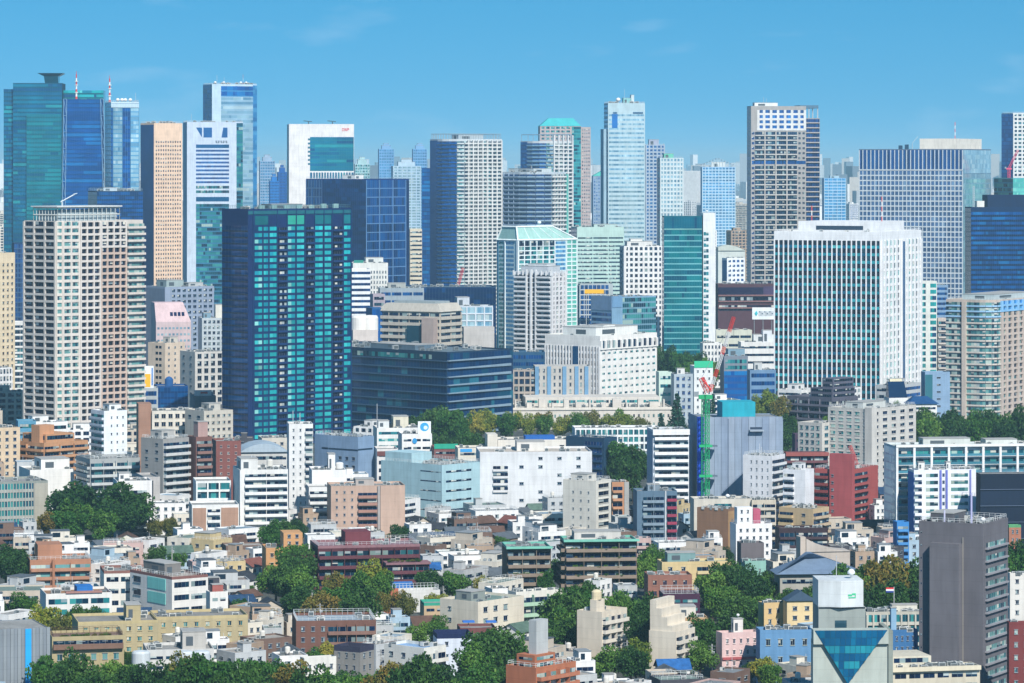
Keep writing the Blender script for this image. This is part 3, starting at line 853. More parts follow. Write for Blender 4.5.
b = B('apartment_tower', 'apartment tower', 'white gridded apartment tower with a dark rounded left side and open roof posts', 520.5, 538, 572, 141, 318, 32, '#c6ccd0', poly=rounded(4, .6), vis=172, lm='the gridded tower with open roof posts')
b.R.balc(3.9, 4, 'res', '#d8dad8', 1.5, 1.1); b.F[3].curtain(3.9, 'blue', 1.8, .25, '#0b4080')
for k in range(5): b.R.panel('pier', b.R.W * k / 4.15, b.R.W * k / 4.15 + 1.2, 0, b.z(135), wall('#dadcdc'), 0, 1.9)
for f in b.F[4:]: f.balc(3.9, 1, 'deep' if f.i < 7 else 'resl', '#7ea4c0', 1.2, 1.0, m=0, ends=False)  # left facets bluer: shade on that side put into the colours
mb = MB(); g = plain('#8aa2b4'); P_ = pts_in(b.pts, .8)
for i in range(len(P_)):
    p, q = P_[i], P_[(i + 1) % len(P_)]
    mb.bar((p[0], p[1], b.h - .7), (p[0], p[1], b.z(134.5)), .35, g); mb.bar((p[0], p[1], b.z(134.5)), (q[0], q[1], b.z(134.5)), .35, g)
b.part('roof_frame', mb.mesh('roof_frame'))

b = B('apartment_tower', 'apartment tower', 'broad apartment tower of white stepped balconies before the gridded tower', 494, 536, 566, 172, 327, 40, '#b8c4cc', poly=rounded(4, .5), vis=226, lm='the broad tower of white balconies')
b.R.balc(4.4, 5, 'res', '#dcdedc', 1.6, 1.2); b.F[3].balc(4.4, 5, 'navy', '#8fa4ba', 1.5, 1.1)  # left balconies a blue grey copy, their shade put into the colour
for f in b.F[4:]: f.balc(4.4, 1, 'navy', '#8fa8bc', 1.3, 1.1, m=0, ends=False)
b.pent(.2, .8, .2, .8, 3, '#c0ccd0'); b.units(9, sz=1.6); b.mast(.4, .4, 7); b.mast(.7, .6, 6)
b.R.panel('glass_strip', b.R.W - .9, b.R.W + 1.6, 0, b.h - 2, glass('#7fd0c4'), 0, 1.7)

b = B('apartment_tower', 'apartment tower', 'slim tower with a green pitched cap close behind the tall stepped office tower', 593, 593, 605, 176, 296, 2, '#8aa4c0', 26, vis=224, par=.1)
b.R.punch(3.4, 5, 'blue', .55, .5, sill=False, split=False)
mb = MB(); W, D, h0 = b.W, b.D, b.h
mb.v += [(-.2, -.2, h0), (W + .2, -.2, h0), (W + .2, D, h0), (-.2, D, h0), (W + .2, 4, b.z(169)), (W + .2, D - 4, b.z(169))]
for f in ((0, 1, 4), (1, 2, 5, 4), (2, 3, 5), (3, 0, 4, 5)): mb.f.append(f); mb.i.append(mb.mi(wall('#3fb0a4', .5)))
b.part('pitched_roof', mb.mesh('pitched_roof'))

b = B('office_tower', 'office tower', 'tallest pale office tower, stepped at its shoulders, fine ribbon windows', 604, 608, 645, 103, 316, 8, '#b4ccd4', 30, vis=236, lm='the tallest stepped office tower')
u = b.R.u
b.R.ribbon(4.5, 'ice', .42, .3, z1=b.z(113), pane=1.6, frame='#7fa0b0', m=1.0)
b.L.ribbon(4.5, 'blue', .45, .3, pane=1.6)
b.R.panel('notch_shade', u(612), u(617.5), b.z(128), b.z(114), glass('#2a70b4'), 0, .3)  # blue sheet stands for the shade inside a notch
b.R.panel('opening', u(613), u(617), b.z(113.6), b.z(112), plain('#2a5a80'), 0, .3); b.R.panel('opening', u(633), u(643), b.z(113.6), b.z(112), plain('#2a5a80'), 0, .3)
b.block('shoulder', -.0 - b.W * .1, -.15, 4, 22, -.3, b.z(129), '#9ab8c8')
b.pent(.45, .65, .3, .6, 5, '#8cc4c4'); b.pent(.66, .74, .3, .6, 8, '#c8d8dc', louv=False); b.dish(.32, .4, 2.4); b.mast(.5, .5, 9, base=5.2); b.rail(1.4); b.units(5, sz=1.8)

b = B('apartment_tower', 'apartment tower', 'blue grey stone tower directly right of the tallest stepped office tower', 645.5, 645.5, 665, 145, 298, 2, '#9cacc0', 26, vis=236)
b.R.grid(3.5, 5, 'blue', '#a8b6c4', .45, .35, .3, .25); b.pent(.2, .7, .2, .7, 6, '#a4acc0'); b.rail(1.2)

b = B('apartment_tower', 'apartment tower', 'white gridded tower with green cap and a dark left edge above the curved white apartments', 657, 660, 683.5, 158, 306, 12, '#c4d4d8', 30, vis=236, lm='the white gridded tower with the green cap')
b.R.grid(4.2, 7, 'ice', '#ccd8da', .42, .35, .4, .3); b.L.curtain(4.2, 'blue', 2, .2, '#1a5aa0')
b.pent(.2, .6, .2, .7, 4.5, '#6cc0a8'); b.rail(1.2)

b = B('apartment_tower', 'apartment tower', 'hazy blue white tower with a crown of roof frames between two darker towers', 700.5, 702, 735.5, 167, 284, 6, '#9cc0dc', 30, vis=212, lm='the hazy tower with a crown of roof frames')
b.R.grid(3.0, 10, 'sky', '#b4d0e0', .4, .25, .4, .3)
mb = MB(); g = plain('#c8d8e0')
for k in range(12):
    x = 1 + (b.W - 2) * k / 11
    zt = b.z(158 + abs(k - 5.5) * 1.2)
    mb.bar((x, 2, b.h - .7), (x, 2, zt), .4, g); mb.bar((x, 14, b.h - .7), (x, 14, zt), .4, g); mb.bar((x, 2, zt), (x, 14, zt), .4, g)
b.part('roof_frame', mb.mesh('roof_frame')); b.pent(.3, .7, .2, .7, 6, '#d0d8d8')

b = B('apartment_tower', 'apartment tower', 'tall brown striped apartment tower with white top storeys and an open roof frame', 747, 751, 806, 106, 326, 9, '#a8a4a0', 34, vis=278, lm='the tall brown striped tower')
u = b.R.u
b.R.balc(5.0, 6, 'dk', '#c8c4be', 1.3, .85, wh=.8, z1=b.z(165), u0=u(755), u1=u(797), div=False)
b.R.balc(5.0, 6, 'dk', '#c4c0ba', 1.3, .85, wh=.8, z0=b.z(159.5), z1=b.z(131), u0=u(755), u1=u(797), div=False)
b.R.punch(5.0, 1, 'navy', .8, .5, u0=u(751.4), u1=u(754.8), z1=b.z(131), sill=False, frame='#8c8a90')
for p in (764, 775, 786): b.R.panel('pier', u(p), u(p + 1.2), 0, b.z(131), wall('#b8b2ac'), 0, 1.5)
b.R.punch(5.0, 2, 'dk', .6, .5, u0=u(797.5), u1=b.W - .3, z1=b.z(131), sill=False, frame='#d0ccc4')
b.R.ribbon(5.0, 'deep', .7, .1, z0=b.z(164.6), z1=b.z(159.8), u0=u(752), u1=b.W - .3)
b.R.grid(5.0, 7, 'blue', '#dcdcd8', .42, .35, .5, .4, z0=b.z(130.5), z1=b.z(110), u0=u(757), u1=b.W)
b.L.curtain(5, 'navy', 2, .3, '#0c2c54')
b.block('balcony_wing', b.W + .1, b.W * 1.28, 6, 32, -.3, b.z(118), '#948c88'); f, g = b.blockfaces(b.W + .1, b.W * 1.28, 6, 32)
f.balc(5.0, 1, 'navy', '#b4aaa6', 1.2, .8, wh=.8, z1=b.z(118))
mb = MB(); g = plain('#4f7088'); x0, x1 = b.W * .92, b.W * 1.26
mb.box(x0, x1, 7, 28, b.z(108), b.z(105), g)
for x in (x0 + .5, (x0 + x1) / 2, x1 - .5):
    for y in (8, 27): mb.bar((x, y, b.z(118.2)), (x, y, b.z(108)), .5, plain('#c8d0d4'))
b.part('roof_frame', mb.mesh('roof_frame'))
b.pent(.08, .5, .2, .7, 3.0, '#e4e6e4'); b.mast(.25, .3, 5, base=3.2); b.mast(.3, .3, 4, base=3.2)

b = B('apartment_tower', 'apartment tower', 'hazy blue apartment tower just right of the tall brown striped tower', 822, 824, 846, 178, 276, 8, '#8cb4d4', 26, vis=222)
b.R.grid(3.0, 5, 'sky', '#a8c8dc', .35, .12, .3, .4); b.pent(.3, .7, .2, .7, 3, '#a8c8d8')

b = B('office_tower', 'office tower', 'broad grey office tower of close vertical fins under a cream roof block', 859, 963, 991, 149, 336, 68, '#5c6c84', vis=280, lm='the broad finned office tower')
b.L.grid(5.15, 26, 'lav', '#ccd4d8', .24, .22, .32, .2, z1=b.z(171), pane=1.6)
b.L.grid(22, 26, 'deep', '#ccd4d8', .06, .22, .32, .2, z0=b.z(170.6), z1=b.z(150), pane=1.6)
b.R.curtain(5.15, 'ice', 1.4, .2, '#8cb0c8', z1=b.z(174), mcol='#b0c4d0', u1=b.W - .6); b.R.curtain(5.15, 'ice', 1.4, .1, '#7aa8bc', z0=b.z(173.6), mcol='#b0c4d0', u1=b.W - .6)
mb = MB(); mb.box(2, b.W * .9, 6, b.D * .42, b.h - .7, b.z(138.5), wall('#e8e0d0')); b.part('penthouse', mb.mesh('penthouse'))
b.mast(.45, .2, 17 / b.s, .3, ('#d84a44', '#ece8e0', '#d84a44', '#ece8e0', '#d84a44'), base=10.5 / b.s)
b.block('rooftop_tank', 4, 7, b.D * .54, b.D * .57, b.h - .6, b.h + 4, '#2a4c68'); b.block('rooftop_tank', 4, 7, b.D * .60, b.D * .63, b.h - .6, b.h + 3.2, '#2a4c68')
mb = MB(); mb.bar((5, b.D * .5, b.h - .7), (5, b.D * .5, b.h + 5), .3, plain('#a8c0cc')); mb.bar((5, b.D * .5, b.h + 5), (9, b.D * .46, b.h + 11), .25, plain('#a8c0cc')); b.part('gondola_crane', mb.mesh('gondola_crane'))
b.block('stair_core', b.W + .1, b.W + 3, 6, 14, -.3, b.z(152), '#2a5080')

b = B('apartment_tower', 'apartment tower', 'white gridded tower with a dark blue left side behind a pink crane', 1001.5, 1013, 1044, 113, 306, 24, '#d4d8d8', vis=178, lm='the gridded tower behind the pink crane')
b.R.grid(4.0, 7, 'res', '#dcdedc', .42, .3, .5, .4); b.L.curtain(4, 'blue', 1.8, .25, '#0a4688'); b.rail(1.2)

b = B('office_building', 'office building', 'pale teal glass block below the gridded tower on the far right', 994, 1013, 1052, 178, 330, 30, '#5ea8b0', vis=196)
b.R.curtain(4.5, 'mint', 2, .3, '#5cb0ac'); b.L.curtain(4.5, 'aqua', 2, .3, '#2a86a8')
# pink crane in front of the gridded tower, standing on the teal block
def lattice(mb, p, q, w, m, n):
    p, q = Vector(p), Vector(q); d = (q - p).normalized(); a = d.orthogonal().normalized() if abs(d.z) > .9 else d.cross(Vector((0, 0, 1))).normalized(); c = d.cross(a)
    pick = m if isinstance(m, (list, tuple)) else [m]
    for k in range(n):
        s_, e_ = p + (q - p) * k / n, p + (q - p) * (k + 1) / n; mm = pick[k * len(pick) // n]
        cs = [(a * x + c * y) * w for x, y in ((-1, -1), (1, -1), (1, 1), (-1, 1))]
        for i in range(4):
            mb.bar(s_ + cs[i], e_ + cs[i], w * .17, mm); mb.bar(s_ + cs[i], e_ + cs[(i + 1) % 4], w * .1, mm); mb.bar(e_ + cs[i], e_ + cs[(i + 1) % 4], w * .1, mm)
def crane(label, px, ybase, ybot, ytop, jib, col, w=1.2, cat='crane', Yb=None, jibcol=None, jw=.8, lm=None):
    Y = Yb or depth(ybase); s_ = FPX / Y; x = PX(px, Y); z0 = PZ(ybot, Y); zt = PZ(ytop, Y)
    r = tag(obj('tower_crane', None, None, (x, Y, z0)), label, cat)
    m = plain(col, .45)
    mb = MB(); lattice(mb, (0, 0, 0), (0, 0, zt - z0), w, m, max(4, int((zt - z0) / (w * 2)))); obj('mast', mb.mesh('mast'), r)
    jm = [plain(c, .45) for c in (jibcol or [col])]
    jx, jz = PX(jib[0], Y) - x, PZ(jib[1], Y) - z0
    mb = MB(); lattice(mb, (0, 0, zt - z0), (jx, jib[2] if len(jib) > 2 else 0, jz), jw, jm, max(6, int(Vector((jx, 0, jz - zt + z0)).length / (jw * 2)))); obj('jib', mb.mesh('jib'), r)
    mb = MB(); g = plain(col, .5); mb.box(-2.6 * w, 2.6 * w, -w, w, zt - z0 - 1.5 * w, zt - z0, g); mb.box(-4.2 * w, -2.7 * w, -.8 * w, .8 * w, zt - z0 - .6 * w, zt - z0 + 1.2 * w, plain('#8a9498')); obj('slewing_deck', mb.mesh('slewing_deck'), r)
    return r, zt - z0, w
crane('pink crane with a raised jib against the gridded tower on the far right', 1009, 330, 178, 168, (1018, 150), '#e05078', .9, Yb=depth(332))

b = B('office_tower', 'office tower', 'dark blue glass tower with ribbon floors and a black roof block on the right edge', 965, 971, 1062, 207, 365, 6, '#0a2c54', 40, vis=294, lm='the dark blue tower on the right edge', roof='#9aa49a')
b.R.curtain(4.9, 'blue', 1.6, .42, '#06244a', z1=b.z(212), mcol='#0a3c70', coh=.35); b.L.curtain(4.9, 'navy', 2, .3, '#08244a')
b.block('roof_block', b.W * .2, b.W * .62, 5, 22, b.h - .7, b.z(195), '#10284c'); b.block('roof_block', b.W * .08, b.W * .16, 4, 12, b.h - .7, b.z(201), '#dcdcd4'); b.block('roof_block', b.W * .7, b.W * .95, 4, 20, b.h - .7, b.z(195.5), '#a8d8c4')
mb = MB(); lattice(mb, (b.W * .05, 6, b.h - .5), (b.W * .05, 6, b.z(186)), .5, plain('#c8d0d4'), 5); b.part('antenna_mast', mb.mesh('antenna_mast'))

# hazy towers far behind
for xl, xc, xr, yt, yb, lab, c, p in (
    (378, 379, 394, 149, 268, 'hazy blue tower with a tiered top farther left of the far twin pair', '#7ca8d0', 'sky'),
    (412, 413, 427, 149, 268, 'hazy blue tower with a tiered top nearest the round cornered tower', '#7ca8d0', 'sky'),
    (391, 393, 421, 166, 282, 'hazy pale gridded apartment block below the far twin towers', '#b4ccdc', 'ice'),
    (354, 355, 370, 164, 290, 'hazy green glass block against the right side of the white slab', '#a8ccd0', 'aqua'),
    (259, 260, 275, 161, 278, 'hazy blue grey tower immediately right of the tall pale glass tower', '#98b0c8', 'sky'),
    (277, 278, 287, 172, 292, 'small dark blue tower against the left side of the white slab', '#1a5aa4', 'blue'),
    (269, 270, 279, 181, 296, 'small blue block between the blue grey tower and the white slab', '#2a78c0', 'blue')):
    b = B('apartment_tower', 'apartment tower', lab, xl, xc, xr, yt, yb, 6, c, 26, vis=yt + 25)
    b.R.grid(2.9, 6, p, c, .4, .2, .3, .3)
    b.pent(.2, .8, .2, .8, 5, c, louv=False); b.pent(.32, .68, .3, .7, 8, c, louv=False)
# ------------------------------------------------------------------ the big towers in the middle distance
b = B('apartment_tower', 'apartment tower', 'peach stone apartment tower with deep gridded balconies and a tall roof trellis', 24, 58, 143, 221, 452, 40, '#d2c8bc', poly=cham(.05, .05), vis=408, lm='the peach gridded apartment tower', roof='#c0bcb0')
f = b.R; u = f.u; L = b.F[3]
zt = b.z(222)
f.grid(6.65, 2, 'resl', '#dcd2c6', .42, .16, .55, .5, u0=0, u1=u(79.5), z1=zt, pane=1.5)
f.grid(6.65, 3, 'blk', '#dad0c6', .34, .18, .95, .9, u0=u(79.6), u1=u(100), pane=2.2)
f.grid(6.65, 4, 'blk', '#d2b4a0', .34, .18, .95, .9, u0=u(100.2), u1=u(126), z1=b.z(249), pane=2.2)
f.grid(6.65, 4, 'blk', '#dad0c6', .34, .18, .95, .9, u0=u(100.2), u1=u(126), z0=b.z(248.8), pane=2.2)
f.balc(6.65, 1, 'resl', '#d8ccc0', 1.4, 1.0, u0=u(126.5), u1=f.W + .9, div=False)
L.grid(6.65, 3, 'blk', '#d0c8be', .34, .12, .8, .7, z1=zt, pane=2.0)
b.F[4].grid(6.65, 1, 'resl', '#dcd0c2', .4, .14, .6, .55, z1=zt)
mb = MB(); g = wall('#c8ccc8', .6); x0, x1, y0, y1 = 3, b.W * .78, 4, b.D * .85; za, zb_ = b.h - .7, b.z(208)
for k in range(15):
    t = k / 14
    for y in (y0, y1): mb.bar((x0 + (x1 - x0) * t, y, za), (x0 + (x1 - x0) * t, y, zb_), .2, g)
for k in range(9):
    t = k / 8
    for x in (x0, x1): mb.bar((x, y0 + (y1 - y0) * t, za), (x, y0 + (y1 - y0) * t, zb_), .2, g)
for z in (zb_, (za + zb_) / 2):
    for p, q in (((x0, y0), (x1, y0)), ((x1, y0), (x1, y1)), ((x1, y1), (x0, y1)), ((x0, y1), (x0, y0))): mb.bar((*p, z), (*q, z), .35, g)
b.part('roof_trellis', mb.mesh('roof_trellis'))
mb = MB(); mb.box(x0 + 1.5, x1 - 1, y0 + 2, y1 - 2, za, zb_ - 1.2, wall('#9fb0b8')); mb.box(x0 - 1, x1 + 1, y0 - 1, y1 + 1, zb_ + .3, zb_ + .9, wall('#d4d8d8')); b.part('penthouse', mb.mesh('penthouse'))
mb = MB(); g = plain('#c4d0d8'); mb.bar((7, 5, zb_), (7, 5, zb_ + 4), .4, g); mb.bar((6, 5, zb_ + 3), (13, 2, zb_ + 7), .35, g); mb.bar((12, 2, zb_ + 7), (14.5, 2, zb_ + 7.4), .25, g); b.part('gondola_crane', mb.mesh('gondola_crane'))

b = B('apartment_tower', 'apartment tower', 'dark navy apartment tower with shining teal windows at the centre left of the city', 222, 248, 351, 209, 448, 19, '#0a2a5c', vis=434, lm='the dark navy tower with teal windows', roof='#2a3c4c')
f, L = b.R, b.L; u = f.u
def navy_bays(f, cols, z1):
    for a, c, kind in cols:
        if kind == 'g': f.ribbon(6.35, 'jadeX', .6, .22, u0=a, u1=c, z1=z1, pane=(c - a) / 2.01 if c - a > 3.0 else 2.2, frame='#123052', d=.12)
        else: f.balc(6.35, 1, 'blk', '#123466', 1.1, .9, u0=a, u1=c, z1=z1, div=False)
PAL['jadeX'] = [('#26b4bc', 4), ('#40ccce', 3.5), ('#1a9cb4', 2), ('#0e4470', 1.2), ('#98e6e0', .8)]  # bright teals carry the reflected sky as pane colour
zt = b.z(226)
px = [(254.5, 262, 'g'), (263.5, 268, 'g'), (269.5, 276.5, 'g'), (277.5, 286.5, 'b'), (287.5, 295, 'g'), (296.5, 304, 'g'), (305.5, 313.5, 'b'), (315, 322.5, 'g'), (324.5, 331, 'g'), (332.5, 342, 'b'), (343.8, 350.4, 'g')]
navy_bays(f, [(u(p), u(q), k) for p, q, k in px], zt)
for p, q in ((255, 268), (287.5, 304), (315, 331), (343.8, 350.4)):
    f.panel('glass_or_shade_panel', u(p), u(q), b.z(225), b.z(216), glass('#3fc0a8') if p == 287.5 else glass('#1a7c88'), 0, .1)
for p in (253, 277, 287, 296, 305, 314.3, 323.7, 332, 343, 350.9):
    f.panel('pier', u(p) - .2, u(p) + .2, 0, b.h - 1, wall('#143868', .5), 0, .55)
L.curtain(6.35, 'navy', 2.6, .3, '#0a2042', z1=zt, mcol='#12305a')
f.panel('crown_band', 0.02, f.W - .02, b.z(214.5), b.h - 1, glass('#2a7484'), 0, .25)
b.rail(1.8, '#4a7480'); b.units(12, sz=1.5); b.pent(.3, .6, .3, .7, 2.2, '#7a949c')
for k in range(7): b.block('roof_screen', b.W * (.12 + .12 * k), b.W * (.17 + .12 * k), 1.0, 2.0, b.h - .6, b.h + rnd.uniform(1.4, 2.6), '#8fb4b4')

b = B('office_building', 'office building', 'white office block with tall narrow fins over dark and teal windows, flat white crown', 774, 881, 921.5, 232, 410, 66, '#eceef0', vis=378, lm='the white finned office block', roof='#c8c8c4')
zt = b.z(241)
PAL['finX'] = [('#0a1830', 5), ('#10263f', 3), ('#1a4a5c', 2)]
PAL['spanX'] = [('#44b4c0', 5), ('#2c9cb0', 4), ('#6cccd0', 2), ('#1d6c90', 3)]
b.L.grid(7.55, 22, 'finX', '#f2f2f4', .0, .24, .42, .2, z1=zt, pane=2.2)
fz0, fz1, fn, ffh = b.L.floors(None, zt, 7.55)
for i in range(fn):
    b.part('spandrel', b.L.strip(.5, b.L.W - .5, ffh * .38, b.L.W / 22, 'spanX', plain('#e8eaec'), .1), (0, 0, fz0 + ffh * i))
b.R.grid(7.55, 11, 'aqua', '#f0f0f0', .34, .48, .6, .3, z1=zt)
b.R.panel('stair_strip', b.R.W * .47, b.R.W * .58, 0, zt, wall('#f0f0f0'), 0, .9); b.R.panel('stair_window', b.R.W * .50, b.R.W * .55, 1, zt - 1, glass('#3a6a98'), 0, .95)
mb = MB(); x0, x1, y0, y1 = b.W * .12, b.W * .72, b.D * .06, b.D * .82; z1 = b.z(222)
mb.box(x0, x1, y0, y1, b.h - .7, z1, wall('#e6e8ea')); o = b.part('penthouse', mb.mesh('penthouse'))
mb = MB(); mb.box(x0 - .08, x0 + .1, y0 + (y1 - y0) * .2, y0 + (y1 - y0) * .78, b.h + .8, b.h + 3.4, plain('#2a3c50', .5)); obj('louvre', mb.mesh('louvre'), o)
b.rail(1.0, '#e8ecee'); b.units(14, sz=1.4)
s_ = b.s
b.mast(.28, .1, 25 / s_, .3, ('#d84a44', '#ece8e0', '#d84a44', '#ece8e0', '#d84a44'), base=10 / s_); b.mast(.5, .85, 25 / s_, .3, ('#d84a44', '#ece8e0', '#d84a44', '#ece8e0', '#d84a44'), base=.02)

b = B('apartment_tower', 'apartment tower', 'beige apartment tower with a bowed glassy front and sky blue top storeys', 946, 994, 1050, 300, 425, 52, '#c8b4a4', poly=rounded(4, .3), vis=405, lm='the beige tower with sky blue top storeys', roof='#8fa48c', group=None)
for f in b.F[3:]:
    f.balc(6.0, 1, 'resl', '#d4c6b8', .7, .7, wh=.75, m=0, z1=b.z(318), ends=False, div=False)
    f.balc(6.0, 1, 'resl', '#9cc4e4', .7, .7, wh=.75, m=0, z0=b.z(317.5), ends=False, div=False)
b.F[3].panel('pier', b.F[3].W * .5, b.F[3].W * .62, 0, b.h - 1.2, wall('#ccbaa8'), 0, 1.6)
b.R.grid(6.0, 9, 'res', '#cdb8a8', .36, .34, 1.0, .8, z1=b.z(313)); b.R.grid(6.0, 9, 'sky', '#8cc0e8', .36, .3, 1.0, .8, z0=b.z(312.5))
b.pent(.12, .8, .15, .8, 2.6, '#b8c4c8'); b.rail(1.1); b.units(6)

b = B('office_tower', 'office tower', 'glass tower in a white frame with a sloped greenhouse roof and sky blue left side', 497, 518, 577, 240, 372, 37, '#c4dce0', vis=340, lm='the white framed tower with the sloped glass roof', par=.3)
u = b.R.u
b.R.grid(4.4, 6, 'aqua', '#e4eef0', .25, .14, .5, .3, u0=0, u1=u(555), z1=b.z(247), pane=2); b.R.grid(8.6, 6, 'dk', '#e4eef0', .1, .12, .5, .3, u0=0, u1=u(555), z0=b.z(246.8), pane=2)
b.R.ribbon(4.4, 'sky', .62, .2, u0=u(555.5), u1=u(565.5), pane=1.4, frame='#dfeef4'); b.R.grid(4.4, 2, 'mint', '#e4eef0', .25, .14, .5, .3, u0=u(566), u1=b.W - .05)
b.L.ribbon(4.4, 'sky', .6, .2, u0=b.L.W * .42, u1=b.L.W * .8, pane=1.2, frame='#dfeef4'); b.L.ribbon(4.4, 'aqua', .6, .2, u0=2.2, u1=b.L.W * .36, pane=1.2, frame='#dfeef4'); b.L.panel('pier', b.L.W * .37, b.L.W * .41, 0, b.h - .2, wall('#e8f2f4'), 0, .5); b.L.panel('pier', b.L.W - 1.4, b.L.W + .6, 0, b.h - .2, wall('#e8f2f4'), 0, .6); b.L.panel('glass_or_shade_panel', .02, 1.8, 0, b.h - .5, glass('#1a7ca4'), 0, .2)
mb = MB(); W, D, h0, h1 = b.W, b.D, b.h - .2, b.z(227); gm = wall('#9fc8c0', .4); wm = wall('#e8f2f2', .5)
x = (0, W * .06, W * .74, W); y = (0, D * .8)
q = [(0, 0, h0), (W, 0, h0), (W, D, h0), (0, D, h0), (W * .02, 3, h1), (W * .62, 3, h1), (W * .62, D * .8, h1), (W * .02, D * .8, h1)]
mb.hexa(q, gm); b.part('sloped_roof', mb.mesh('sloped_roof'))
mb = MB()
for i, j in ((0, 1), (1, 2), (0, 3), (4, 5), (5, 6), (4, 7), (0, 4), (1, 5), (2, 6), (3, 7)): mb.bar(q[i], q[j], .75, wm)
for t in (.2, .4, .6, .8): mb.bar(Vector(q[0]).lerp(Vector(q[1]), t), Vector(q[4]).lerp(Vector(q[5]), t), .3, wm)
b.part('roof_frame', mb.mesh('roof_frame')); b.dish(.5, .4, 1.6, base=(h1 - b.h))

b = B('apartment_tower', 'apartment tower', 'pale grey apartment tower with rounded balconies before the white framed glass tower', 514, 551, 566, 272, 388, 58, '#cfd2d6', vis=347, lm='the pale tower with rounded balconies')
b.L.balc(4.75, 1, 'dk', '#d4d6d8', 1.5, 1.0, u0=b.L.W * .02, u1=b.L.W * .34, div=False); b.L.balc(4.75, 1, 'dk', '#d4d6d8', 1.5, 1.0, u0=b.L.W * .62, u1=b.L.W * .98, div=False)
b.L.ribbon(4.75, 'blk', .8, .1, u0=b.L.W * .37, u1=b.L.W * .59); b.L.panel('pier', b.L.W * .46, b.L.W * .5, 0, b.h + 1.5, wall('#dcdee0'), 0, 1.6); b.L.panel('pier', b.L.W * .345, b.L.W * .37, 0, b.h + 1.5, wall('#dcdee0'), 0, 1.6); b.L.panel('pier', b.L.W * .595, b.L.W * .62, 0, b.h + 1.5, wall('#dcdee0'), 0, 1.6)
b.R.grid(4.75, 4, 'dk', '#e0dede', .38, .45, .7, .5)
b.pent(.1, .9, .12, .85, 3.6, '#c0c6cc', louv=False); b.pent(.2, .8, .2, .7, 5, '#d0d4d8', louv=False); b.units(5)
mb = MB(); g = wall('#d8dadc')
for k in range(9): mb.box(-1.2, -.05, b.D * k / 8 - .3, b.D * k / 8 + .3, b.h - 2.5, b.h + .8, g)
for k in range(4): mb.box(b.W * k / 3 - .3, b.W * k / 3 + .3, -1.2, -.05, b.h - 2.5, b.h + .8, g)
b.part('roof_bracket', mb.mesh('roof_bracket'))

b = B('office_tower', 'office tower', 'teal glass tower with a bowed top edge and a white stair core at its right', 662, 664, 702, 216, 374, 5, '#0f5f70', 30, vis=345, lm='the teal glass tower with the white stair core', roof='#7fa8a8')
u = b.R.u
b.R.curtain(5.7, 'tealb', 1.8, .2, '#7cc0c4', u1=u(702), mul=.1, mcol='#2a8088', z1=b.z(230), coh=.6); b.R.curtain(15, 'teal', 1.8, .1, '#8fc8c0', u1=u(702), mul=.1, mcol='#1a6874', z0=b.z(229.8))
b.L.curtain(5.7, 'teal', 2, .2, '#0b5a6c')
x0, x1 = b.W + .05, b.W * 1.36
b.block('stair_core', x0 + .9, x1, 1, 18, -.3, b.z(213), '#dfe2e4'); f, g = b.blockfaces(x0, x1, 1, 18)
f.ribbon(5.7, 'aqua', .6, .2, u0=1.2, u1=(x1 - x0) * .5, z1=b.z(231), pane=1.6, frame='#e8ecec')
b.dish((x0 + x1) / 2 / b.W * .97, .3, .8, base=(b.z(213) - b.h))

b = B('office_building', 'office building', 'pale sage office slab with thin ribbon windows behind the white framed glass tower', 571, 577, 624, 227, 346, 10, '#b4d0c8', 26, vis=282, lm='the pale sage office slab')
b.R.ribbon(4.1, 'dk', .38, .3, bays=3, z1=b.z(236), pane=1.2, frame='#8fb0b0'); b.L.panel('glass_or_shade_panel', .3, b.L.W - .3, 0, b.h - 1.2, glass('#1a5c9c'), 0, .1)
b.units(6, sz=1.4); b.pent(.4, .9, .3, .7, 2, '#b0c8c4')

b = B('apartment_building', 'apartment building', 'white apartment block with a curved right front of small square windows', 620, 624, 663, 246, 366, 10, '#dcdcdc', vis=318, depth_=22, lm='the curved white apartment block')
b.R.grid(5.4, 8, 'dk', '#e2e2e0', .42, .42, .5, .4); b.L.grid(5.4, 2, 'dk', '#c8ccd0', .4, .4, .3, .3)
b.pent(.1, .75, .2, .8, 3.2, '#d8d8d4'); b.pent(.2, .5, .3, .7, 5, '#d8d8d4'); b.units(6)

b = B('office_building', 'office building', 'low blue grey glass building with a blank screen wall below the curved white apartments', 591, 612, 656, 297, 388, 36, '#7ba0bc', vis=322, lm='the low blue grey glass building', depth_=20)
u = b.R.u
b.L.panel('screen_wall', .2, b.L.W - .2, b.h - 9, b.h + .5, wall('#7390b0'), 0, .3); b.R.panel('screen_wall', .05, u(622), b.h - 7, b.h + .5, wall('#6c94b8'), 0, .3)
b.R.curtain(5.5, 'aqua', 1.8, .3, '#7aa4b8', u0=u(622.5), mcol='#7fa4b8'); b.L.ribbon(5.5, 'deep', .6, .2, z1=b.h - 10)
b.units(8)
b = B('office_building', 'office building', 'dark gridded low office behind the low blue grey glass building', 578, 580, 613, 284, 366, 6, '#a8b4b8', 20, vis=296)
b.R.grid(5, 7, 'deep', '#c4ccd0', .2, .12, .5, .4, u1=b.W * .88); b.L.grid(5, 2, 'deep', '#b4c0c4', .2, .12)
mb = MB(); y = plain('#f0b818', .5); x = b.W * .2
r = tag(obj('gantry_crane', None, None, (*b.wp(b.W * .3, -25), 0)), 'yellow gantry crane beam above the low roofs beside the blue grey glass building', 'crane')
zt = PZ(293.5, r.location.y)
mb.box(-7, 7, -1, 1, zt, zt + 3, y); obj('beam', mb.mesh('beam'), r)
for sx in (-6, 5.2):
    mb = MB(); mb.box(sx, sx + .45, -.5, .5, 0, zt - .002, plain('#b0b4b4')); obj('leg', mb.mesh('leg'), r)

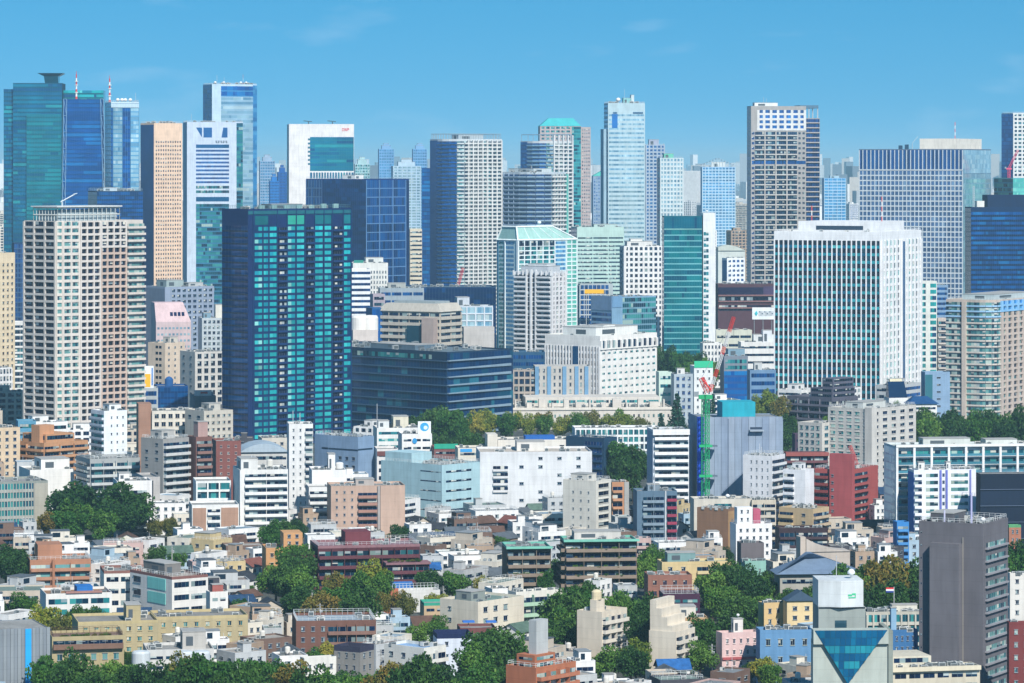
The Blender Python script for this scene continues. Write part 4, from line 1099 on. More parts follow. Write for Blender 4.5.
b = B('office_building', 'office building', 'white low office with a finned left side and deep square windows along its top', 545, 600, 657, 336, 412, 45, '#e8e6e0', vis=392, lm='the white low office with the finned side', roof='#8f9c94')
b.L.grid(7.2, 18, 'dk', '#dcdcdc', .35, .45, .7, .2, z1=b.z(347)); b.R.punch(7.2, 10, 'aqua', .5, .34, z1=b.z(350), frame='#d8dcd8', sill=False)
b.R.grid(12, 11, 'dk', '#eae8e2', .15, .3, .9, .6, z0=b.z(350), z1=b.z(341), edge=True)
b.pent(.12, .85, .2, .8, 4.4, '#e4e4e0'); b.pent(.3, .5, .25, .5, 5.6, '#dcdcd8'); b.units(16)
b.L.panel('recess', b.L.W * .52, b.L.W * .62, 0, b.z(347), glass('#1a4a78'), 0, .8)

b = B('office_building', 'office building', 'long dark glass office with slanted grey fins in front of the concrete ministry', 300, 447, 513, 352, 436, 38, '#12304e', vis=414, lm='the long dark glass office', roof='#6f7f88', reg=True)
b.L.curtain(8.0, 'slate', 2.4, .16, '#2c4a68', mcol='#143458', z1=b.h - 5.2); b.R.curtain(8.0, 'slate', 2.4, .1, '#3c5670', mcol='#143458')
fz0, fz1, fn, ffh = b.R.floors(None, None, 8.0)
for i in range(fn):
    z = fz0 + ffh * i
    mb = MB(); w = wall('#8298a8', .5); W = b.R.W
    mb.hexa([b.R.P(*q) for q in ((0, 1.5, z + ffh * .05), (W * .96, .8, z + ffh * .12), (W * .96, .05, z + ffh * .12), (0, .05, z + ffh * .05), (0, 1.5, z + ffh * .16), (W * .96, .8, z + ffh * .42), (W * .96, .05, z + ffh * .42), (0, .05, z + ffh * .16))], w)
    b.part('slanted_fin', mb.mesh('slanted_fin'))
    mb = MB(); b.L.hexa(mb, 0, b.L.W, .07, .7, z, z + ffh * .1, wall('#3c5a78', .5)); b.part('floor_ledge', mb.mesh('floor_ledge'))
b.L.ribbon(8, 'aqua', .62, .15, z0=b.h - 5.0, z1=b.h - 1.0, u0=b.L.W * .2, u1=b.L.W - 12, pane=2.4)
b.units(22, sz=1.7); b.pent(.2, .5, .3, .6, 2, '#5c7080')

b = B('office_building', 'office building', 'beige concrete office stepped like a ziggurat with a chamfered attic', 379, 440, 461, 312, 398, 60, '#b8ac98', vis=338, lm='the beige ziggurat office', roof='#8a9088', par=.3)
b.L.grid(6.3, 6, 'dk', '#c0b6a4', .5, .04, .5, 1.0, z1=b.h - 1); b.R.grid(6.3, 2, 'dk', '#c4baa8', .5, .04, .5, 1.0, z1=b.h - 1)
mb = MB(); W, D, h0 = b.W, b.D, b.h
mb.hexa([(-1, -1, h0), (W + 1, -1, h0), (W + 1, D + 1, h0), (-1, D + 1, h0), (1, 2, b.z(304)), (W - 1, 2, b.z(304)), (W - 1, D - 5, b.z(304)), (1, D - 5, b.z(304))], wall('#c0b8a8')); b.part('attic', mb.mesh('attic'))
mb = MB(); mb.box(4, W - 4, 6, D - 9, b.z(304), b.z(302), wall('#94a0a4')); b.part('roof_deck', mb.mesh('roof_deck'))
b.block('stair_tower', -6, -.1, D * .03, D * .22, -.3, b.z(318), '#b09a90'); b.block('glass_or_lit_bay', -3, -.1, D * .25, D * .5, -.3, b.z(326), '', glass('#1a4a60'))
b = B('office_building', 'office building', 'grey white block with open frame bays and a square roof turret beside the ziggurat office', 454, 458, 493, 306, 392, 8, '#c0c8d0', 24, vis=338, lm='the framed block with the roof turret')
b.R.grid(7.2, 4, 'ice', '#c8d0d8', .18, .14, .6, .5); b.pent(.0, .35, .2, .8, 5.4, '#c0c8d0'); b.units(6)
b.block('annex', 2, b.W - 1, -14, -.1, -.3, b.z(326), '#bcb8b4')
crane('small red lattice crane boom standing behind the ziggurat office', 455, 372, 300, 297, (463, 268), '#d83848', .5, jw=.7)

b = B('apartment_building', 'apartment building', 'cream apartment tower with many small windows at the left edge beside the peach tower', -26, -4, 15, 253, 415, 45, '#e2cba0', vis=372, lm='the cream tower at the left edge')
b.R.punch(6.3, 4, 'dk', .4, .45, z1=b.z(262), frame='#c8b490'); b.units(3)
b = B('office_building', 'office building', 'dark blue glass office between the cream tower and the peach tower', 12, 14, 28, 243, 372, 8, '#1a3c60', 30, vis=300)
b.R.grid(4.8, 4, 'deep', '#3c5c80', .25, .1)
b = B('apartment_building', 'apartment building', 'white apartment block with balconies below the cream tower at the left edge', 12, 14, 26, 322, 402, 8, '#dcdcd8', 20, vis=372)
b.R.balc(6, 2, 'res', '#e0e0dc', 1.2, 1.0)
b = B('apartment_building', 'apartment building', 'white lattice fronted block low at the left edge', -20, -4, 12, 368, 428, 42, '#e0e0e0', vis=385)
b.R.grid(7, 5, 'res', '#e4e4e4', .35, .3, .5, .4); b.units(4)

b = B('office_building', 'office building', 'wide maroon brown office with dark ribbon storeys behind the white finned office block', 715, 718, 800, 284, 356, 4, '#5a3440', 46, vis=322, lm='the wide maroon office', roof='#6a5468')
b.R.ribbon(7, 'blk', .64, .2, z0=b.h - 22, z1=b.h - 9, pane=2.4, frame='#3a2a38'); b.R.panel('dark_fascia', .1, b.W * .55, b.h - 8.6, b.h - 2.6, glass('#241c3c', .1), 0, .4); b.R.panel('dark_fascia', b.W * .55 + .1, b.W - .1, b.h - 8.6, b.h - 2.0, wall('#4a3c5c'), 0, .3)
for zz in (b.h - 9.4, b.h - 14, b.h - 19): b.R.panel('ledge', .1, b.W - .1, zz, zz + 1.1, wall('#8c5c5c'), 0, 1.1)
b.units(10, sz=1.6)
b = B('office_building', 'office building', 'white office of dark square windows behind the wide maroon office', 722, 727, 745, 258, 340, 24, '#e4e8ec', vis=276)
b.R.punch(4.6, 4, 'deep', .6, .5, sill=False); b.L.panel('glass_or_shade_panel', .3, b.L.W - .3, 1, b.h - 2, glass('#2a70a8'), 0, .1); b.units(4)
b = B('hall', 'hall', 'low hall with a pale curved roof above the white office behind the maroon office', 716, 718, 745, 250, 330, 6, '#c8d0cc', 20, vis=257)
mb = MB(); W, D = b.W, b.D; n = 8
for k in range(n):
    a, c = k / n, (k + 1) / n; fz = lambda t: b.h - .6 + 5 * math.sin(math.pi * (t * .8 + .2)) 
    mb.hexa([(W * a, -1, b.h - .6), (W * c, -1, b.h - .6), (W * c, D, b.h - .6), (W * a, D, b.h - .6), (W * a, -1, fz(a)), (W * c, -1, fz(c)), (W * c, D, fz(c)), (W * a, D, fz(a))], wall('#c0c8c0', .5))
b.part('curved_roof', mb.mesh('curved_roof'))

# valley between the peach tower and the navy tower
b = B('office_building', 'office building', 'grey office with a blank left wall and small windows under the peach stone tower', 145, 165, 214, 287, 388, 30, '#8f9cb0', vis=300, lm='the grey office with the blank left wall')
b.R.punch(5.5, 8, 'dk', .6, .5, u0=b.W * .12, frame='#8c98a4'); b.L.panel('blank_panel', .2, b.L.W - .2, 1, b.h - 1.2, wall('#7c8698'), 0, .06)
b.pent(.15, .5, .3, .8, 4, '#98a8a8'); b.units(8); b.pent(.6, .9, .3, .7, 2, '#b0b4b4')
b = B('office_building', 'office building', 'pink tiled building with a slanted upper front and a row of four windows', 151, 156, 191, 322, 400, 14, '#ccb2b4', vis=341, lm='the pink tiled building')
mb = MB(); W, D = b.W, b.D; pk = wall('#d2b2b4')
mb.hexa([(0, 0, b.h), (W, 0, b.h), (W, D, b.h), (0, D, b.h), (0, 7, b.z(303)), (W * .82, 7, b.z(303)), (W * .82, D, b.z(303)), (0, D, b.z(303))], pk); o = b.part('slanted_front', mb.mesh('slanted_front'))
mb = MB(); g = glass('#1a2450')
for k in range(4): 
    x0, x1 = W * (.42 + .11 * k), W * (.50 + .11 * k); t0, t1 = .3, .5; z0, dz = b.h, b.z(303) - b.h
    mb.poly([(x0, 7 * t0 - .12, z0 + dz * t0), (x1, 7 * t0 - .12, z0 + dz * t0), (x1 , 7 * t1 - .12, z0 + dz * t1), (x0, 7 * t1 - .12, z0 + dz * t1)], g)
obj('window', mb.mesh('window'), o)
b.R.ribbon(6, 'ice', .35, .3, bays=9, gap=.9, pane=2, frame='#c89aa4', z1=b.h - 2); b.pent(.1, .5, .6, .9, 6.5, '#ccd0d0'); b.units(4)
b = B('apartment_building', 'apartment building', 'beige building with small dark balconies low between the peach and navy towers', 148, 165, 185, 343, 412, 42, '#d8c0a4', vis=384)
b.L.ribbon(6, 'blk', .45, .3, bays=2, u0=b.L.W * .45, u1=b.L.W * .8); b.R.punch(6, 3, 'dk', .25, .3); b.units(4); b.pent(.5, .9, .3, .7, 3, '#cfc4b4')
b = B('office_building', 'office building', 'grey white building with tall square windows and roof greenery left of the navy tower', 180, 195, 224, 352, 420, 30, '#c8c4bc', vis=390, lm='the grey white building with roof greenery')
b.R.punch(7, 4, 'blk', .6, .62, u0=b.W * .04); b.L.punch(7, 2, 'dk', .2, .3); b.units(5)
b = B('office_building', 'office building', 'grey white gridded office above the roof greenery left of the navy tower', 198, 202, 226, 318, 402, 10, '#b8c0c4', 22, vis=346)
b.R.punch(5.5, 5, 'dk', .6, .5); b.pent(.6, .9, .2, .6, 8, '#dcd8c8', louv=False); b.pent(.1, .4, .2, .6, 3, '#7a98a8'); b.units(4)
b = B('office_building', 'office building', 'dark blue glass building with a shadowed dome roofed tower left of the navy tower', 154, 157, 188, 386, 428, 5, '#1a4a84', 20, vis=404)  # shadow on a white building put into blue glass; dome follows the shadow outline
b.R.curtain(6, 'blue', 2, .3, '#0c3c78', mcol='#1a4a80'); mb = MB(); mb.lathe(b.W * .42, 6, [(2.4, b.h - .7), (2.4, b.z(380)), (1.4, b.z(378)), (.1, b.z(377))], wall('#2a5c98', .5)); b.part('dome', mb.mesh('dome'))
b = B('office_building', 'office building', 'small grey building with a white roof hoarding in front of the dark blue glass building', 190, 194, 216, 396, 436, 12, '#6c7c88', 18, vis=402)
b.R.panel('hoarding', .2, b.W * .8, b.h, b.h + 3.2, wall('#e4e4e4'), -.6, -.2); b.R.panel('sign_lettering', b.W * .3, b.W * .62, b.h + 1.2, b.h + 2.2, plain('#d04048'), -.19, -.08)
b = B('office_building', 'office building', 'grey glass fronted building with a yellow and white upright sign beside the peach tower', 143, 144, 158, 388, 432, 4, '#a8b0b4', 16, vis=404)
b.R.ribbon(8, 'deep', .55, .25); b.R.panel('sign_board', .3, 5.4, b.h - .5, b.z(366), wall('#e8ecf0'), -.8, -.3); b.R.panel('sign_panel', .5, 3.6, b.h + .5, b.z(374), plain('#f4b81c'), -.29, -.15); b.R.panel('sign_lettering', 4.2, 4.9, b.h + 1.5, b.z(368), plain('#2878c8'), -.29, -.15)

# between the navy tower and the framed glass tower
b = B('office_building', 'office building', 'white building with green tinted roof glass behind the striped white office', 349, 353, 388, 263, 372, 8, '#dcdcd4', 26, vis=268)
b.R.punch(5, 7, 'dk', .45, .5, z1=b.h - 5, u0=b.W * .4); b.R.panel('glass_or_shade_panel', b.W * .03, b.W * .3, b.h - 4, b.h + 2, glass('#4cb4a0'), -.5, -.2); b.pent(.4, .9, .3, .7, 3.5, '#d4d8d4'); b.units(6)
b = B('office_building', 'office building', 'white office with bold dark stripes right beside the navy tower', 345, 348, 370.5, 269, 384, 8, '#e4e6e6', 22, vis=310, lm='the striped white office')
b.R.ribbon(5.6, 'navy', .45, .3, m=0.1, pane=2.2)
b = B('office_building', 'office building', 'cream striped office half hidden beside the deep blue gridded tower', 409, 410, 422, 229, 340, 4, '#d8ccae', 22, vis=262)
b.R.ribbon(4.4, 'dk', .4, .3, m=.2)
b = B('office_building', 'office building', 'low grey building of blank panels in front of the deep blue gridded tower', 378, 380, 424, 288, 384, 6, '#98a4ac', 24, vis=296)
b.R.ribbon(8, 'deep', .4, .2, bays=4); b.units(9); b.pent(.2, .6, .3, .7, 3, '#a8aca8')
b = B('office_building', 'office building', 'long low dark blue roofed building at the foot of the round cornered tower', 400, 404, 496, 287, 376, 4, '#1c3c60', 40, vis=300, roof='#5c7484')
b.R.curtain(6, 'navy', 2.2, .25, '#0c2c54'); b.units(16, sz=1.3)
b = B('office_building', 'office building', 'mauve grey small office with strip windows left of the ziggurat office', 370, 373, 385, 294, 392, 14, '#a49aa4', 18, vis=308); b.R.ribbon(6, 'dk', .5, .25)
b = B('office_building', 'office building', 'dark blue cube building left of the ziggurat office', 366, 372, 388, 308, 396, 18, '#24588c', 20, vis=338); b.R.curtain(7, 'blue', 3, .1, '#1a4c84')
b = B('silo_block', 'silo', 'pair of white cylinders on a low block beside the navy tower', 350, 353, 378, 330, 406, 6, '#d0c4bc', 18, vis=340, lm='the pair of white cylinders')
for x in (.30, .72):
    mb = MB(); mb.lathe(b.W * x, 6, [(5.2, b.h - .7), (5.2, b.z(318)), (4.4, b.z(316)), (.1, b.z(315.5))], wall('#ece8e0', .6), 18); b.part('cylinder', mb.mesh('cylinder'))
b.pent(.1, .8, .75, .95, 7, '#8c3848')

b = B('institute', 'institute', 'long stone coloured institute with chimneys and rows of plain windows behind yellow green trees', 468, 472, 672, 408, 430, 3, '#d2cabc', 46, vis=413, lm='the long stone institute', roof='#b8b4a8')
b.R.punch(9, 40, 'res', .4, .4, z1=b.h - 2.4, frame='#b4a898', sill=False); b.R.panel('cornice', -.3, b.W + .3, b.h - 1.4, b.h - .4, wall('#d8d0c2'), 0, .6)
for k in range(16):
    x = .03 + .062 * k; b.block('chimney' if k % 2 else 'dormer', b.W * x, b.W * (x + .008 + .018 * (k % 3)), 4 + 3 * (k % 3), 9 + 3 * (k % 3), b.h - .6, b.h + 2.2 + 1.8 * (k % 2), '#d0c8bc')
b.units(30, sz=1.4)
b.block('rear_range', b.W * .28, b.W * .96, 20, 44, b.h - .7, b.z(400), '#d4ccc0'); f, g = b.blockfaces(b.W * .28, b.W * .96, 20, 44)
f.ribbon(6, 'aqua', .4, .3, bays=8, z0=b.h + .1, z1=b.z(401), frame='#b4a898')
b = B('apartment_building', 'apartment building', 'grey block of brown piers and balconies left of the white finned side office', 512, 513, 536, 370, 424, 4, '#a4988c', 20, vis=398); b.R.grid(7, 4, 'dk', '#a89c90', .3, .22, .8, .7); b.units(4)
b = B('apartment_building', 'apartment building', 'pale block of blue and beige upright strips before the white finned side office', 533, 535, 590, 366, 424, 4, '#b4b0a8', 20, vis=396, roof='#5a7c98')
b.R.punch(7, 10, 'dk', .35, .5)
for k in (0, .22, .5, .72, .9): b.R.panel('blue_pier', b.W * k, b.W * (k + .07), 0, b.h - .3, wall('#6c94b4'), 0, .8)
b = B('office_building', 'office building', 'low dark blue annex with a pale roof beside the long dark glass office', 497, 499, 545, 352, 418, 4, '#2c5474', 22, vis=372, roof='#7d9aac'); b.R.ribbon(7, 'deep', .5, .25); b.units(8)

# right of the stair core tower
b = B('apartment_building', 'apartment building', 'dark blue fronted building with teal upper windows beside the crane boom', 720, 724, 748, 356, 416, 10, '#7c8490', vis=392, lm='the dark fronted building by the crane boom')  # lower front blue: cast shade put into the glass colour
b.R.curtain(6, 'blue', 2, .35, '#28508c', z1=b.h - 9, mcol='#1a4880'); b.R.ribbon(6, 'aqua', .6, .2, z0=b.h - 8.6, z1=b.h - 1.5); b.pent(.2, .9, .2, .8, 4, '#7a98a8'); b.units(5)
b = B('apartment_building', 'apartment building', 'blue shaded small office right of the dark fronted building by the crane boom', 747, 750, 776, 370, 420, 8, '#6c8cac', vis=392); b.R.ribbon(8, 'deep', .5, .25); b.units(5); b.pent(.2, .5, .3, .7, 4, '#c0c4c4')  # shade put into the wall as blue
b = B('office_building', 'office building', 'white layered office with long ledges and a roof signboard below the maroon office', 738, 741, 786, 342, 374, 5, '#dcdcd8', 26, vis=368, lm='the white layered office')
b.R.ribbon(7.5, 'dk', .3, .3, m=.1, pane=2); b.pent(.3, .98, .3, .8, 5, '#d4d8d8'); b.pent(.5, .7, .2, .7, 8, '#d8dce0'); b.units(8)
mb = MB(); x0, x1 = b.R.u(754), b.R.u(776); z0, z1 = b.z(320), b.z(308)
mb.box(x0, x1, 8, 8.6, z0, z1, wall('#e4eaec')); o = b.part('signboard', mb.mesh('signboard'))
mb = MB(); g = plain('#3c5468')
for k in range(6):
    a = x0 + (x1 - x0) * (.30 + .115 * k); w = (x1 - x0) * .08; zb, zh = z0 + (z1 - z0) * .28, (z1 - z0) * .4; t = w * .24
    mb.box(a, a + t, 7.9, 7.98, zb, zb + zh, g); mb.box(a + w - t, a + w, 7.9, 7.98, zb, zb + zh, g)
    if k % 2: mb.box(a + t, a + w - t, 7.9, 7.98, zb + zh * .4, zb + zh * .6, g)
    else: mb.box(a + t, a + w - t, 7.9, 7.98, zb + zh * .8, zb + zh, g)
obj('sign_lettering', mb.mesh('sign_lettering'), o)
mb = MB(); mb.lathe(0, 0, [(.1, 0), (1, .5), (.1, 1)], plain('#38b4c0'), 6); q = obj('sign_emblem', mb.mesh('sign_emblem'), o, (x0 + (x1 - x0) * .18, 7.7, z0 + (z1 - z0) * .3)); q.scale = (1.2, .2, (z1 - z0) * .42)
mb = MB()
for t in (.1, .5, .9): mb.bar((x0 + (x1 - x0) * t, 9, b.h - .7), (x0 + (x1 - x0) * t, 9, z1 - .5), .25, plain('#8a9498'))
obj('stand', mb.mesh('stand'), o)
b = B('office_building', 'office building', 'pale cream hall roofline between the stair core tower and the maroon office', 714, 716, 752, 330, 366, 4, '#c8ccb8', 22, vis=340); b.R.ribbon(9, 'dk', .3, .2, bays=3); b.units(6)
b = B('house', 'house', 'white low building of square windows at the foot of the stair core tower', 700, 703, 722, 343, 388, 7, '#e4e4e0', 16, vis=350); b.R.punch(6, 5, 'dk', .5, .5); b.units(4)
b = B('office_building', 'office building', 'white building with a green roof hoarding just behind the crane cab', 690, 694, 713, 366, 418, 8, '#e0e4e4', 16, vis=384); b.R.panel('hoarding', .1, b.W - .1, b.h - 1, b.z(361), plain('#2fbc8c'), 0, .3); b.R.punch(7, 3, 'dk', .3, .3); b.units(3)
b = B('house', 'house', 'small pale green office with two window bands right of the white finned side office', 656, 659, 672, 372, 424, 8, '#c4d8cc', 16, vis=390); b.R.ribbon(8, 'aqua', .4, .3)
b = B('office_building', 'office building', 'jumbled grey and blue low building left of the crane boom', 671, 674, 693, 374, 426, 10, '#a8b4bc', 16, vis=388); b.R.punch(7, 3, 'deep', .5, .5); b.units(5); b.pent(.2, .6, .2, .6, 3, '#dcdcd8')

b = B('apartment_building', 'apartment building', 'dark brown grey stepped apartment house before the white finned office block', 787, 832, 858, 398, 436, 40, '#585868', vis=404, lm='the dark stepped apartment house', roof='#6c6c74')
b.L.balc(6.5, 4, 'blk', '#6c6a78', 1.3, 1.0); b.R.balc(6.5, 4, 'blk', '#6a6874', 1.3, 1.0)
b.block('upper_storey', 3, b.W - .2, 2, b.D * .55, b.h - .8, b.z(389), '#5c5c6c'); b.block('upper_storey', 5, b.W - .2, 3, b.D * .34, b.z(389), b.z(379), '#606070')
f, g = b.blockfaces(3, b.W - .2, 2, b.D * .55); g.ribbon(6, 'blk', .5, .3, z0=b.h - .7, z1=b.z(389)); f.ribbon(6, 'blk', .5, .3, z0=b.h - .7, z1=b.z(389))
f, g = b.blockfaces(5, b.W - .2, 3, b.D * .34); g.ribbon(5, 'blk', .5, .3, z0=b.z(389), z1=b.z(379)); f.ribbon(5, 'blk', .5, .3, z0=b.z(389), z1=b.z(379))
b.units(5)
b = B('apartment_building', 'apartment building', 'slim white tower with green glass bays squeezed right of the white finned office block', 919, 922, 937, 281, 400, 8, '#d4d8d0', 24, vis=356)
b.R.ribbon(6, 'jade', .65, .15, u0=b.W * .55, u1=b.W * .95); b.R.ribbon(6, 'aqua', .65, .15, u0=.1, u1=b.W * .25)
b = B('office_building', 'office building', 'plain blue grey slab between the white finned office block and the beige tower', 921, 925, 950, 372, 424, 8, '#84a0bc', 22, vis=398); b.R.panel('glass_or_shade_panel', .1, b.W * .3, 1, b.h - 1.5, glass('#3c7c8c'), 0, .1); b.R.punch(7, 1, 'dk', .5, .2, u0=b.W * .4, u1=b.W * .7)
b = B('office_building', 'office building', 'bluish grey office in the gap above the plain blue grey slab', 921, 926, 948, 285, 372, 8, '#7c98b4', 26, vis=300); b.R.ribbon(5, 'deep', .5, .25); b.units(5)
b = B('apartment_building', 'apartment building', 'small beige block in the gap left of the beige tower with sky blue top storeys', 936, 938, 947, 318, 400, 6, '#c4b4a8', 18, vis=344); b.R.balc(6, 1, 'res', '#c8bcb0', 1, .9)
b = B('house', 'house', 'white pavilion with a dark tilted glass roof before the white finned office block', 884, 889, 908, 398, 436, 14, '#e4e4e0', 14, vis=400)
mb = MB(); W = b.W; mb.hexa([(.2, .4, b.h), (W - .2, .4, b.h), (W - .2, 6, b.h), (.2, 6, b.h), (.8, 4, b.z(382)), (W - .8, 4, b.z(382)), (W - .8, 6, b.z(382)), (.8, 6, b.z(382))], glass('#10355c')); b.part('tilted_glass', mb.mesh('tilted_glass')); b.block('roof_crest', 2, W - 2, 4.2, 5.8, b.z(382), b.z(379.5), '#e8dcb0')
b = B('house', 'house', 'low building under a navy blue hipped roof right of the tilted glass pavilion', 905, 909, 937, 404, 440, 10, '#dfe0dc', 14, vis=404, par=.1)
mb = MB(); W, D = b.W, b.D; mb.hexa([(-1, -1, b.h), (W + 1, -1, b.h), (W + 1, D, b.h), (-1, D, b.h), (4, 5, b.z(397)), (W - 4, 5, b.z(397)), (W - 4, 7, b.z(397)), (4, 7, b.z(397))], wall('#1a4878', .6)); b.part('hipped_roof', mb.mesh('hipped_roof')); b.R.ribbon(6, 'dk', .4, .3)
# ------------------------------------------------------------------ the middle ground, y 400 to 550 in the photograph
AB, OB, HS = ('apartment_building', 'apartment building'), ('office_building', 'office building'), ('house', 'house')
b = B(*AB, 'white corner building with a plain pierced right wall in front of the peach tower', 91, 104, 127, 411, 488, 32, '#e4e8ec', vis=440, lm='the white corner building before the peach tower')
b.L.balc(7, 1, 'aqua', '#d0d8e0', 1.0, .9); b.R.punch(8, 3, 'dk', .22, .22, u0=b.W * .2); b.pent(.4, .9, .3, .8, 2.5, '#e0e4e4'); b.units(3)
b = B(*AB, 'stepped orange terracotta apartment house left of the white corner building', 12, 44, 88, 443, 492, 38, '#c88a50', vis=458, lm='the stepped terracotta apartment house')
b.L.balc(7, 2, 'dk', '#cc8e54', 1.3, 1.0); b.R.balc(7, 3, 'dk', '#cc8e54', 1.3, 1.0)
b.block('upper_storey', b.W * .1, b.W * .75, 2, b.D * .8, b.h - .8, b.z(435), '#c88a50'); b.block('stair_tower', b.W * .02, b.W * .35, 4, 10, b.h - .8, b.z(426), '#cc8c54')
f, g = b.blockfaces(b.W * .1, b.W * .75, 2, b.D * .8); g.ribbon(6, 'dk', .5, .3, z0=b.h, z1=b.z(435)); f.ribbon(6, 'dk', .5, .3, z0=b.h, z1=b.z(435)); b.units(6)
b = B(*AB, 'sandy beige block cut by the left edge beside the terracotta apartment house', -20, -6, 20, 428, 492, 25, '#d8bc94', vis=450); b.R.punch(7, 3, 'dk', .4, .45); b.units(3)
b = B(*OB, 'blue grey glass box behind the terracotta apartment house', 16, 18, 36, 421, 476, 6, '#5c94b0', 16, vis=428); b.R.ribbon(7, 'aqua', .5, .3)
b = B(*OB, 'cream building of large square windows beside a brown blank block', 149, 152, 196, 411, 478, 8, '#d8d0c0', 24, vis=432, lm='the cream building of large square windows')
b.R.punch(8, 6, 'dk', .62, .55, frame='#c8c0b0'); b.units(5); b.block('side_block', -b.W * .3, -.1, 2, 16, -.3, b.z(404), '#a8785c')
b = B(*OB, 'pale stone office with a blank left side and window rows on its right', 185, 204, 233, 411, 482, 36, '#c4bcac', vis=438, lm='the pale stone office')
b.R.punch(7, 5, 'dk', .5, .4, frame='#b0a898'); b.L.punch(9, 2, 'dk', .3, .3, lit=.6); b.units(5); b.pent(.5, .9, .5, .9, 2.5, '#b8b4a8')
b = B(*AB, 'grey apartment block with a blank left side and white curved balconies', 141, 163, 189, 439, 522, 40, '#9a9894', vis=490, lm='the grey block with curved white balconies')
b.R.balc(7.3, 1, 'dk', '#ccccc8', 1.6, 1.0); b.L.punch(7.3, 2, 'dk', .25, .35, lit=.7); b.pent(.2, .7, .3, .8, 3, '#b4b2ac'); b.units(4); b.rail()
b = B(*AB, 'brown apartment block with stacked balconies right of the grey block', 187, 196, 212, 437, 520, 30, '#84544a', vis=490); b.R.balc(7.3, 1, 'dk', '#94685c', 1.3, 1.0); b.pent(.3, .9, .3, .8, 6, '#b48c84', louv=False)
b = B(*AB, 'red brown brick apartment block with small windows right of the stacked brown balconies', 212, 216, 241, 441, 512, 8, '#8c4c44', 18, vis=470, lm='the red brown brick block'); b.R.punch(7, 3, 'dk', .3, .35, frame='#b8a8a0'); b.units(3)
b = B(*AB, 'grey frame apartment block with wide balconies behind the big round tree', 76, 90, 140, 459, 518, 16, '#a0a4a4', vis=485, lm='the grey frame block behind the big round tree')
b.R.balc(8, 4, 'res', '#c0c4c4', 1.5, 1.0); b.L.balc(8, 1, 'res', '#b0b4b4', 1.2, 1.0); b.units(7); b.rail()
b = B(*HS, 'white stepped house with roof plant left of the grey frame block', 19, 30, 74, 470, 514, 14, '#e0ded8', vis=478); b.pent(.3, .95, .2, .8, 4, '#e4e2dc'); b.units(5)
b = B(*OB, 'grey office of upright ribs and green windows at the left edge', -14, -2, 48, 482, 538, 12, '#8c928c', vis=518, lm='the ribbed grey office at the left edge')
b.R.grid(9, 12, 'jade', '#a4a8a0', .35, .25, .6, .3, u1=b.W * .72); b.R.panel('blank_panel', b.W * .73, b.W - .1, 0, b.h - 1, wall('#a8a494'), 0, .2); b.units(5)
b = B(*AB, 'white building with three black balconies right of the big round tree', 113, 117, 152, 481, 540, 10, '#e4e2e0', vis=516, depth_=18, lm='the white building with black balconies')
b.R.balc(7.4, 1, 'dk', '#20242c', 1.2, 1.0, u0=b.W * .32, u1=b.W * .85, z1=b.h - 3, rail=plain('#1a1e26')); b.R.punch(7.4, 1, 'dk', .5, .4, u0=.6, u1=b.W * .3); b.units(4); b.pent(.1, .4, .4, .8, 2.4, '#dcdad8')
b = B(*AB, 'narrow grey slab with a black upright slot behind the white building with black balconies', 136, 145, 160, 477, 532, 16, '#b4b0ac', vis=500); b.R.panel('slot', b.W * .2, b.W * .55, 0, b.h - 1.5, plain('#1c2430'), 0, .12)
b = B(*AB, 'small white glass fronted building in a white frame', 193, 196, 231, 481, 536, 5, '#e0e2e0', 18, vis=505, lm='the small white framed glass building'); b.R.grid(8, 3, 'aqua', '#e6e8e6', .25, .12, 1.0, .8)
b = B(*HS, 'low white building with two blank tan panels below the small white framed glass building', 189, 192, 239, 505, 546, 5, '#e2e2de', 18, vis=527); b.R.panel('tan_panel', .3, b.W * .3, 1, b.h - 1.2, wall('#b4876a'), 0, .25); b.R.panel('tan_panel', b.W * .62, b.W - .3, 1, b.h - 1.2, wall('#b4876a'), 0, .25); b.R.balc(8, 1, 'dk', '#e4e4e0', 1, .9, u0=b.W * .33, u1=b.W * .6)
b = B(*AB, 'white apartment block of long balconies left of the tall slim white block', 233, 240, 288, 470, 540, 8, '#dededa', 22, vis=520, lm='the white block of long balconies')
b.R.balc(7.2, 2, 'dk', '#e6e6e2', 1.4, 1.0, u0=b.W * .1); b.pent(.05, .4, .2, .8, 4, '#d8d8d4'); b.tank(.7, .5); b.units(4); b.mast(.3, .4, 6)
b = B(*HS, 'pale grey dome roofed hall behind the white block of long balconies', 236, 240, 288, 452, 506, 6, '#c4c4c0', 22, vis=462, par=.2)
mb = MB(); W, D = b.W, b.D; n = 10
for k in range(n):
    fz = lambda t: b.h - .1 + 3.6 * math.sin(math.pi * t) ** .8
    a, c = k / n, (k + 1) / n; mb.hexa([(W * a, -1, b.h - .1), (W * c, -1, b.h - .1), (W * c, D, b.h - .1), (W * a, D, b.h - .1), (W * a, -1, fz(a) + .05), (W * c, -1, fz(c) + .05), (W * c, D, fz(c) + .05), (W * a, D, fz(a) + .05)], wall('#a8b8c4', .5))
b.part('curved_roof', mb.mesh('curved_roof')); b.R.ribbon(8, 'dk', .4, .3)
b = B(*HS, 'beige little building with small windows left of the tall slim white block', 258, 262, 287, 438, 500, 8, '#c4bcac', 16, vis=452); b.R.punch(7, 3, 'dk', .4, .35); b.units(4)
b = B(*AB, 'tall slim white block with a column of balconies on its right edge', 287, 289, 313, 424, 522, 5, '#dcdcda', 16, vis=500, lm='the tall slim white block')
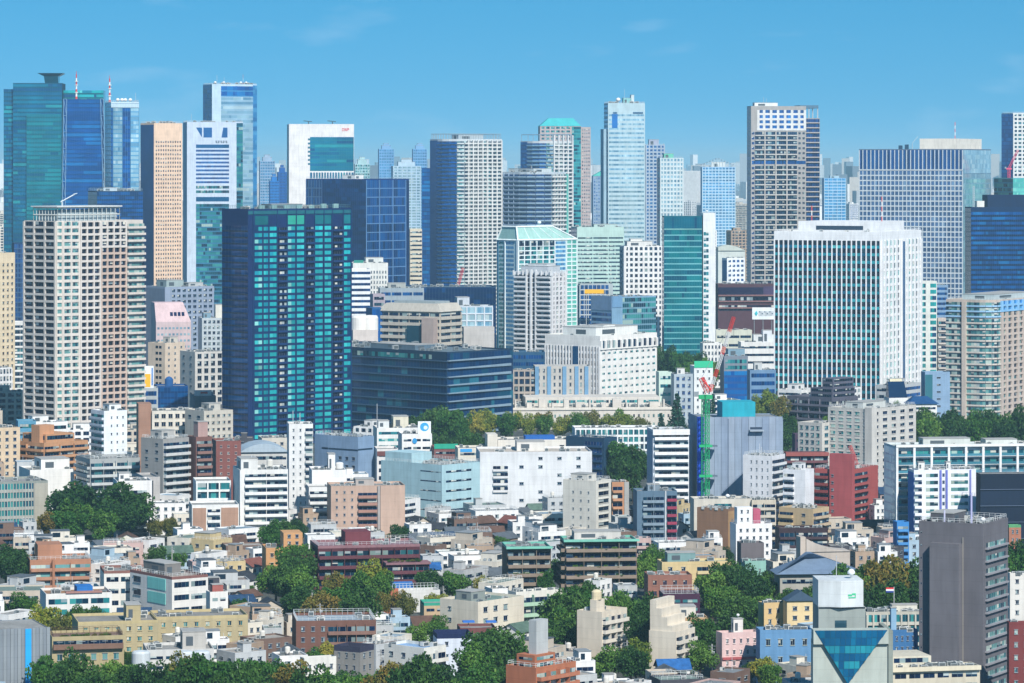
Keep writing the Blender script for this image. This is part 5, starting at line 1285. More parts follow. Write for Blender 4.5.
b.R.punch(7.5, 2, 'dk', .22, .3, u0=.5, u1=b.W * .62); b.R.balc(7.5, 1, 'dk', '#d0d0cc', 1.3, .9, u0=b.W * .68, u1=b.W - .05); b.units(3); b.mast(.2, .4, 6); b.mast(.5, .5, 5)
b = B(*OB, 'smooth blue grey windowless building with a rounded left half', 310, 358, 374, 437, 506, 42, '#7f98b4', poly=lambda W, D: [(0, 0), (W, 0), (W, D), (W * .4, D), (W * .05, D * .92), (-W * .02, D * .75), (-W*.06, D * .6)], vis=462, lm='the blue grey windowless building')
b.L = b.F[-1]
b.L.panel('dark_band', .3, b.L.W, b.z(451), b.z(449.6), plain('#20364c'), 0, .12); b.R.panel('dark_band', .05, b.R.W * .9, b.z(450.5), b.z(449), plain('#20364c'), 0, .12)
b.L.punch(8, 3, 'dk', .4, .4, z1=b.z(455), u0=b.L.W * .3); b.units(9); b.rail()
for k, yy in enumerate((.25, .55)): b.F[-2].panel('dark_band', .3, b.F[-2].W, b.z(451), b.z(449.6), plain('#20364c'), 0, .12)
b = B(*HS, 'white plant room with pipes on a low white building before the blue grey windowless building', 309, 312, 346, 470, 530, 5, '#e8e8e6', 20, vis=485)
b.pent(.5, .7, .2, .6, 6, '#e8e8e6'); b.tank(.85, .4, 1.6, 2.2, '#e4e4e0', .6); b.units(3)
b = B(*AB, 'white balconied block tucked left of the tan apartment house', 306, 309, 329, 487, 534, 8, '#dadad8', 16, vis=512); b.R.balc(7.2, 1, 'dk', '#e2e2e0', 1.3, 1)
b = B(*AB, 'tan apartment house with a middle column of pink balconies', 327, 331, 405, 486, 542, 4, '#c4a088', 22, vis=527, lm='the tan apartment house')
u = b.R.u
b.R.punch(7.2, 3, 'dk', .25, .3, u0=u(333), u1=u(356)); b.R.punch(7.2, 2, 'dk', .3, .35, u0=u(382), u1=u(402))
b.R.balc(7.2, 1, 'dk', '#b07c68', 1.4, 1.0, u0=u(358), u1=u(377), z1=b.h - 2); b.R.panel('grey_pier', u(377.5), u(380), 0, b.h - .2, wall('#a8a09c'), 0, .8); b.R.panel('grey_pier', u(380.5), u(404), 0, b.h + .0, wall('#c8a48c'), 0, .5)
b.units(6); b.pent(.35, .6, .3, .7, 2, '#b0a49c')
b = B(*OB, 'pale aqua building with few narrow windows and a shadowed right end', 381, 442, 481, 465, 526, 40, '#a4c4cc', vis=500, lm='the pale aqua building')
b.R.ribbon(9, 'dk', .22, .35, u0=b.W * .1, u1=b.W * .75); b.L.ribbon(9, 'dk', .12, .4, u0=b.L.W * .65, u1=b.L.W - .5); b.block('upper_storey', 2, b.W * .6, b.D * .55, b.D - .5, b.h - .8, b.z(456), '#a8c8d0'); b.units(12); b.rail()
b = B(*AB, 'white curved front building carrying a round blue logo board on its roof', 398, 402, 432, 434, 492, 5, '#e6e6e2', 18, vis=462, lm='the white building with the round blue logo board')
b.R.ribbon(7.5, 'dk', .3, .3, bays=3); b.units(3)
mb = MB(); x0, x1 = b.W * .55, b.W * .98; mb.box(x0, x1, 2, 3, b.h - .6, b.z(422), wall('#eaeef0')); o = b.part('logo_board', mb.mesh('logo_board'))
mb = MB(); cx0, cz, rr = (x0 + x1) / 2, b.z(427.5), 2.0
mb.poly([(cx0 + rr * math.cos(2 * math.pi * k / 20), 1.96, cz + rr * math.sin(2 * math.pi * k / 20)) for k in range(20)], plain('#3a9fd4')); mb.poly([(cx0 + .5 + rr * .45 * math.cos(2 * math.pi * k / 14), 1.9, cz - .3 + rr * .45 * math.sin(2 * math.pi * k / 14)) for k in range(14)], plain('#d8ecf4')); obj('logo_disc', mb.mesh('logo_disc'), o)
mb = MB(); mb.poly([b.R.P(b.W * .42 + 1.1 * math.cos(2 * math.pi * k / 14), .3, b.z(441) + 1.3 * math.sin(2 * math.pi * k / 14)) for k in range(14)], plain('#2a8ec8')); b.part('logo_disc', mb.mesh('logo_disc'))
b = B(*OB, 'white office with roof boxes behind the white building with the logo board', 373, 377, 420, 428, 478, 5, '#e0e0dc', 20, vis=436); b.R.ribbon(7, 'aqua', .4, .3); b.pent(.4, .75, .2, .7, 5, '#dcd4b8'); b.pent(.05, .3, .2, .6, 3, '#d4d8d8'); b.units(8); b.mast(.02, .2, 12)
b = B(*OB, 'narrow white and maroon building under the blue grey windowless building\'s right corner', 374, 377, 398, 449, 506, 6, '#d8d4d0', 16, vis=474); b.R.ribbon(8, 'dk', .5, .25); b.R.panel('maroon_band', .1, b.W - .1, b.h - 3, b.h - 1, wall('#7c4440'), 0, .3)
b = B(*OB, 'low building with a green roof screen and maroon wall before the dark green trees', 431, 434, 458, 447, 494, 4, '#84504c', 16, vis=454); b.R.panel('green_screen', .1, b.W - .1, b.h - .8, b.h + 1.4, wall('#2fa488'), 0, .25); b.R.ribbon(8, 'dk', .3, .3)
b = B(*OB, 'cream low building with a blue sign strip left of the big white hall', 455, 458, 498, 448, 500, 4, '#dcd4c0', 18, vis=460); b.R.ribbon(8, 'dk', .3, .35, u0=1, u1=b.W * .5); b.R.panel('sign_strip', 1, b.W * .35, b.h - 1.8, b.h - .4, plain('#3a9ad8'), 0, .15); b.block('cream_tower', b.W * .75, b.W * 1.0, 2, 14, b.h - .8, b.z(435), '#dcd4c4'); b.units(5)
b = B(*OB, 'big plain white hall with a few small dark windows', 476, 480, 592, 452, 522, 4, '#d6d8da', 40, vis=498, lm='the big plain white hall', roof='#c4b8a8')
b.R.punch(8, 4, 'dk', .22, .3, u0=b.R.u(512), u1=b.R.u(588), lit=.8); b.R.balc(8, 1, 'dk', '#d8d8d8', .9, .8, u0=b.R.u(493), u1=b.R.u(508), z0=b.z(492), z1=b.z(464)); b.pent(.35, .6, .5, .9, 3, '#d8d4cc'); b.units(8)
b = B(*OB, 'low cream range behind the big plain white hall with a blue roof piece', 494, 498, 590, 440, 498, 4, '#dcd6ca', 18, vis=450); b.R.punch(9, 5, 'dk', .25, .3, lit=.6); b.units(8); b.block('blue_roof', b.W * .3, b.W * .62, 1, 9, b.h - .7, b.h + 1.6, '#2a64b0')
b = B(*OB, 'dark navy slab building with small windows down its right end', 566, 604, 617, 438, 500, 46, '#20405c', vis=475, lm='the dark navy slab building')
b.R.punch(7.4, 1, 'aqua', .3, .3); b.L.balc(7.4, 1, 'navy', '#24466a', 1.0, .8, u0=b.L.W * .5, u1=b.L.W * .95); b.units(4); b.rail(1.1, '#3c5c78')
b = B(*OB, 'long white roofed low building with glass upper bays behind the dark green tree pair', 572, 575, 660, 428, 474, 4, '#e4e6e6', 22, vis=432, lm='the long white roofed low building'); b.R.grid(7, 16, 'aqua', '#e8eaea', .3, .2, .6, .4); b.units(10)
b = B(*AB, 'white apartment block with nine rows of bold balconies', 647, 653, 689, 430, 522, 6, '#c8d0d8', 20, vis=505, lm='the white block of nine balconies')
b.R.balc(7.35, 3, 'dk', '#eaeaea', 1.5, 1.1, u0=b.W * .04, u1=b.W * .98, div=False); b.L.panel('blue_side', .1, b.L.W - .1, 0, b.h - 1, wall('#8fa4bc'), 0, .08); b.R.panel('roof_fascia', -.2, b.W + .1, b.h - 2.0, b.h + .3, wall('#e8e8e8'), 0, 1.6); b.units(5)

# the sheeted building site and its crane
b = B('building_site', 'building site', 'tall block wrapped in grey scaffold sheets with one blue strip behind the green crane mast', 689, 700, 783, 419, 522, 6, '#8496ac', 34, vis=505, lm='the sheeted building site', par=.4, roof='#8a8f92')
u = b.R.u
k = 0
for a in np.linspace(0.2, b.W - .2, 13)[:-1]:
    w = (b.W - .4) / 12; k += 1
    b.R.panel('scaffold_sheet', a + .06, a + w - .06, 0, b.h + .8, wall(('#8c9cb0', '#8494aa', '#92a0b2')[k % 3], .7), .1, .35)
b.R.panel('blue_sheet', u(697), u(703.6), 0, b.h + 1.0, wall('#1c50c8', .6), .36, .55)
b.L.panel('scaffold_sheet', .1, b.L.W - .1, 0, b.h + .6, wall('#8094ac', .7), .1, .3)
b.R.panel('opening', u(750), u(762), b.z(429.5), b.z(427.5), plain('#26364c'), .36, .5); b.R.panel('ledge', u(749), u(763), b.z(431.5), b.z(430), plain('#98a4b0'), .36, 2.6)
b.R.panel('dark_seam', u(727.6), u(728.4), 0, b.h, plain('#4c5c74'), .36, .42)
b.block('teal_enclosure', u(724), u(757), 4, 18, b.h - .38, b.z(403), '#2aa4b8')
cr, zt, w = crane('green tower crane mast with a red jib foot rising before the sheeted building site', 705.5, 531, 532, 395, (705.2, 376), '#24a468', 1.1, lm=1, Yb=b.Y - 6, jw=.8)
sc_ = FPX / cr.location.y
# the folding jib: red foot, then the long red and white boom
for o in list(cr.children):
    if o.name.startswith('jib'): bpy.data.objects.remove(o)
mb = MB(); Yc = cr.location.y; X_ = lambda p: PX(p, Yc) - cr.location.x; Z_ = lambda p: PZ(p, Yc) - cr.location.z
rd, wh, gr = plain('#d83a30', .45), plain('#dcdcdc', .45), plain('#28b070', .45)
lattice(mb, (X_(708), 0, Z_(393)), (X_(701.5), 0, Z_(378)), .8, rd, 5); mb.bar((X_(701.5), 0, Z_(378)), (X_(711), 0, Z_(390)), .35, rd); obj('a_frame', mb.mesh('a_frame'), cr)
mb = MB(); lattice(mb, (X_(710), 0, Z_(392)), (X_(735), 8, Z_(318)), .5, [rd, wh, rd, wh, wh, rd, wh, wh, rd, rd], 40); obj('jib', mb.mesh('jib'), cr)
mb = MB(); mb.bar((X_(701.5), 0, Z_(378)), (X_(733), 8, Z_(323)), .09, plain('#8a9094')); mb.bar((X_(735), 8, Z_(318)), (X_(735), 8, Z_(338)), .08, plain('#6a7074')); obj('cable', mb.mesh('cable'), cr)
for py in (447, 477):
    mb = MB(); mb.box(-2.6, 2.8, -1.5, 1.5, Z_(py), Z_(py) + .9, gr); mb.box(1.5, 5, 0, 4, Z_(py) + .1, Z_(py) + .6, plain('#5c6c7c')); obj('wall_tie', mb.mesh('wall_tie'), cr)
LAND.append((706, 480, cr.location.y, 'the green crane mast', 6))

b = B(*AB, 'white block with pierced left wall and small balconies before the sheeted building site', 743, 772, 785, 456, 528, 55, '#dadce0', vis=492, lm='the white pierced block before the sheeted site')
b.L.punch(7.5, 4, 'dk', .16, .3, u0=b.L.W * .2); b.R.balc(7.5, 1, 'dk', '#e0e2e4', 1.0, .9); b.units(6); b.rail(); b.mast(.3, .5, 4); b.mast(.6, .7, 5)
b = B(*AB, 'cream block with round windows on its left wall and dark corner balconies', 563, 596, 611, 481, 546, 50, '#d8d4c6', vis=525, lm='the cream block with round windows')
b.L.punch(8.2, 3, 'dk', .12, .2, z0=b.z(530), z1=b.z(488), u0=b.L.W * .2, u1=b.L.W * .9, split=False); b.R.punch(8, 1, 'blk', .75, .55, frame='#c4c0b4'); b.pent(.3, .9, .4, .9, 2, '#d4d0c4'); b.units(4); b.rail()
b = B(*AB, 'orange panelled apartment house right of the cream block with round windows', 609, 612, 629, 482, 534, 8, '#c48450', 18, vis=512); b.R.balc(7.6, 1, 'dk', '#c88a58', 1.1, .9, u1=b.W * .62); b.R.panel('grey_panel', b.W * .72, b.W - .05, 0, b.h, wall('#a4a4a0'), 0, .3); b.units(3)
b = B(*AB, 'slate blue apartment block with a magenta outside stair', 633, 637, 677, 491, 556, 5, '#5c7488', 20, vis=538, lm='the slate blue block with the magenta stair')
u = b.R.u
b.R.balc(7.5, 2, 'dk', '#8496a4', 1.1, .9, u0=u(643), u1=u(664), z1=b.h - 1.5); b.R.balc(7.5, 1, 'blk', '#a82850', 1.3, .9, u0=u(667), u1=u(676.5)); b.units(4); b.pent(.3, .6, .3, .7, 2, '#7c8c98'); b.mast(.45, .1, 10)
b.R.panel('white_post', u(665), u(666.2), 0, b.h, wall('#c8ccd0'), 0, .3)
b = B(*OB, 'big brown windowless box behind white stepped houses', 697, 728, 737, 509, 556, 50, '#946a48', vis=535, lm='the brown windowless box'); b.units(8); b.R.panel('tan_side', .1, b.R.W - .1, 0, b.h - 1, wall('#b4884c'), 0, .12)
b = B(*OB, 'cream grey building with a strip window right above the brown windowless box', 690, 694, 752, 499, 548, 5, '#cec8b8', 20, vis=506); b.R.ribbon(9, 'aqua', .4, .3, u0=b.W * .35, u1=b.W * .65); b.units(6); b.dish(.6, .3, .9)
b = B(*AB, 'beige balcony block right of the cream grey building and below the white pierced block', 748, 752, 776, 500, 548, 8, '#c8bca4', 18, vis=516); b.R.balc(7.5, 2, 'dk', '#ccc2ae', 1.0, .9); b.units(4)
b = B(*AB, 'pure white stepped house with a pink corner right of the brown windowless box', 730, 736, 772, 524, 566, 12, '#eaeaea', vis=545, lm='the pure white stepped house'); b.block('upper_storey', 1, b.W * .5, 2, b.D * .7, b.h - .8, b.z(508), '#eaeaea'); f, g = b.blockfaces(1, b.W * .5, 2, b.D * .7); f.punch(7, 2, 'dk', .3, .35, z0=b.h, z1=b.z(508)); b.R.punch(8, 5, 'dk', .35, .35); b.block('pink_corner', b.W * .52, b.W * .72, 2, 6, b.h - .8, b.z(510), '#c84c70'); b.rail()

b = B(*AB, 'cream grey apartment complex of broad windows behind the red apartment slab', 828, 871, 916, 409, 500, 44, '#c8c4bc', vis=442, lm='the cream grey apartment complex')
b.L.punch(7.0, 5, 'aqua', .55, .5, frame='#d4d0c8'); b.R.punch(7.0, 5, 'dk', .5, .5, frame='#d4d0c8'); b.block('stair_core', -.6, b.W * .1, -.8, 3, -.3, b.h + .6, '#cac6be'); b.units(8); b.rail(); b.pent(.2, .7, .4, .8, 2, '#c8ccc8')
b = B(*AB, 'lower cream grey wing with a terrace left of the cream grey apartment complex', 798, 822, 838, 423, 498, 44, '#c6c2ba', vis=436); b.L.punch(7, 4, 'aqua', .5, .5); b.R.punch(7, 2, 'aqua', .5, .5); b.units(4)
b = B(*HS, 'dark purple brown cube at the left of the cream grey wing', 792, 795, 808, 434, 480, 6, '#4c3c50', 12, vis=440); b.R.ribbon(9, 'dk', .3, .3)

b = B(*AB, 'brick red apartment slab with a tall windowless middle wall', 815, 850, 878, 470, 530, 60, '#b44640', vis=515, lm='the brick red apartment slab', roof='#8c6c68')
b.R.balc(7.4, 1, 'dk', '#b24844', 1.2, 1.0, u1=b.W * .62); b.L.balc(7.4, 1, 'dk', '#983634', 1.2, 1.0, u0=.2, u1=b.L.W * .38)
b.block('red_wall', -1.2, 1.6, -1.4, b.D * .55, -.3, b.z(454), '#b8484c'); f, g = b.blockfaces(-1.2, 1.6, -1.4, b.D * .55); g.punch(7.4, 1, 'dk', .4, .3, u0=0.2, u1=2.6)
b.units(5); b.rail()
b = B(*AB, 'dark red balcony wing with a maroon roof edge left of the brick red slab', 783, 786, 828, 453, 522, 4, '#6c3c44', 18, vis=466); b.R.balc(7.4, 3, 'dk', '#7c4850', 1.2, .9); b.R.panel('roof_edge', -.2, b.W + .2, b.h - 1.2, b.h + .3, wall('#a85048'), 0, 1.4)
crane('small red crane boom behind the brick red apartment slab', 858, 478, 470, 466, (850, 446), '#e03c3c', .4, jw=.5, Yb=depth(508))
b = B(*AB, 'white block of zigzag balconies left of the brick red slab', 783, 805, 814, 470, 534, 60, '#e2e4e8', vis=505, lm='the white zigzag balcony block'); b.L.balc(7.5, 1, 'dk', '#e8eaee', 1.1, 1.0, u0=b.L.W * .05, u1=b.L.W * .5); b.R.panel('plain_side', .1, b.R.W - .1, 0, b.h - 1, wall('#e4e6ea'), 0, .06); b.pent(.3, .8, .3, .7, 2.4, '#e0e2e4'); b.units(3)

b = B(*AB, 'broad white framed apartment building with deep glass balconies', 884, 895, 1052, 446, 548, 8, '#c8d0d4', 30, vis=470, lm='the broad white framed apartment building', roof='#9aa894')
b.R.balc(8.0, 9, 'aqua', '#e4e6e6', 1.6, 1.0, rail=glass('#4c8ca0', .2), pane=2.2); b.L.curtain(8, 'ice', 2, .2, '#8cb0cc')
for k in range(10): b.R.panel('pier', (b.R.W - 1) * k / 9.0, (b.R.W - 1) * k / 9.0 + .9, 0, b.h + .2, wall('#e6e8e8'), 0, 1.8)
b.R.panel('roof_fascia', 0, b.W, b.h - .4, b.h + .5, wall('#e8eaea'), 0, 2.0); b.units(16); b.pent(.2, .5, .3, .7, 2.2, '#c8ccc8'); b.pent(.6, .8, .3, .7, 1.6, '#d4d8d4')
b = B(*AB, 'bright white apartment block striped with violet bands and a blue left side', 908, 914, 976, 470, 552, 10, '#e4e8f0', 20, vis=520, lm='the violet striped white block')
u = b.R.u
b.R.ribbon(7.4, 'resl', .5, .28, u0=u(926), u1=u(938)); b.R.ribbon(7.4, 'resl', .5, .28, u0=u(951), u1=u(968)); b.R.balc(7.4, 1, 'dk', '#eceef4', 1.0, .9, u0=.1, u1=u(922))
for p, q, c in ((939.5, 941.5, '#6c74c0'), (945.5, 947.5, '#6c74c0'), (969.5, 971, '#7c84c8')): b.R.panel('violet_band', u(p), u(q), 0, b.h - .2, wall(c), 0, .35)
b.R.punch(7.4, 1, 'navy', .7, .5, u0=u(941.8), u1=u(945.2), sill=False); b.L.panel('blue_side', .1, b.L.W - .1, 0, b.h - 1, wall('#3c74c0'), 0, .08); b.pent(.1, .2, .3, .6, 2.6, '#e4e4e0'); b.pent(.55, .62, .3, .6, 2.6, '#e4e4e0'); b.units(5); b.rail()
b = B('building_site', 'building site', 'site wrapped in dark netting in front of the broad white framed building', 976, 980, 1050, 474, 556, 5, '#101c30', 20, vis=522, par=.3)
for k in range(5):
    z0 = b.h * (k + .05) / 5; b.R.panel('dark_net', .1, b.W - .1, z0, z0 + b.h / 5 - .5, wall(('#122036', '#182840')[k % 2], .6), .1, .3)
    mb = MB(); g = plain('#5c6c84'); mb.bar(b.R.P(0, .5, z0), b.R.P(b.W, .5, z0), .12, g); b.part('scaffold_tube', mb.mesh('scaffold_tube'))
b.rail(1.5, '#6c7c90')
b = B(*AB, 'tan apartment house with angled balconies before the white zigzag balcony block', 779, 813, 829, 509, 558, 48, '#c4a674', vis=535, lm='the tan house with angled balconies'); b.R.balc(7.5, 1, 'dk', '#c8ac84', 1.1, .9); b.L.balc(7.5, 1, 'dk', '#ccae74', 1.2, 1.0, u0=.3, u1=b.L.W * .42); b.units(5); b.L.punch(8, 1, 'dk', .2, .3, u0=b.L.W * .5)
b = B(*HS, 'dark maroon brown block in front of the tan house with angled balconies', 775, 779, 828, 528, 574, 5, '#402c34', 18, vis=548); b.R.balc(9, 3, 'dk', '#4c3840', .9, .8); b.units(5)
b = B(*AB, 'narrow blue house between the violet striped block and low roofs', 893, 897, 909, 522, 572, 8, '#3c80c0', 16, vis=548); b.R.balc(7, 1, 'dk', '#4c8cc8', .9, .8)

# ------------------------------------------------------------------ the foreground
b = B('office_tower', 'office tower', 'tall plain grey tower with a projecting front panel and paired windows on its right side', 919, 983, 1008, 524, 706, 62, '#6c6a70', vis=683, lm='the tall plain grey tower', roof='#6a6c70')
L = b.L; u = L.u
L.panel('front_panel', u(933), u(962.3), -1, b.z(544.5), wall('#706e74'), 0, 2.6)
L.panel('upright_joint', u(962.6), u(963.4), 0, b.h - 4, wall('#9a948c'), 0, .25)
L.punch(12.9, 1, 'dk', .42, .16, u0=u(919.6), u1=u(923), z0=3, sill=False, split=False)
b.R.ribbon(12.9, 'resl', .42, .35, u0=b.W * .12, u1=b.W * .9, z0=b.z(696), z1=b.z(541), pane=1.4, frame='#a8acb0', d=.05)
for k in range(12):
    z = b.z(696) + (b.z(541) - b.z(696)) * (k + .28) / 12; b.R.panel('sill', b.W * .08, b.W * .94, z, z + .45, wall('#94949a'), 0, .8)
b.pent(.2, .7, .55, .9, 2, '#5c5c62'); b.units(9); b.dish(.3, .12, .8); b.mast(.05, .2, 9, .3, ('#b4b4d8',)); b.mast(.05, .62, 4, .25, ('#c8c8e0',)); b.rail()
b = B('office_building', 'office building', 'concrete building with an inverted triangle of teal glass in its front', 811, 813, 888, 640, 742, 3, '#b0b8b0', 20, vis=683, lm='the concrete building with the teal glass triangle', roof='#98a098')
u = b.R.u; W = b.W
ms, ws = pal('teal'); ms2, ws2 = pal('jade'); zt, zb_ = b.z(630), b.z(684); ua, uc, um = .25, W - .25, u(847)
b.block('raised_front', .0, W, -1.0, 3.0, b.h - 1, b.z(629.6), '#b0b8b0')
mb = MB(); n = 7; fr = plain('#0c4458', .4)
mb.poly([b.R.P(ua, 1.05, zt), b.R.P(um, 1.05, zb_), b.R.P(uc, 1.05, zt)], fr)
for r in range(n):
    za, zc = zt + (zb_ - zt) * r / n, zt + (zb_ - zt) * (r + 1) / n
    l0, r0 = ua + (um - ua) * r / n, uc + (um - uc) * r / n; l1, r1 = ua + (um - ua) * (r + 1) / n, uc + (um - uc) * (r + 1) / n
    m_ = 14 - 2 * r; w = (r0 - l0) / m_
    for k in range(m_):
        a, c = l0 + k * w + .05, l0 + (k + 1) * w - .05
        gm = glass(rnd.choice(('#2a9cb4', '#30a8bc'))) if r in (2, 4) and rnd.random() < .85 else glass(rnd.choice(('#0e6c9c', '#1078a4', '#0c6090')))
        if k == 0: pts = [(a + .12, za - .05), (c, zc + .05 if l1 < c else zc + .05), (c, za - .05)]
        elif k == m_ - 1: pts = [(a, za - .05), (a, zc + .05), (c - .12, za - .05)]
        else: pts = [(a, za - .05), (a, zc + .05), (c, zc + .05), (c, za - .05)]
        mb.poly([b.R.P(p, 1.10, z) for p, z in pts], gm)
b.part('triangle_window', mb.mesh('triangle_window'))
for k in range(5): b.units(3, .1, .95, .2, .7)
b.block('pale_side', W + .02, W + 1.2, -.6, 16, -.3, b.z(631), '#8c948c')
b.block('grey_storey', W * .13, W * .76, 8, 19, b.h - .8, b.z(611), '#98a09c'); f, g = b.blockfaces(W * .13, W * .76, 8, 19)
f.panel('window', f.W * .35, f.W * .6, b.h + 1, b.h + 4, glass('#2a4c5c'), 0, .1); f.panel('dark_band', .1, f.W - .1, b.z(612.6), b.z(611.1), plain('#1c2c38'), 0, .1)
mb = MB(); x0, x1, xm = W * .13, W * .73, W * .42; z0, z1 = b.z(610.8), b.z(584)
mb.prism([(xm, 6.6), (x1, 7.6), (x1, 19.4), (x0, 19.4), (x0, 8.6)], z0, z1, wall('#d4dadc', .6)); o = b.part('plant_screen', mb.mesh('plant_screen'))
mb = MB(); g = plain('#3cc08c'); t = lambda p: xm + (x1 - xm) * p; yv = lambda p: 6.6 + p - .12
for p0, p1, a, c in ((.32, .5, .42, .48), (.5, .62, .46, .52), (.62, .66, .40, .52), (.34, .66, .34, .38)):
    mb.hexa([(t(p0), yv(p0), z0 + (z1 - z0) * a), (t(p1), yv(p1), z0 + (z1 - z0) * a), (t(p1), yv(p1) + .06, z0 + (z1 - z0) * a), (t(p0), yv(p0) + .06, z0 + (z1 - z0) * a), (t(p0), yv(p0), z0 + (z1 - z0) * c), (t(p1), yv(p1), z0 + (z1 - z0) * c), (t(p1), yv(p1) + .06, z0 + (z1 - z0) * c), (t(p0), yv(p0) + .06, z0 + (z1 - z0) * c)], g)
obj('sign_lettering', mb.mesh('sign_lettering'), o)
mb = MB(); mb.bar((W * .40, 12, z1), (W * .40, 12, z1 + 6), .1, plain('#c0c4c8')); b.part('antenna', mb.mesh('antenna')); mb = MB(); mb.lathe(W * .60, 12, [(.25, z1), (.3, z1 + .9), (1.0, z1 + 1.2), (1.0, z1 + 1.8), (.5, z1 + 2.4), (.05, z1 + 2.5)], plain('#e4e8e8')); b.part('radome', mb.mesh('radome', True))
mb = MB(); mb.box(W * .2, W * .28, 2, 4, b.h - .7, b.h + 2.4, plain('#3c7cb4')); mb.lathe(W * .3, 3, [(1, b.h - .6), (1, b.h + .6), (.6, b.h + 1.2), (.1, b.h + 1.3)], plain('#4c94cc')); b.part('rooftop_tank', mb.mesh('rooftop_tank'))

b = B(*AB, 'dark red brick apartment building cut by the right edge beside the grey tower', 1007, 1009, 1062, 622, 716, 4, '#843434', 18, vis=683); b.R.punch(12, 5, 'resl', .35, .35); b.units(4)
b = B(*AB, 'white building with a steep blue grey shadow side right of the tall grey tower', 1008, 1010, 1046, 573, 650, 6, '#d8d4cc', 16, vis=612); b.R.punch(10, 3, 'dk', .3, .35); b.units(3)
b = B(*AB, 'salmon orange brick building with a green roof edge beside the grey tower top', 1007, 1009, 1021, 525, 596, 6, '#b8704c', 14, vis=545, parcol='#5c9c6c'); b.R.punch(8, 2, 'dk', .4, .4)
b = B(*OB, 'low beige office with a long roof terrace between the triangle building and the grey tower', 884, 892, 980, 668, 738, 12, '#c8bea4', 20, vis=683, lm='the low beige office', roof='#a4a8a4'); b.R.ribbon(11, 'dk', .45, .3, bays=6, pane=1.4); b.R.panel('roof_fascia', -.2, b.W, b.h - 1.0, b.h + .1, wall('#d8ccac'), 0, 1.0); b.units(8); b.block('upper_storey', 1, b.W * .5, 4, 16, b.h - .8, b.z(659), '#ccc4ac'); f, g = b.blockfaces(1, b.W * .5, 4, 16); f.ribbon(10, 'dk', .5, .3, z0=b.h, z1=b.z(659))
b = B(*OB, 'blue office block behind the teal glass triangle building', 888, 892, 918, 630, 700, 8, '#3c6c9c', 20, vis=655); b.R.punch(11, 4, 'navy', .35, .4); b.units(4); b.pent(.0, .2, .2, .5, 6, '#8cb0cc', louv=False)
b = B(*OB, 'long low roof cluttered with plant behind the teal glass triangle building', 860, 866, 922, 612, 668, 6, '#b8b4a4', 34, vis=628, lm='the long low cluttered roof', roof='#80867f'); b.R.grid(10, 8, 'aqua', '#c4c0b0', .3, .2, .8, .6); b.units(16); b.pent(.5, .95, .3, .6, 1.6, '#d0ccbc', louv=False)
r = tag(obj('flagpole', None, None, (PX(894, b.Y + 14), b.Y + 14, b.h - .7)), 'thin white flagpole flying a small red white and blue flag above the cluttered roof', 'flagpole')
mb = MB(); mb.bar((0, 0, 0), (0, 0, 6.5), .09, plain('#e0e0e0')); obj('pole', mb.mesh('pole'), r)
mb = MB()
for k, c in enumerate(('#d03838', '#e8e8e8', '#28408c')): mb.box(-2.4, -.1, -.03, .03, 6.3 - .5 * (k + 1), 6.3 - .5 * k, plain(c))
obj('flag', mb.mesh('flag'), r)
b = B(*OB, 'low sky blue wall building left of the teal glass triangle building', 756, 760, 813, 630, 688, 5, '#6490b8', 18, vis=652, lm='the low sky blue building', roof='#8c949c'); b.R.punch(18, 4, 'dk', .35, .35, frame='#a0a8a0'); b.units(6)

# low apartment houses, schools and villas
b = B(*AB, 'orange brown apartment house with bands of white framed balconies on the far left', 26, 30, 91, 560, 598, 6, '#b87850', 22, vis=580, lm='the orange brown apartment house'); b.R.balc(9, 3, 'resl', '#bc7e58', 1.4, 1.0, rail=None); b.block('upper_storey', b.W * .15, b.W * .55, 6, 18, b.h - .8, b.z(547), '#b87850'); b.R.panel('pier', b.W * .36, b.W * .40, 0, b.h, wall('#b07048'), 0, 1.7); b.units(4); b.rail()
b = B(*OB, 'white school with aqua panels and brown roof edges on the left', 130, 172, 208, 577, 632, 36, '#dedad2', vis=608, lm='the white school with aqua panels', roof='#b4a89c', parcol='#8c5850')
b.L.panel('aqua_panel', b.L.W * .43, b.L.W * .85, b.z(592), b.z(580.5), wall('#7cccc4', .4), 0, .15); b.L.panel('aqua_panel', b.L.W * .43, b.L.W * .85, b.z(606), b.z(595), wall('#7cccc4', .4), 0, .15); b.L.punch(12, 1, 'dk', .7, .5, u0=b.L.W * .05, u1=b.L.W * .3)
b.R.ribbon(12, 'dk', .42, .35, bays=2, pane=1.5); b.pent(.15, .6, .3, .8, 3.2, '#7c7874'); b.units(5); b.rail()
b = B(*OB, 'white school wing of stepped roof edges behind the white school with aqua panels', 100, 104, 150, 571, 622, 6, '#e0dcd2', 18, vis=584, parcol='#905c50'); b.R.ribbon(11, 'dk', .4, .3, bays=3); b.units(4)
b = B(*OB, 'low white school wing with aqua strip windows and a blue awning', 40, 46, 112, 594, 640, 8, '#dcdad4', 18, vis=603, lm='the low white school wing', roof='#a8784c'); b.R.ribbon(10, 'aqua', .5, .25, bays=3, pane=1.8); b.block('blue_awning', b.W * .48, b.W * .72, 2, 9, b.h - .6, b.h + 1.8, '#2a70b8'); b.block('brown_deck', b.W * .3, b.W * .85, -.5, 1.6, b.h - .0, b.h + .5, '#b0786c'); b.units(4)
b = B(*OB, 'white plastered house at the end of the white school on its right', 206, 210, 228, 592, 640, 20, '#e0ddd6', 16, vis=612); b.R.ribbon(10, 'dk', .3, .4, bays=2); b.pent(.2, .8, .3, .8, 2, '#b0584c', louv=False)
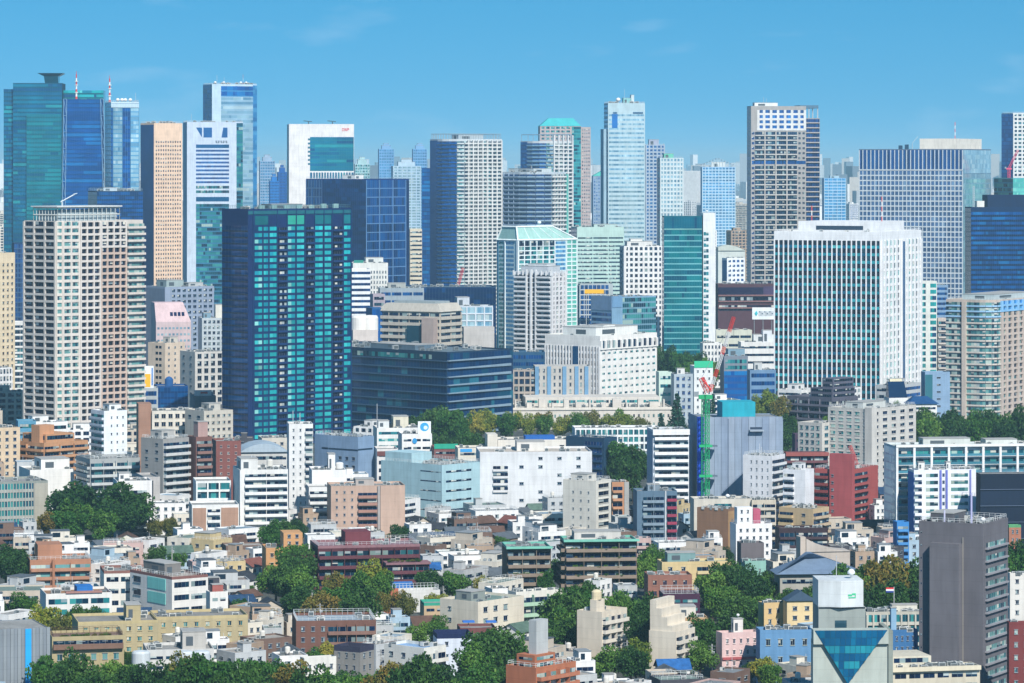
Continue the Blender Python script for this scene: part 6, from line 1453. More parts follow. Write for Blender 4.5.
b = B(*AB, 'long olive yellow apartment house with a flat grey roof', 72, 78, 158, 622, 678, 4, '#b4a474', 20, vis=648, lm='the long olive yellow house', roof='#8f8c86', parcol='#c0ac70'); b.R.punch(11, 7, 'resl', .4, .45, frame='#b8a880'); b.units(3); b.pent(.62, .8, .2, .6, 4, '#b8a670')
b = B(*AB, 'olive yellow rear wing running right from the long olive yellow house', 150, 156, 248, 617, 664, 12, '#b4a474', 20, vis=634, roof='#8f8c86', parcol='#c0ac70'); b.R.punch(11, 8, 'resl', .35, .45, frame='#b8a880'); b.units(5)
b = B(*AB, 'lower olive yellow front wing with a planted balcony', 48, 52, 124, 637, 690, 3, '#b0a06c', 16, vis=662, roof='#8a6c5c'); b.R.punch(12, 6, 'resl', .45, .5); b.R.balc(30, 1, 'dk', '#84604c', 1.4, 1.6, z0=b.h - 3.4, z1=b.h - .2); b.green(b.R, 2, b.W - 3, b.h - .7, 14, -2); b.rail(1, '#5c4438')
b = B('building_site', 'building site', 'grey corrugated hoarding block with a bright blue upright strip in the lower left corner', -24, -8, 50, 631, 716, 14, '#7c848c', vis=678, lm='the grey corrugated hoarding block', par=.3)
for k in range(16):
    w = b.W / 16; b.R.panel('hoarding_sheet', w * k + .04, w * (k + 1) - .04, 0, b.h + .4, wall(('#808890', '#8a9298')[k % 2], .6), .05, .22 + .1 * (k % 2))
b.R.panel('blue_sheet', b.R.u(25), b.R.u(31), 0, b.h + .2, wall('#2ca4ec', .5), .34, .5)
b = B(*OB, 'low white workshop with two white round tanks', 143, 147, 214, 650, 694, 6, '#c8c8c4', 16, vis=672, lm='the low white workshop with round tanks'); b.R.ribbon(10, 'dk', .3, .35, bays=4); b.units(7); b.pent(.55, .9, .3, .8, 4.2, '#b8b4ac')
for px in (141, 184, 201):
    Yt = depth(697); r = obj('storage_tank', None, None, (PX(px, Yt), Yt, 0))
    mb = MB(); mb.lathe(0, 0, [(2.6, 0), (2.6, PZ(653, Yt)), (2.2, PZ(651, Yt)), (.2, PZ(650, Yt))], wall('#c8d0d4', .5), 18); obj('shell', mb.mesh('shell', False), r)
    mb = MB(); mb.lathe(0, 0, [(2.68, PZ(672, Yt)), (2.68, PZ(670, Yt))], wall('#9aa4a8'), 18); obj('band', mb.mesh('band'), r)
    tag(r, {141: 'white round tank at the left end of the low white workshop', 184: 'white round tank in front of the middle of the low white workshop', 201: 'white round tank at the right end of the low white workshop'}[px], 'tank', 'white round tanks by the workshop')

b = B(*AB, 'maroon terraced apartment house with planted balconies above green trees', 310, 318, 420, 546, 600, 5, '#5c2834', 22, vis=577, lm='the maroon terraced apartment house', roof='#94707c', parcol='#94646c')
u = b.R.u
b.R.balc(9.3, 8, 'res', '#6c3440', 1.6, 1.0, pane=2.2)
b.block('side_wing', -b.W * .26, -.1, 3, 18, -.3, b.z(556), '#5c2834'); f, g = b.blockfaces(-b.W * .26, -.1, 3, 18); f.balc(9.3, 2, 'res', '#6c3440', 1.4, 1.0, z1=b.z(556)); b.block('front_wing', b.W * .64, b.W * 1.06, -7, -.1, -.3, b.z(564), '#642c38'); f, g = b.blockfaces(b.W * .64, b.W * 1.06, -7, -.1); f.balc(9.3, 3, 'res', '#703844', 1.5, 1.0, z1=b.z(564))
b.block('wing_roof', b.W * .63, b.W * 1.07, -8, -.3, b.z(564) + .01, b.z(562), '#94646c'); b.green(b.R, b.W * .64, b.W, b.z(562), 8, 6.5); b.block('roof_house', b.W * .3, b.W * .55, 8, 18, b.h - .8, b.z(535), '#7c3440'); b.units(5); b.rail()
b = B(*AB, 'bright orange stepped house left of the maroon terraced house', 262, 266, 304, 548, 590, 10, '#d4964c', 16, vis=568, lm='the bright orange stepped house'); b.R.punch(9, 4, 'dk', .38, .42, frame='#c8b8a0'); b.block('upper_storey', b.W * .48, b.W * .98, 2, 13, b.h - .8, b.z(534), '#d4964c'); f, g = b.blockfaces(b.W * .48, b.W * .98, 2, 13); f.punch(9, 2, 'dk', .4, .45, z0=b.h, z1=b.z(534)); b.units(2)
b = B(*AB, 'low brown brick house with a pale flat roof and recessed balconies', 292, 296, 376, 621, 668, 4, '#7c5040', 20, vis=638, lm='the low brown brick house', roof='#98a8b4'); b.R.balc(11, 5, 'dk', '#8c6454', 1.0, .9, u0=b.W * .4); b.R.punch(11, 3, 'dk', .35, .4, u1=b.W * .4); b.units(4); b.rail()
b = B(*HS, 'square grey concrete house with a dark roof band', 334, 360, 374, 647, 700, 60, '#8a8884', vis=672, lm='the square grey concrete house', parcol='#38384c', par=1.6); b.L.punch(12, 3, 'dk', .2, .4); b.R.punch(11, 2, 'dk', .3, .4)
b = B(*HS, 'long white wall house with small windows left of the square grey house', 300, 304, 337, 658, 700, 24, '#d8d8d0', 10, vis=672); b.R.punch(11, 4, 'dk', .35, .35)
b = B(*AB, 'cream villa block with plain walls and a shaded notch', 440, 478, 524, 602, 652, 42, '#dcd0b8', vis=622, lm='the cream villa block', roof='#7c948c'); b.R.punch(11, 3, 'dk', .38, .42, u0=b.W * .05, u1=b.W * .7); b.L.punch(12, 2, 'dk', .15, .3, lit=.5); b.pent(.1, .4, .3, .7, 2.4, '#8c9490'); b.units(5)
b = B(*AB, 'white apartment house with green fronted balconies among trees', 508, 516, 563, 592, 640, 28, '#d8d4c8', vis=620, depth_=16, lm='the white house with green balconies', roof='#a4aca4'); b.R.balc(10, 3, 'dk', '#a8c8b0', 1.6, 1.0); b.units(5)
b = B(*HS, 'long low house under a turquoise roof edge right of the maroon house', 420, 424, 458, 603, 640, 5, '#c8a878', 10, vis=614, parcol='#3c9c84'); b.R.ribbon(9, 'dk', .35, .3, bays=3)
b = B(*HS, 'low wall of white railings and an orange brick pier before the maroon house', 352, 356, 440, 592, 614, 4, '#d0d0cc', 8, vis=597); b.R.panel('brick_pier', b.W * .33, b.W * .5, 0, b.h + .9, wall('#c0643c'), 0, .5); b.rail(1.6, '#e0e4e4', 1.2)
b = B(*AB, 'white building with angled balconies on a pale blue flat roof', 384, 424, 446, 648, 700, 42, '#dcdcd4', vis=668, lm='the white building with the pale blue roof', roof='#8fb0d4'); b.R.balc(11, 2, 'dk', '#dcdcd4', 1.3, .9); b.L.punch(11, 3, 'dk', .25, .35); b.units(2)
b = B(*HS, 'white cube house under a deep navy roof right of the pale blue roof', 433, 437, 472, 634, 676, 8, '#d0d8e4', 14, vis=656, parcol='#1c2850', par=1.4, lm='the white cube house with the navy roof'); b.R.punch(12, 2, 'dk', .2, .3)
b = B(*HS, 'brown red roof terrace house carrying blue parasol roofs', 457, 460, 496, 628, 666, 6, '#7c4440', 12, vis=634); b.R.ribbon(9, 'dk', .4, .3); b.block('blue_canopy', 1, 4.5, 1, 4, b.h + 1.4, b.h + 1.8, '#3c78cc'); b.block('blue_canopy', 8, 11, 1, 4, b.h + 1.3, b.h + 1.7, '#3c78cc'); b.block('canopy_post', 2.6, 2.8, 2, 2.2, b.h - .7, b.h + 1.4, '#888888'); b.block('canopy_post', 9.4, 9.6, 2, 2.2, b.h - .7, b.h + 1.3, '#888888')
b = B(*AB, 'cream slab apartment house with a round water tank on its roof', 577, 602, 627, 612, 672, 48, '#dccdb4', vis=645, lm='the cream slab with the round water tank', roof='#d0c4ac'); b.R.balc(8.6, 4, 'dk', '#e0d6c4', 1.1, .9); b.block('lift_house', 1, b.W * .4, b.D * .3, b.D * .55, b.h - .8, b.z(601), '#dccdb4'); mb = MB(); mb.lathe(b.W * .2, b.D * .42, [(1.5, b.z(601)), (1.5, b.z(593.5)), (.9, b.z(591.5)), (.1, b.z(591))], wall('#e0cc9c')); b.part('water_tank', mb.mesh('water_tank')); b.units(3)
b = B(*AB, 'cream stepped house climbing in terraces right of the cream slab', 649, 676, 695, 632, 682, 55, '#dccfb8', vis=656, lm='the cream terraced house'); b.R.balc(8.6, 3, 'dk', '#e0d6c4', 1.0, .9)
for k in range(4): b.block('terrace_step', .3, b.W - .3, b.D * (.15 + .2 * k), b.D - .2, b.h - .8 + 2.4 * k, b.h - .8 + 2.4 * (k + 1) - .01, '#dccfb8')
b.units(2)
b = B(*AB, 'orange brick terraced building with stepped balcony tiers at the bottom', 506, 536, 576, 668, 728, 44, '#c06a38', vis=683, lm='the orange brick terraced building'); b.R.balc(9, 4, 'resl', '#c46e40', 1.6, .9)
b.block('upper_tier', 2, b.W * .62, 2, b.D * .8, b.h - .8, b.z(657), '#bc6836'); f, g = b.blockfaces(2, b.W * .62, 2, b.D * .8); f.ribbon(8, 'resl', .5, .2, z0=b.h - .6, z1=b.z(657)); g.ribbon(8, 'dk', .4, .2, z0=b.h - .6, z1=b.z(657)); b.block('grey_shaft', 4, 9, b.D * .3, b.D * .55, b.z(657), b.z(623), '#b4b8b8'); b.rail()
b = B(*AB, 'bronze brown terraced building with turquoise eaves and planted balconies', 560, 565, 637, 540, 606, 6, '#5c4c40', 24, vis=568, lm='the bronze terraced building with turquoise eaves', parcol='#6cb0a0'); b.R.balc(9, 4, 'dk', '#94806c', 1.7, 1.0, pane=2.4); b.L.balc(9, 1, 'dk', '#8c7864', 1.3, 1.0); b.R.panel('eave', -.6, b.W + .6, b.h - .5, b.h + .15, wall('#7cc0ac'), 0, 2.0); b.units(8); b.pent(.15, .8, .3, .8, 2.2, '#c8c4bc')
fz0, fz1, fn, ffh = b.R.floors(None, None, 9)
for k in range(1, fn): b.green(b.R, 1, b.W - 1, fz0 + k * ffh + .2, 9)
b = B(*AB, 'lower bronze brown wing with turquoise eaves on the left of the bronze building', 502, 507, 551, 547, 604, 5, '#5c4c40', 20, vis=572, parcol='#6cb0a0'); b.R.balc(9.5, 3, 'dk', '#907c68', 1.7, 1.0); b.green(b.R, 1, b.W * .7, b.h - 1.2, 8, -2); b.green(b.R, 1, b.W - 1, b.h * .5, 7); b.R.panel('eave', -.4, b.W + .4, b.h - .5, b.h + .15, wall('#7cc0ac'), 0, 2.0); b.units(5)
b = B(*AB, 'yellow building with a greenhouse roof right of the bronze building', 657, 662, 732, 562, 612, 8, '#d4b874', 16, vis=582, lm='the yellow building with the greenhouse roof', roof='#8ca49c'); b.R.balc(10, 3, 'dk', '#dcc484', 1.1, .9, u0=b.W * .5); b.R.punch(10, 2, 'dk', .3, .4, u1=b.W * .4); b.pent(.1, .5, .3, .8, 2.6, '#7c9c9c'); b.units(3)
b = B(*AB, 'brick brown row house right below the yellow building', 644, 648, 692, 575, 622, 5, '#98604c', 12, vis=592, roof='#c4b4a8'); b.R.punch(10, 4, 'dk', .4, .45, frame='#a87c68'); b.units(5)
b = B(*AB, 'dark purple house with a roof frame between the yellow building and the cream terraced house', 659, 663, 700, 594, 640, 5, '#4c2444', 12, vis=606); b.R.ribbon(9, 'resl', .35, .3, bays=2); b.rail(1.6)
b = B(*HS, 'tan house with arched windows behind the cream terraced house', 647, 651, 708, 618, 662, 5, '#c89c64', 12, vis=628); b.R.punch(10, 5, 'dk', .4, .45); b.units(3); b.pent(.5, .8, .2, .8, 3, '#dcd4c4')
b = B(*AB, 'pale pink house with a little roof tower and red band', 716, 722, 760, 633, 682, 16, '#dcb4b0', 14, vis=654, lm='the pale pink house'); b.R.punch(10, 5, 'dk', .35, .42, frame='#e4d4d0'); b.pent(.35, .6, .3, .7, 3.6, '#e4dcd4'); b.R.panel('red_band', .1, b.W - .1, b.h * .45, b.h * .5, wall('#b84c50'), 0, .5); b.dish(.5, .5, .5, base=3.8)
b = B(*AB, 'mustard yellow house pair left of the low sky blue building', 758, 764, 784, 603, 650, 20, '#d8b46c', 14, vis=625, lm='the mustard yellow houses'); b.R.punch(10, 2, 'dk', .35, .4); b.units(2)
b = B(*AB, 'pale yellow house with a slate grey slope beside the mustard yellow house', 783, 787, 815, 601, 652, 8, '#e0c484', 14, vis=625, par=.1)
mb = MB(); W, D = b.W, b.D; mb.v += [(-.6, -.6, b.h), (W + .6, -.6, b.h), (W + .6, D, b.h), (-.6, D, b.h), (W * .5, 0, b.h + 3), (W * .5, D, b.h + 3)]
for f in ((0, 4, 5, 3), (1, 2, 5, 4), (0, 1, 4), (2, 3, 5)): mb.f.append(f); mb.i.append(mb.mi(wall('#3c5064')))
b.part('roof', mb.mesh('roof')); b.R.punch(10, 2, 'dk', .35, .4)
b = B(*OB, 'wide bluish grey hip roofed hall among trees behind the mustard yellow houses', 774, 780, 862, 574, 618, 5, '#a8a498', 26, vis=580, par=.1, lm='the bluish hip roofed hall')
mb = MB(); W, D = b.W, b.D; mb.hexa([(-1.5, -1.5, b.h), (W + 1, -1.5, b.h), (W + 1, D, b.h), (-1.5, D, b.h), (10, 9, b.z(555)), (W * .42, 9, b.z(555)), (W * .42, D - 9, b.z(555)), (10, D - 9, b.z(555))], wall('#6c8098', .7)); b.part('hipped_roof', mb.mesh('hipped_roof')); b.R.ribbon(9, 'dk', .4, .3)
b = B(*HS, 'grey beige shell roofed hall rising behind the bluish hip roofed hall', 800, 806, 850, 552, 594, 10, '#bcaea0', 16, vis=562, par=.1)
mb = MB(); W, D = b.W, b.D; n = 8
for k in range(n):
    fz = lambda t: b.h + 4.5 * (1 - t) ** 2; a, c = k / n, (k + 1) / n
    mb.hexa([(W * a, -.4, b.h), (W * c, -.4, b.h), (W * c, D, b.h), (W * a, D, b.h), (W * a, -.4, fz(a) + .2), (W * c, -.4, fz(c) + .2), (W * c, D, fz(c) + .2), (W * a, D, fz(a) + .2)], wall('#bcb0a4'))
b.part('shell_roof', mb.mesh('shell_roof')); b.block('end_wall', -2, -.1, 0, 6, -.3, b.z(537), '#c4b4a4')
b = B(*HS, 'mint green walled house right of the brown windowless box', 741, 745, 766, 561, 606, 8, '#8cb8ac', 12, vis=576); b.units(2); b.R.punch(12, 2, 'dk', .15, .3)
b = B(*HS, 'dark grey roofed house in front of the pure white stepped house', 737, 741, 764, 543, 592, 8, '#6c6468', 12, vis=560); b.units(2)
# ------------------------------------------------------------------ trees, planted one by one
CROWN, TRUNK = {}, {}
bark = wall('#4a3c30', .9)
def trunk_mesh(seed, shape):
    q = random.Random(seed); mb = MB(); h = .62 if shape == 'round' else .95
    mb.lathe(0, 0, [(.045, -.02), (.032, .1), (.026, .3), (.016, h * .8), (.004, h)], bark, 8)
    if shape == 'round':
        for k in range(6):
            an = k * 1.05 + q.uniform(-.3, .3); z = q.uniform(.26, .42); e = Vector((math.cos(an) * .28, math.sin(an) * .28, z + q.uniform(.18, .34)))
            m = Vector((0, 0, z)).lerp(e, .5) + Vector((0, 0, .03)); mb.bar((0, 0, z), m, .014, bark, 5); mb.bar(m, e, .008, bark, 5)
    return mb.mesh('trunk')
PENDING = []                                # things whose label is settled once all stand: (object, x, y, depth, look, noun)
def tree(px, yb, h, w, kind='green', shape='round', reg=True, force=True):
    Y = depth(yb); x = PX(px, Y); s_ = FPX / Y
    r_ = w * .30
    ft = corners([(x - r_, Y - r_), (x + r_, Y - r_), (x + r_, Y + r_), (x - r_, Y + r_)])
    if collides(ft):
        if not force: return None
        for k in range(1, 14):
            for dx, dy in ((0, -4 * k), (3 * k, -2 * k), (-3 * k, -2 * k), (0, 4 * k), (4 * k, 0), (-4 * k, 0)):
                g = corners([(a + dx, c + dy) for a, c in ft[3]])
                if not collides(g): break
            else: continue
            x, Y, ft = x + dx, Y + dy, g; break
        else: return None
    FOOT.append(ft)
    var = rnd.randrange(4); k = (kind, shape, var)
    if k not in CROWN: CROWN[k] = crown_mesh(var * 31 + len(kind) * 7 + len(shape), kind, shape)
    if (shape, var) not in TRUNK: TRUNK[(shape, var)] = trunk_mesh(var, shape)
    name = {'round': 'broadleaf_tree', 'cone': 'cedar_tree', 'bush': 'shrub'}[shape]
    r = obj(name, None, None, (x, Y, 0), rnd.uniform(0, 6.28), (w, w, h))
    if shape != 'bush': obj('trunk', TRUNK[(shape, var)], r)
    obj('crown', CROWN[k], r)
    cx_, cy_ = proj(x, Y, 0); s_ = FPX / Y
    r1, c1 = rect(cx_ - w * s_ * .45, cx_ + w * s_ * .45, cy_ - h * s_ * .97, cy_)
    ZB[r1, c1] = np.minimum(ZB[r1, c1], Y)
    if reg:
        r1, c1 = rect(cx_ - w * s_ * .38, cx_ + w * s_ * .38, cy_ - h * s_ * .95, cy_ - h * s_ * .3); PROT[r1, c1] = True
    size = 'tall' if h > 17 else 'small' if h < 8.5 else ''
    if shape == 'bush': size = 'low'
    tone = {'dark': 'dark green', 'green': 'fresh green', 'yellow': 'yellow green', 'rust': 'olive brown', 'cedar': 'dark pointed'}[kind]
    look = ' '.join(q for q in (size, tone, {'round': 'broadleaf tree', 'cone': 'cedar', 'bush': 'shrub'}[shape]) if q)
    tag(r, None, {'bush': 'shrub'}.get(shape, 'tree'), 'garden shrubs' if shape == 'bush' else 'city trees')
    PENDING.append((r, cx_, cy_ - h * s_ * .5, Y, look, w * s_ / 2))
    return r
def at(px, yt, yb, kind='green', w=None, shape='round'):
    h = (yb - yt) * depth(yb) / FPX
    tree(px, yb, h, w or h * .78, kind, shape)

# the big round tree on the left and the shrubs beside it
for a in ((62, 489, 536, 'dark', 19), (80, 475, 538, 'dark', 27), (100, 480, 540, 'dark', 26), (118, 493, 541, 'dark', 20), (88, 498, 545, 'green', 20), (72, 504, 547, 'green', 17), (52, 508, 544, 'rust', 13), (106, 505, 546, 'green', 14)): at(*a)
for px in (134, 145, 157, 168): at(px, 517, 541, 'rust', 8)
# the park on the right, behind the broad white framed building
for k, px in enumerate((921, 934, 947, 960, 973, 986, 999, 1012, 1024)): at(px, 404 + (k * 7) % 11, 455 + (k % 3) * 4, ('dark', 'green', 'dark')[k % 3], 19)
for k, px in enumerate((928, 952, 978, 1004)): at(px, 413 + (k % 2) * 4, 466, ('green', 'dark')[k % 2], 17)
for px, yt in ((866, 404), (880, 400), (893, 402), (905, 406), (916, 411), (848, 405), (838, 408)): at(px, yt, 442, 'green', 11)
for a in ((768, 389, 432, 'yellow', 15), (779, 394, 434, 'rust', 14), (757, 396, 428, 'yellow', 11), (790, 412, 452, 'dark', 12), (786, 425, 462, 'dark', 13)): at(*a)
# the wooded rise right of the white finned side office
for k, (px, yt) in enumerate(((661, 343), (671, 342), (681, 346), (691, 349), (701, 352), (710, 354), (666, 352), (678, 356), (690, 358))): at(px, yt, 396 + (k % 3) * 3, ('dark', 'dark', 'green')[k % 3], 17)
# round the institute
for a in ((440, 402, 452, 'dark', 20), (452, 404, 455, 'green', 17), (463, 412, 456, 'green', 13), (430, 412, 452, 'dark', 14), (474, 412, 448, 'yellow', 12), (486, 409, 446, 'yellow', 15), (500, 410, 446, 'green', 13)): at(*a)
for k, px in enumerate((512, 522, 533, 544, 556, 568, 579, 590, 602, 613, 624, 634)): at(px, 409 + (k * 5) % 7, 442, ('yellow', 'yellow', 'green', 'rust')[k % 4], 12)
for k, px in enumerate((438, 450, 462, 474, 486)): at(px, 430 + (k % 2) * 2, 474, 'dark', 13)
for a in ((619, 436, 500, 'green', 19), (633, 440, 502, 'dark', 20), (626, 452, 506, 'dark', 17)): at(*a)
at(677, 392, 442, 'cedar', 26, 'cone'); at(661, 412, 446, 'cedar', 17, 'cone'); at(683, 416, 448, 'cedar', 15, 'cone'); at(713, 393, 436, 'cedar', 13, 'cone')
# gardens of the foreground
for a in ((6, 541, 592, 'dark', 15), (16, 548, 596, 'dark', 12), (50, 604, 658, 'yellow', 15), (38, 612, 660, 'yellow', 12), (62, 612, 662, 'rust', 11), (78, 602, 646, 'dark', 10), (90, 604, 646, 'dark', 9), (24, 592, 622, 'green', 10), (156, 545, 572, 'dark', 10), (178, 550, 574, 'green', 8)): at(*a)
for k, (px, yt) in enumerate(((52, 652), (70, 650), (94, 662), (116, 656), (138, 664), (156, 660))): at(px, yt, 716 + (k % 3) * 5, ('green', 'dark', 'dark')[k % 3], 14)
for k, (px, yt) in enumerate(((178, 656), (198, 648), (220, 651), (243, 655), (266, 652), (290, 661), (312, 664), (332, 668), (352, 670), (374, 664), (394, 657), (414, 650), (434, 656), (452, 663), (472, 668))): at(px, yt, 722 + (k % 4) * 6, ('rust', 'dark', 'green', 'dark', 'green')[k % 5], 16)
for a in ((482, 628, 698, 'dark', 17), (498, 622, 692, 'dark', 17), (512, 634, 688, 'green', 14), (476, 640, 702, 'green', 13), (490, 660, 712, 'dark', 14), (505, 664, 716, 'dark', 13)): at(*a)
for a in ((276, 560, 606, 'green', 13), (290, 556, 610, 'dark', 15), (303, 564, 612, 'green', 13), (312, 537, 594, 'green', 15), (302, 545, 598, 'dark', 12), (322, 588, 634, 'rust', 14), (334, 584, 632, 'green', 14), (310, 584, 630, 'dark', 13), (360, 584, 638, 'dark', 14), (346, 568, 612, 'rust', 11), (358, 567, 614, 'green', 12), (372, 563, 612, 'yellow', 12), (380, 566, 614, 'green', 11), (430, 566, 606, 'dark', 12), (438, 567, 608, 'green', 11), (398, 590, 622, 'rust', 8), (382, 590, 622, 'rust', 8), (408, 592, 624, 'rust', 8), (436, 592, 616, 'yellow', 8), (400, 523, 552, 'dark', 10), (284, 517, 556, 'dark', 12), (270, 520, 558, 'green', 11), (296, 516, 554, 'dark', 11)): at(*a)
for a in ((436, 616, 650, 'green', 9), (418, 622, 654, 'green', 9), (326, 642, 674, 'yellow', 8), (316, 645, 676, 'green', 8), (360, 640, 668, 'rust', 7), (150, 636, 664, 'dark', 7), (112, 642, 672, 'dark', 8), (98, 646, 676, 'dark', 7)): at(*a)
for a in ((646, 546, 596, 'green', 13), (636, 555, 600, 'green', 12), (654, 542, 590, 'dark', 11), (566, 588, 652, 'dark', 17), (574, 582, 642, 'green', 14), (584, 578, 640, 'dark', 13), (556, 602, 656, 'green', 13), (570, 614, 664, 'dark', 14), (594, 590, 640, 'green', 12), (616, 588, 650, 'green', 13), (640, 590, 660, 'green', 13), (632, 596, 664, 'dark', 13), (650, 588, 650, 'dark', 13), (644, 612, 672, 'dark', 12), (606, 646, 690, 'green', 11), (620, 642, 688, 'dark', 12), (636, 640, 684, 'yellow', 10), (560, 557, 596, 'dark', 9), (546, 562, 600, 'green', 8), (530, 546, 588, 'dark', 9), (598, 560, 600, 'dark', 8), (540, 588, 632, 'green', 9)): at(*a)
for a in ((712, 566, 622, 'green', 14), (724, 558, 618, 'dark', 15), (738, 560, 620, 'dark', 15), (750, 568, 626, 'dark', 14), (722, 580, 632, 'green', 13), (742, 590, 644, 'dark', 14), (758, 590, 640, 'green', 12), (702, 612, 664, 'green', 12), (712, 622, 672, 'dark', 12), (734, 608, 652, 'dark', 12), (700, 640, 684, 'green', 10), (764, 572, 616, 'green', 11), (774, 566, 612, 'dark', 12), (790, 566, 604, 'green', 10), (786, 582, 616, 'dark', 10), (806, 574, 614, 'green', 10), (820, 572, 614, 'dark', 10)): at(*a)
for a in ((836, 566, 622, 'rust', 14), (850, 558, 626, 'green', 16), (866, 552, 628, 'dark', 19), (882, 550, 630, 'rust', 18), (896, 554, 630, 'dark', 18), (910, 558, 632, 'dark', 17), (874, 566, 634, 'green', 17), (858, 574, 634, 'dark', 14), (892, 572, 636, 'dark', 16), (906, 576, 638, 'dark', 14), (842, 580, 632, 'dark', 12)): at(*a)
for a in ((1014, 545, 604, 'green', 14), (1024, 541, 602, 'dark', 14), (762, 655, 694, 'yellow', 8), (770, 660, 700, 'green', 8)): at(*a)

# ------------------------------------------------------------------ filler houses and mid-rise blocks, front to back, wherever the photograph shows loose roofs
def footprint(px, yb, th, W, D):
    Y = depth(yb); X0 = PX(px, Y); c, s_ = math.cos(R(th)), math.sin(R(th))
    return [(X0 + x * c - y * s_, Y + x * s_ + y * c) for x, y in ((0, 0), (W, 0), (W, D), (0, D))], Y
WALLC = [('white', '#e4e4e2', 8), ('cream', '#dcd4c2', 4), ('pale grey', '#b8bcbe', 5), ('beige', '#c4b6a2', 3), ('tan', '#b09478', 2), ('brown', '#7a5e50', 2.4), ('dusty pink', '#c8a49c', 1), ('pale blue', '#a4bccc', 1.5), ('charcoal', '#4c4c54', 1.6), ('yellowish', '#ccb478', 1)]
ROOFC = [('slate grey', '#5c646c', 4), ('dark blue', '#2c4868', 3), ('brown', '#6c4c3c', 2), ('charcoal', '#3c4048', 3), ('green grey', '#5c7468', 1), ('rust red', '#8c4c3c', 1), ('bright blue', '#3068a8', 1)]
def wpick(t): return rnd.choices(t, [q[2] for q in t])[0]
WIN_CACHE = {}
def small_windows(root, W, D, h, nfl):
    if 'w' not in WIN_CACHE:
        out = []
        for hx in ('#1a2c40', '#2c4458', '#4c6c78', '#8c9ca0'):
            for (w, hh) in ((1.0, 1.1), (1.7, 1.2), (1.7, 1.9)):
                mb = MB(); fr = plain('#a4a8a8'); mb.box(-w / 2 - .06, w / 2 + .06, -.04, .1, -.06, hh + .06, fr); mb.box(-w / 2, w / 2, -.06, -.041, 0, hh, glass(hx)); mb.box(-w / 2 - .1, w / 2 + .1, -.2, -.061, hh + .07, hh + .16, fr)
                out.append(mb.mesh('window'))
        WIN_CACHE['w'] = out
    ms = WIN_CACHE['w']
    for k in range(nfl):
        for L_, rz, f in ((W, 0, lambda u: (u, 0)), (D, -math.pi / 2, lambda u: (0, u))):
            n = max(1, int(L_ / 3.1))
            for j in range(n):
                if rnd.random() < .78:
                    x, y = f(L_ * (j + .5 + rnd.uniform(-.1, .1)) / n); o = obj('window', rnd.choice(ms), root, (x, y, k * 2.9 + .9)); o.rotation_euler.z = rz
def gable_house(px, yb, th, W, D, nfl, wc, rc):
    fp, Y = footprint(px, yb, th, W, D)
    root = obj('house', None, None, (fp[0][0], Y, 0), R(th)); h = nfl * 2.9 + .3
    rise = rnd.uniform(.45, .62) * min(W, D) / 2; along = W >= D
    wm = wall(wc[1]); rm = wall(rc[1], .7, .25)
    mb = MB(); mb.prism([(0, 0), (W, 0), (W, D), (0, D)], -.3, h, wm)
    mb.v += [(0, 0, h), (W, 0, h), (W, D, h), (0, D, h)]; o = len(mb.v) - 4; e = .55
    if along:
        mb.v += [(0, D / 2, h + rise), (W, D / 2, h + rise)]; fs = ((o, o + 4, o + 3), (o + 1, o + 2, o + 5))
    else:
        mb.v += [(W / 2, 0, h + rise), (W / 2, D, h + rise)]; fs = ((o, o + 1, o + 4), (o + 3, o + 5, o + 2))
    for f in fs: mb.f.append(f); mb.i.append(mb.mi(wm))
    obj('wall', mb.mesh('wall'), root)
    mb = MB(); t = .2
    def slab(p):
        mb.hexa(p + [(x, y, z + t) for x, y, z in p], rm)
    if along:
        k = rise / (D / 2); slab([(-e, -e, h - e * k + .01), (W + e, -e, h - e * k + .01), (W + e, D / 2, h + rise + .01), (-e, D / 2, h + rise + .01)]); slab([(-e, D / 2 + .004, h + rise + .01), (W + e, D / 2 + .004, h + rise + .01), (W + e, D + e, h - e * k + .01), (-e, D + e, h - e * k + .01)])
    else:
        k = rise / (W / 2); slab([(-e, -e, h - e * k + .01), (W / 2, -e, h + rise + .01), (W / 2, D + e, h + rise + .01), (-e, D + e, h - e * k + .01)]); slab([(W / 2 + .004, -e, h + rise + .01), (W + e, -e, h - e * k + .01), (W + e, D + e, h - e * k + .01), (W / 2 + .004, D + e, h + rise + .01)])
    obj('roof', mb.mesh('roof'), root)
    small_windows(root, W, D, h, nfl)
    if rnd.random() < .45:
        mb = MB(); c = wall('#c8c8c4'); a = rnd.uniform(.1, .4) * W; mb.box(a, a + W * .45, -1.1, -.02, 2.8, 2.95, c); mb.box(a, a + W * .45, -1.1, -1.0, 2.953, 3.8, c); obj('balcony', mb.mesh('balcony'), root)
    tag(root, None, 'house', 'small houses of the foreground')
    return root, h + rise, fp, Y
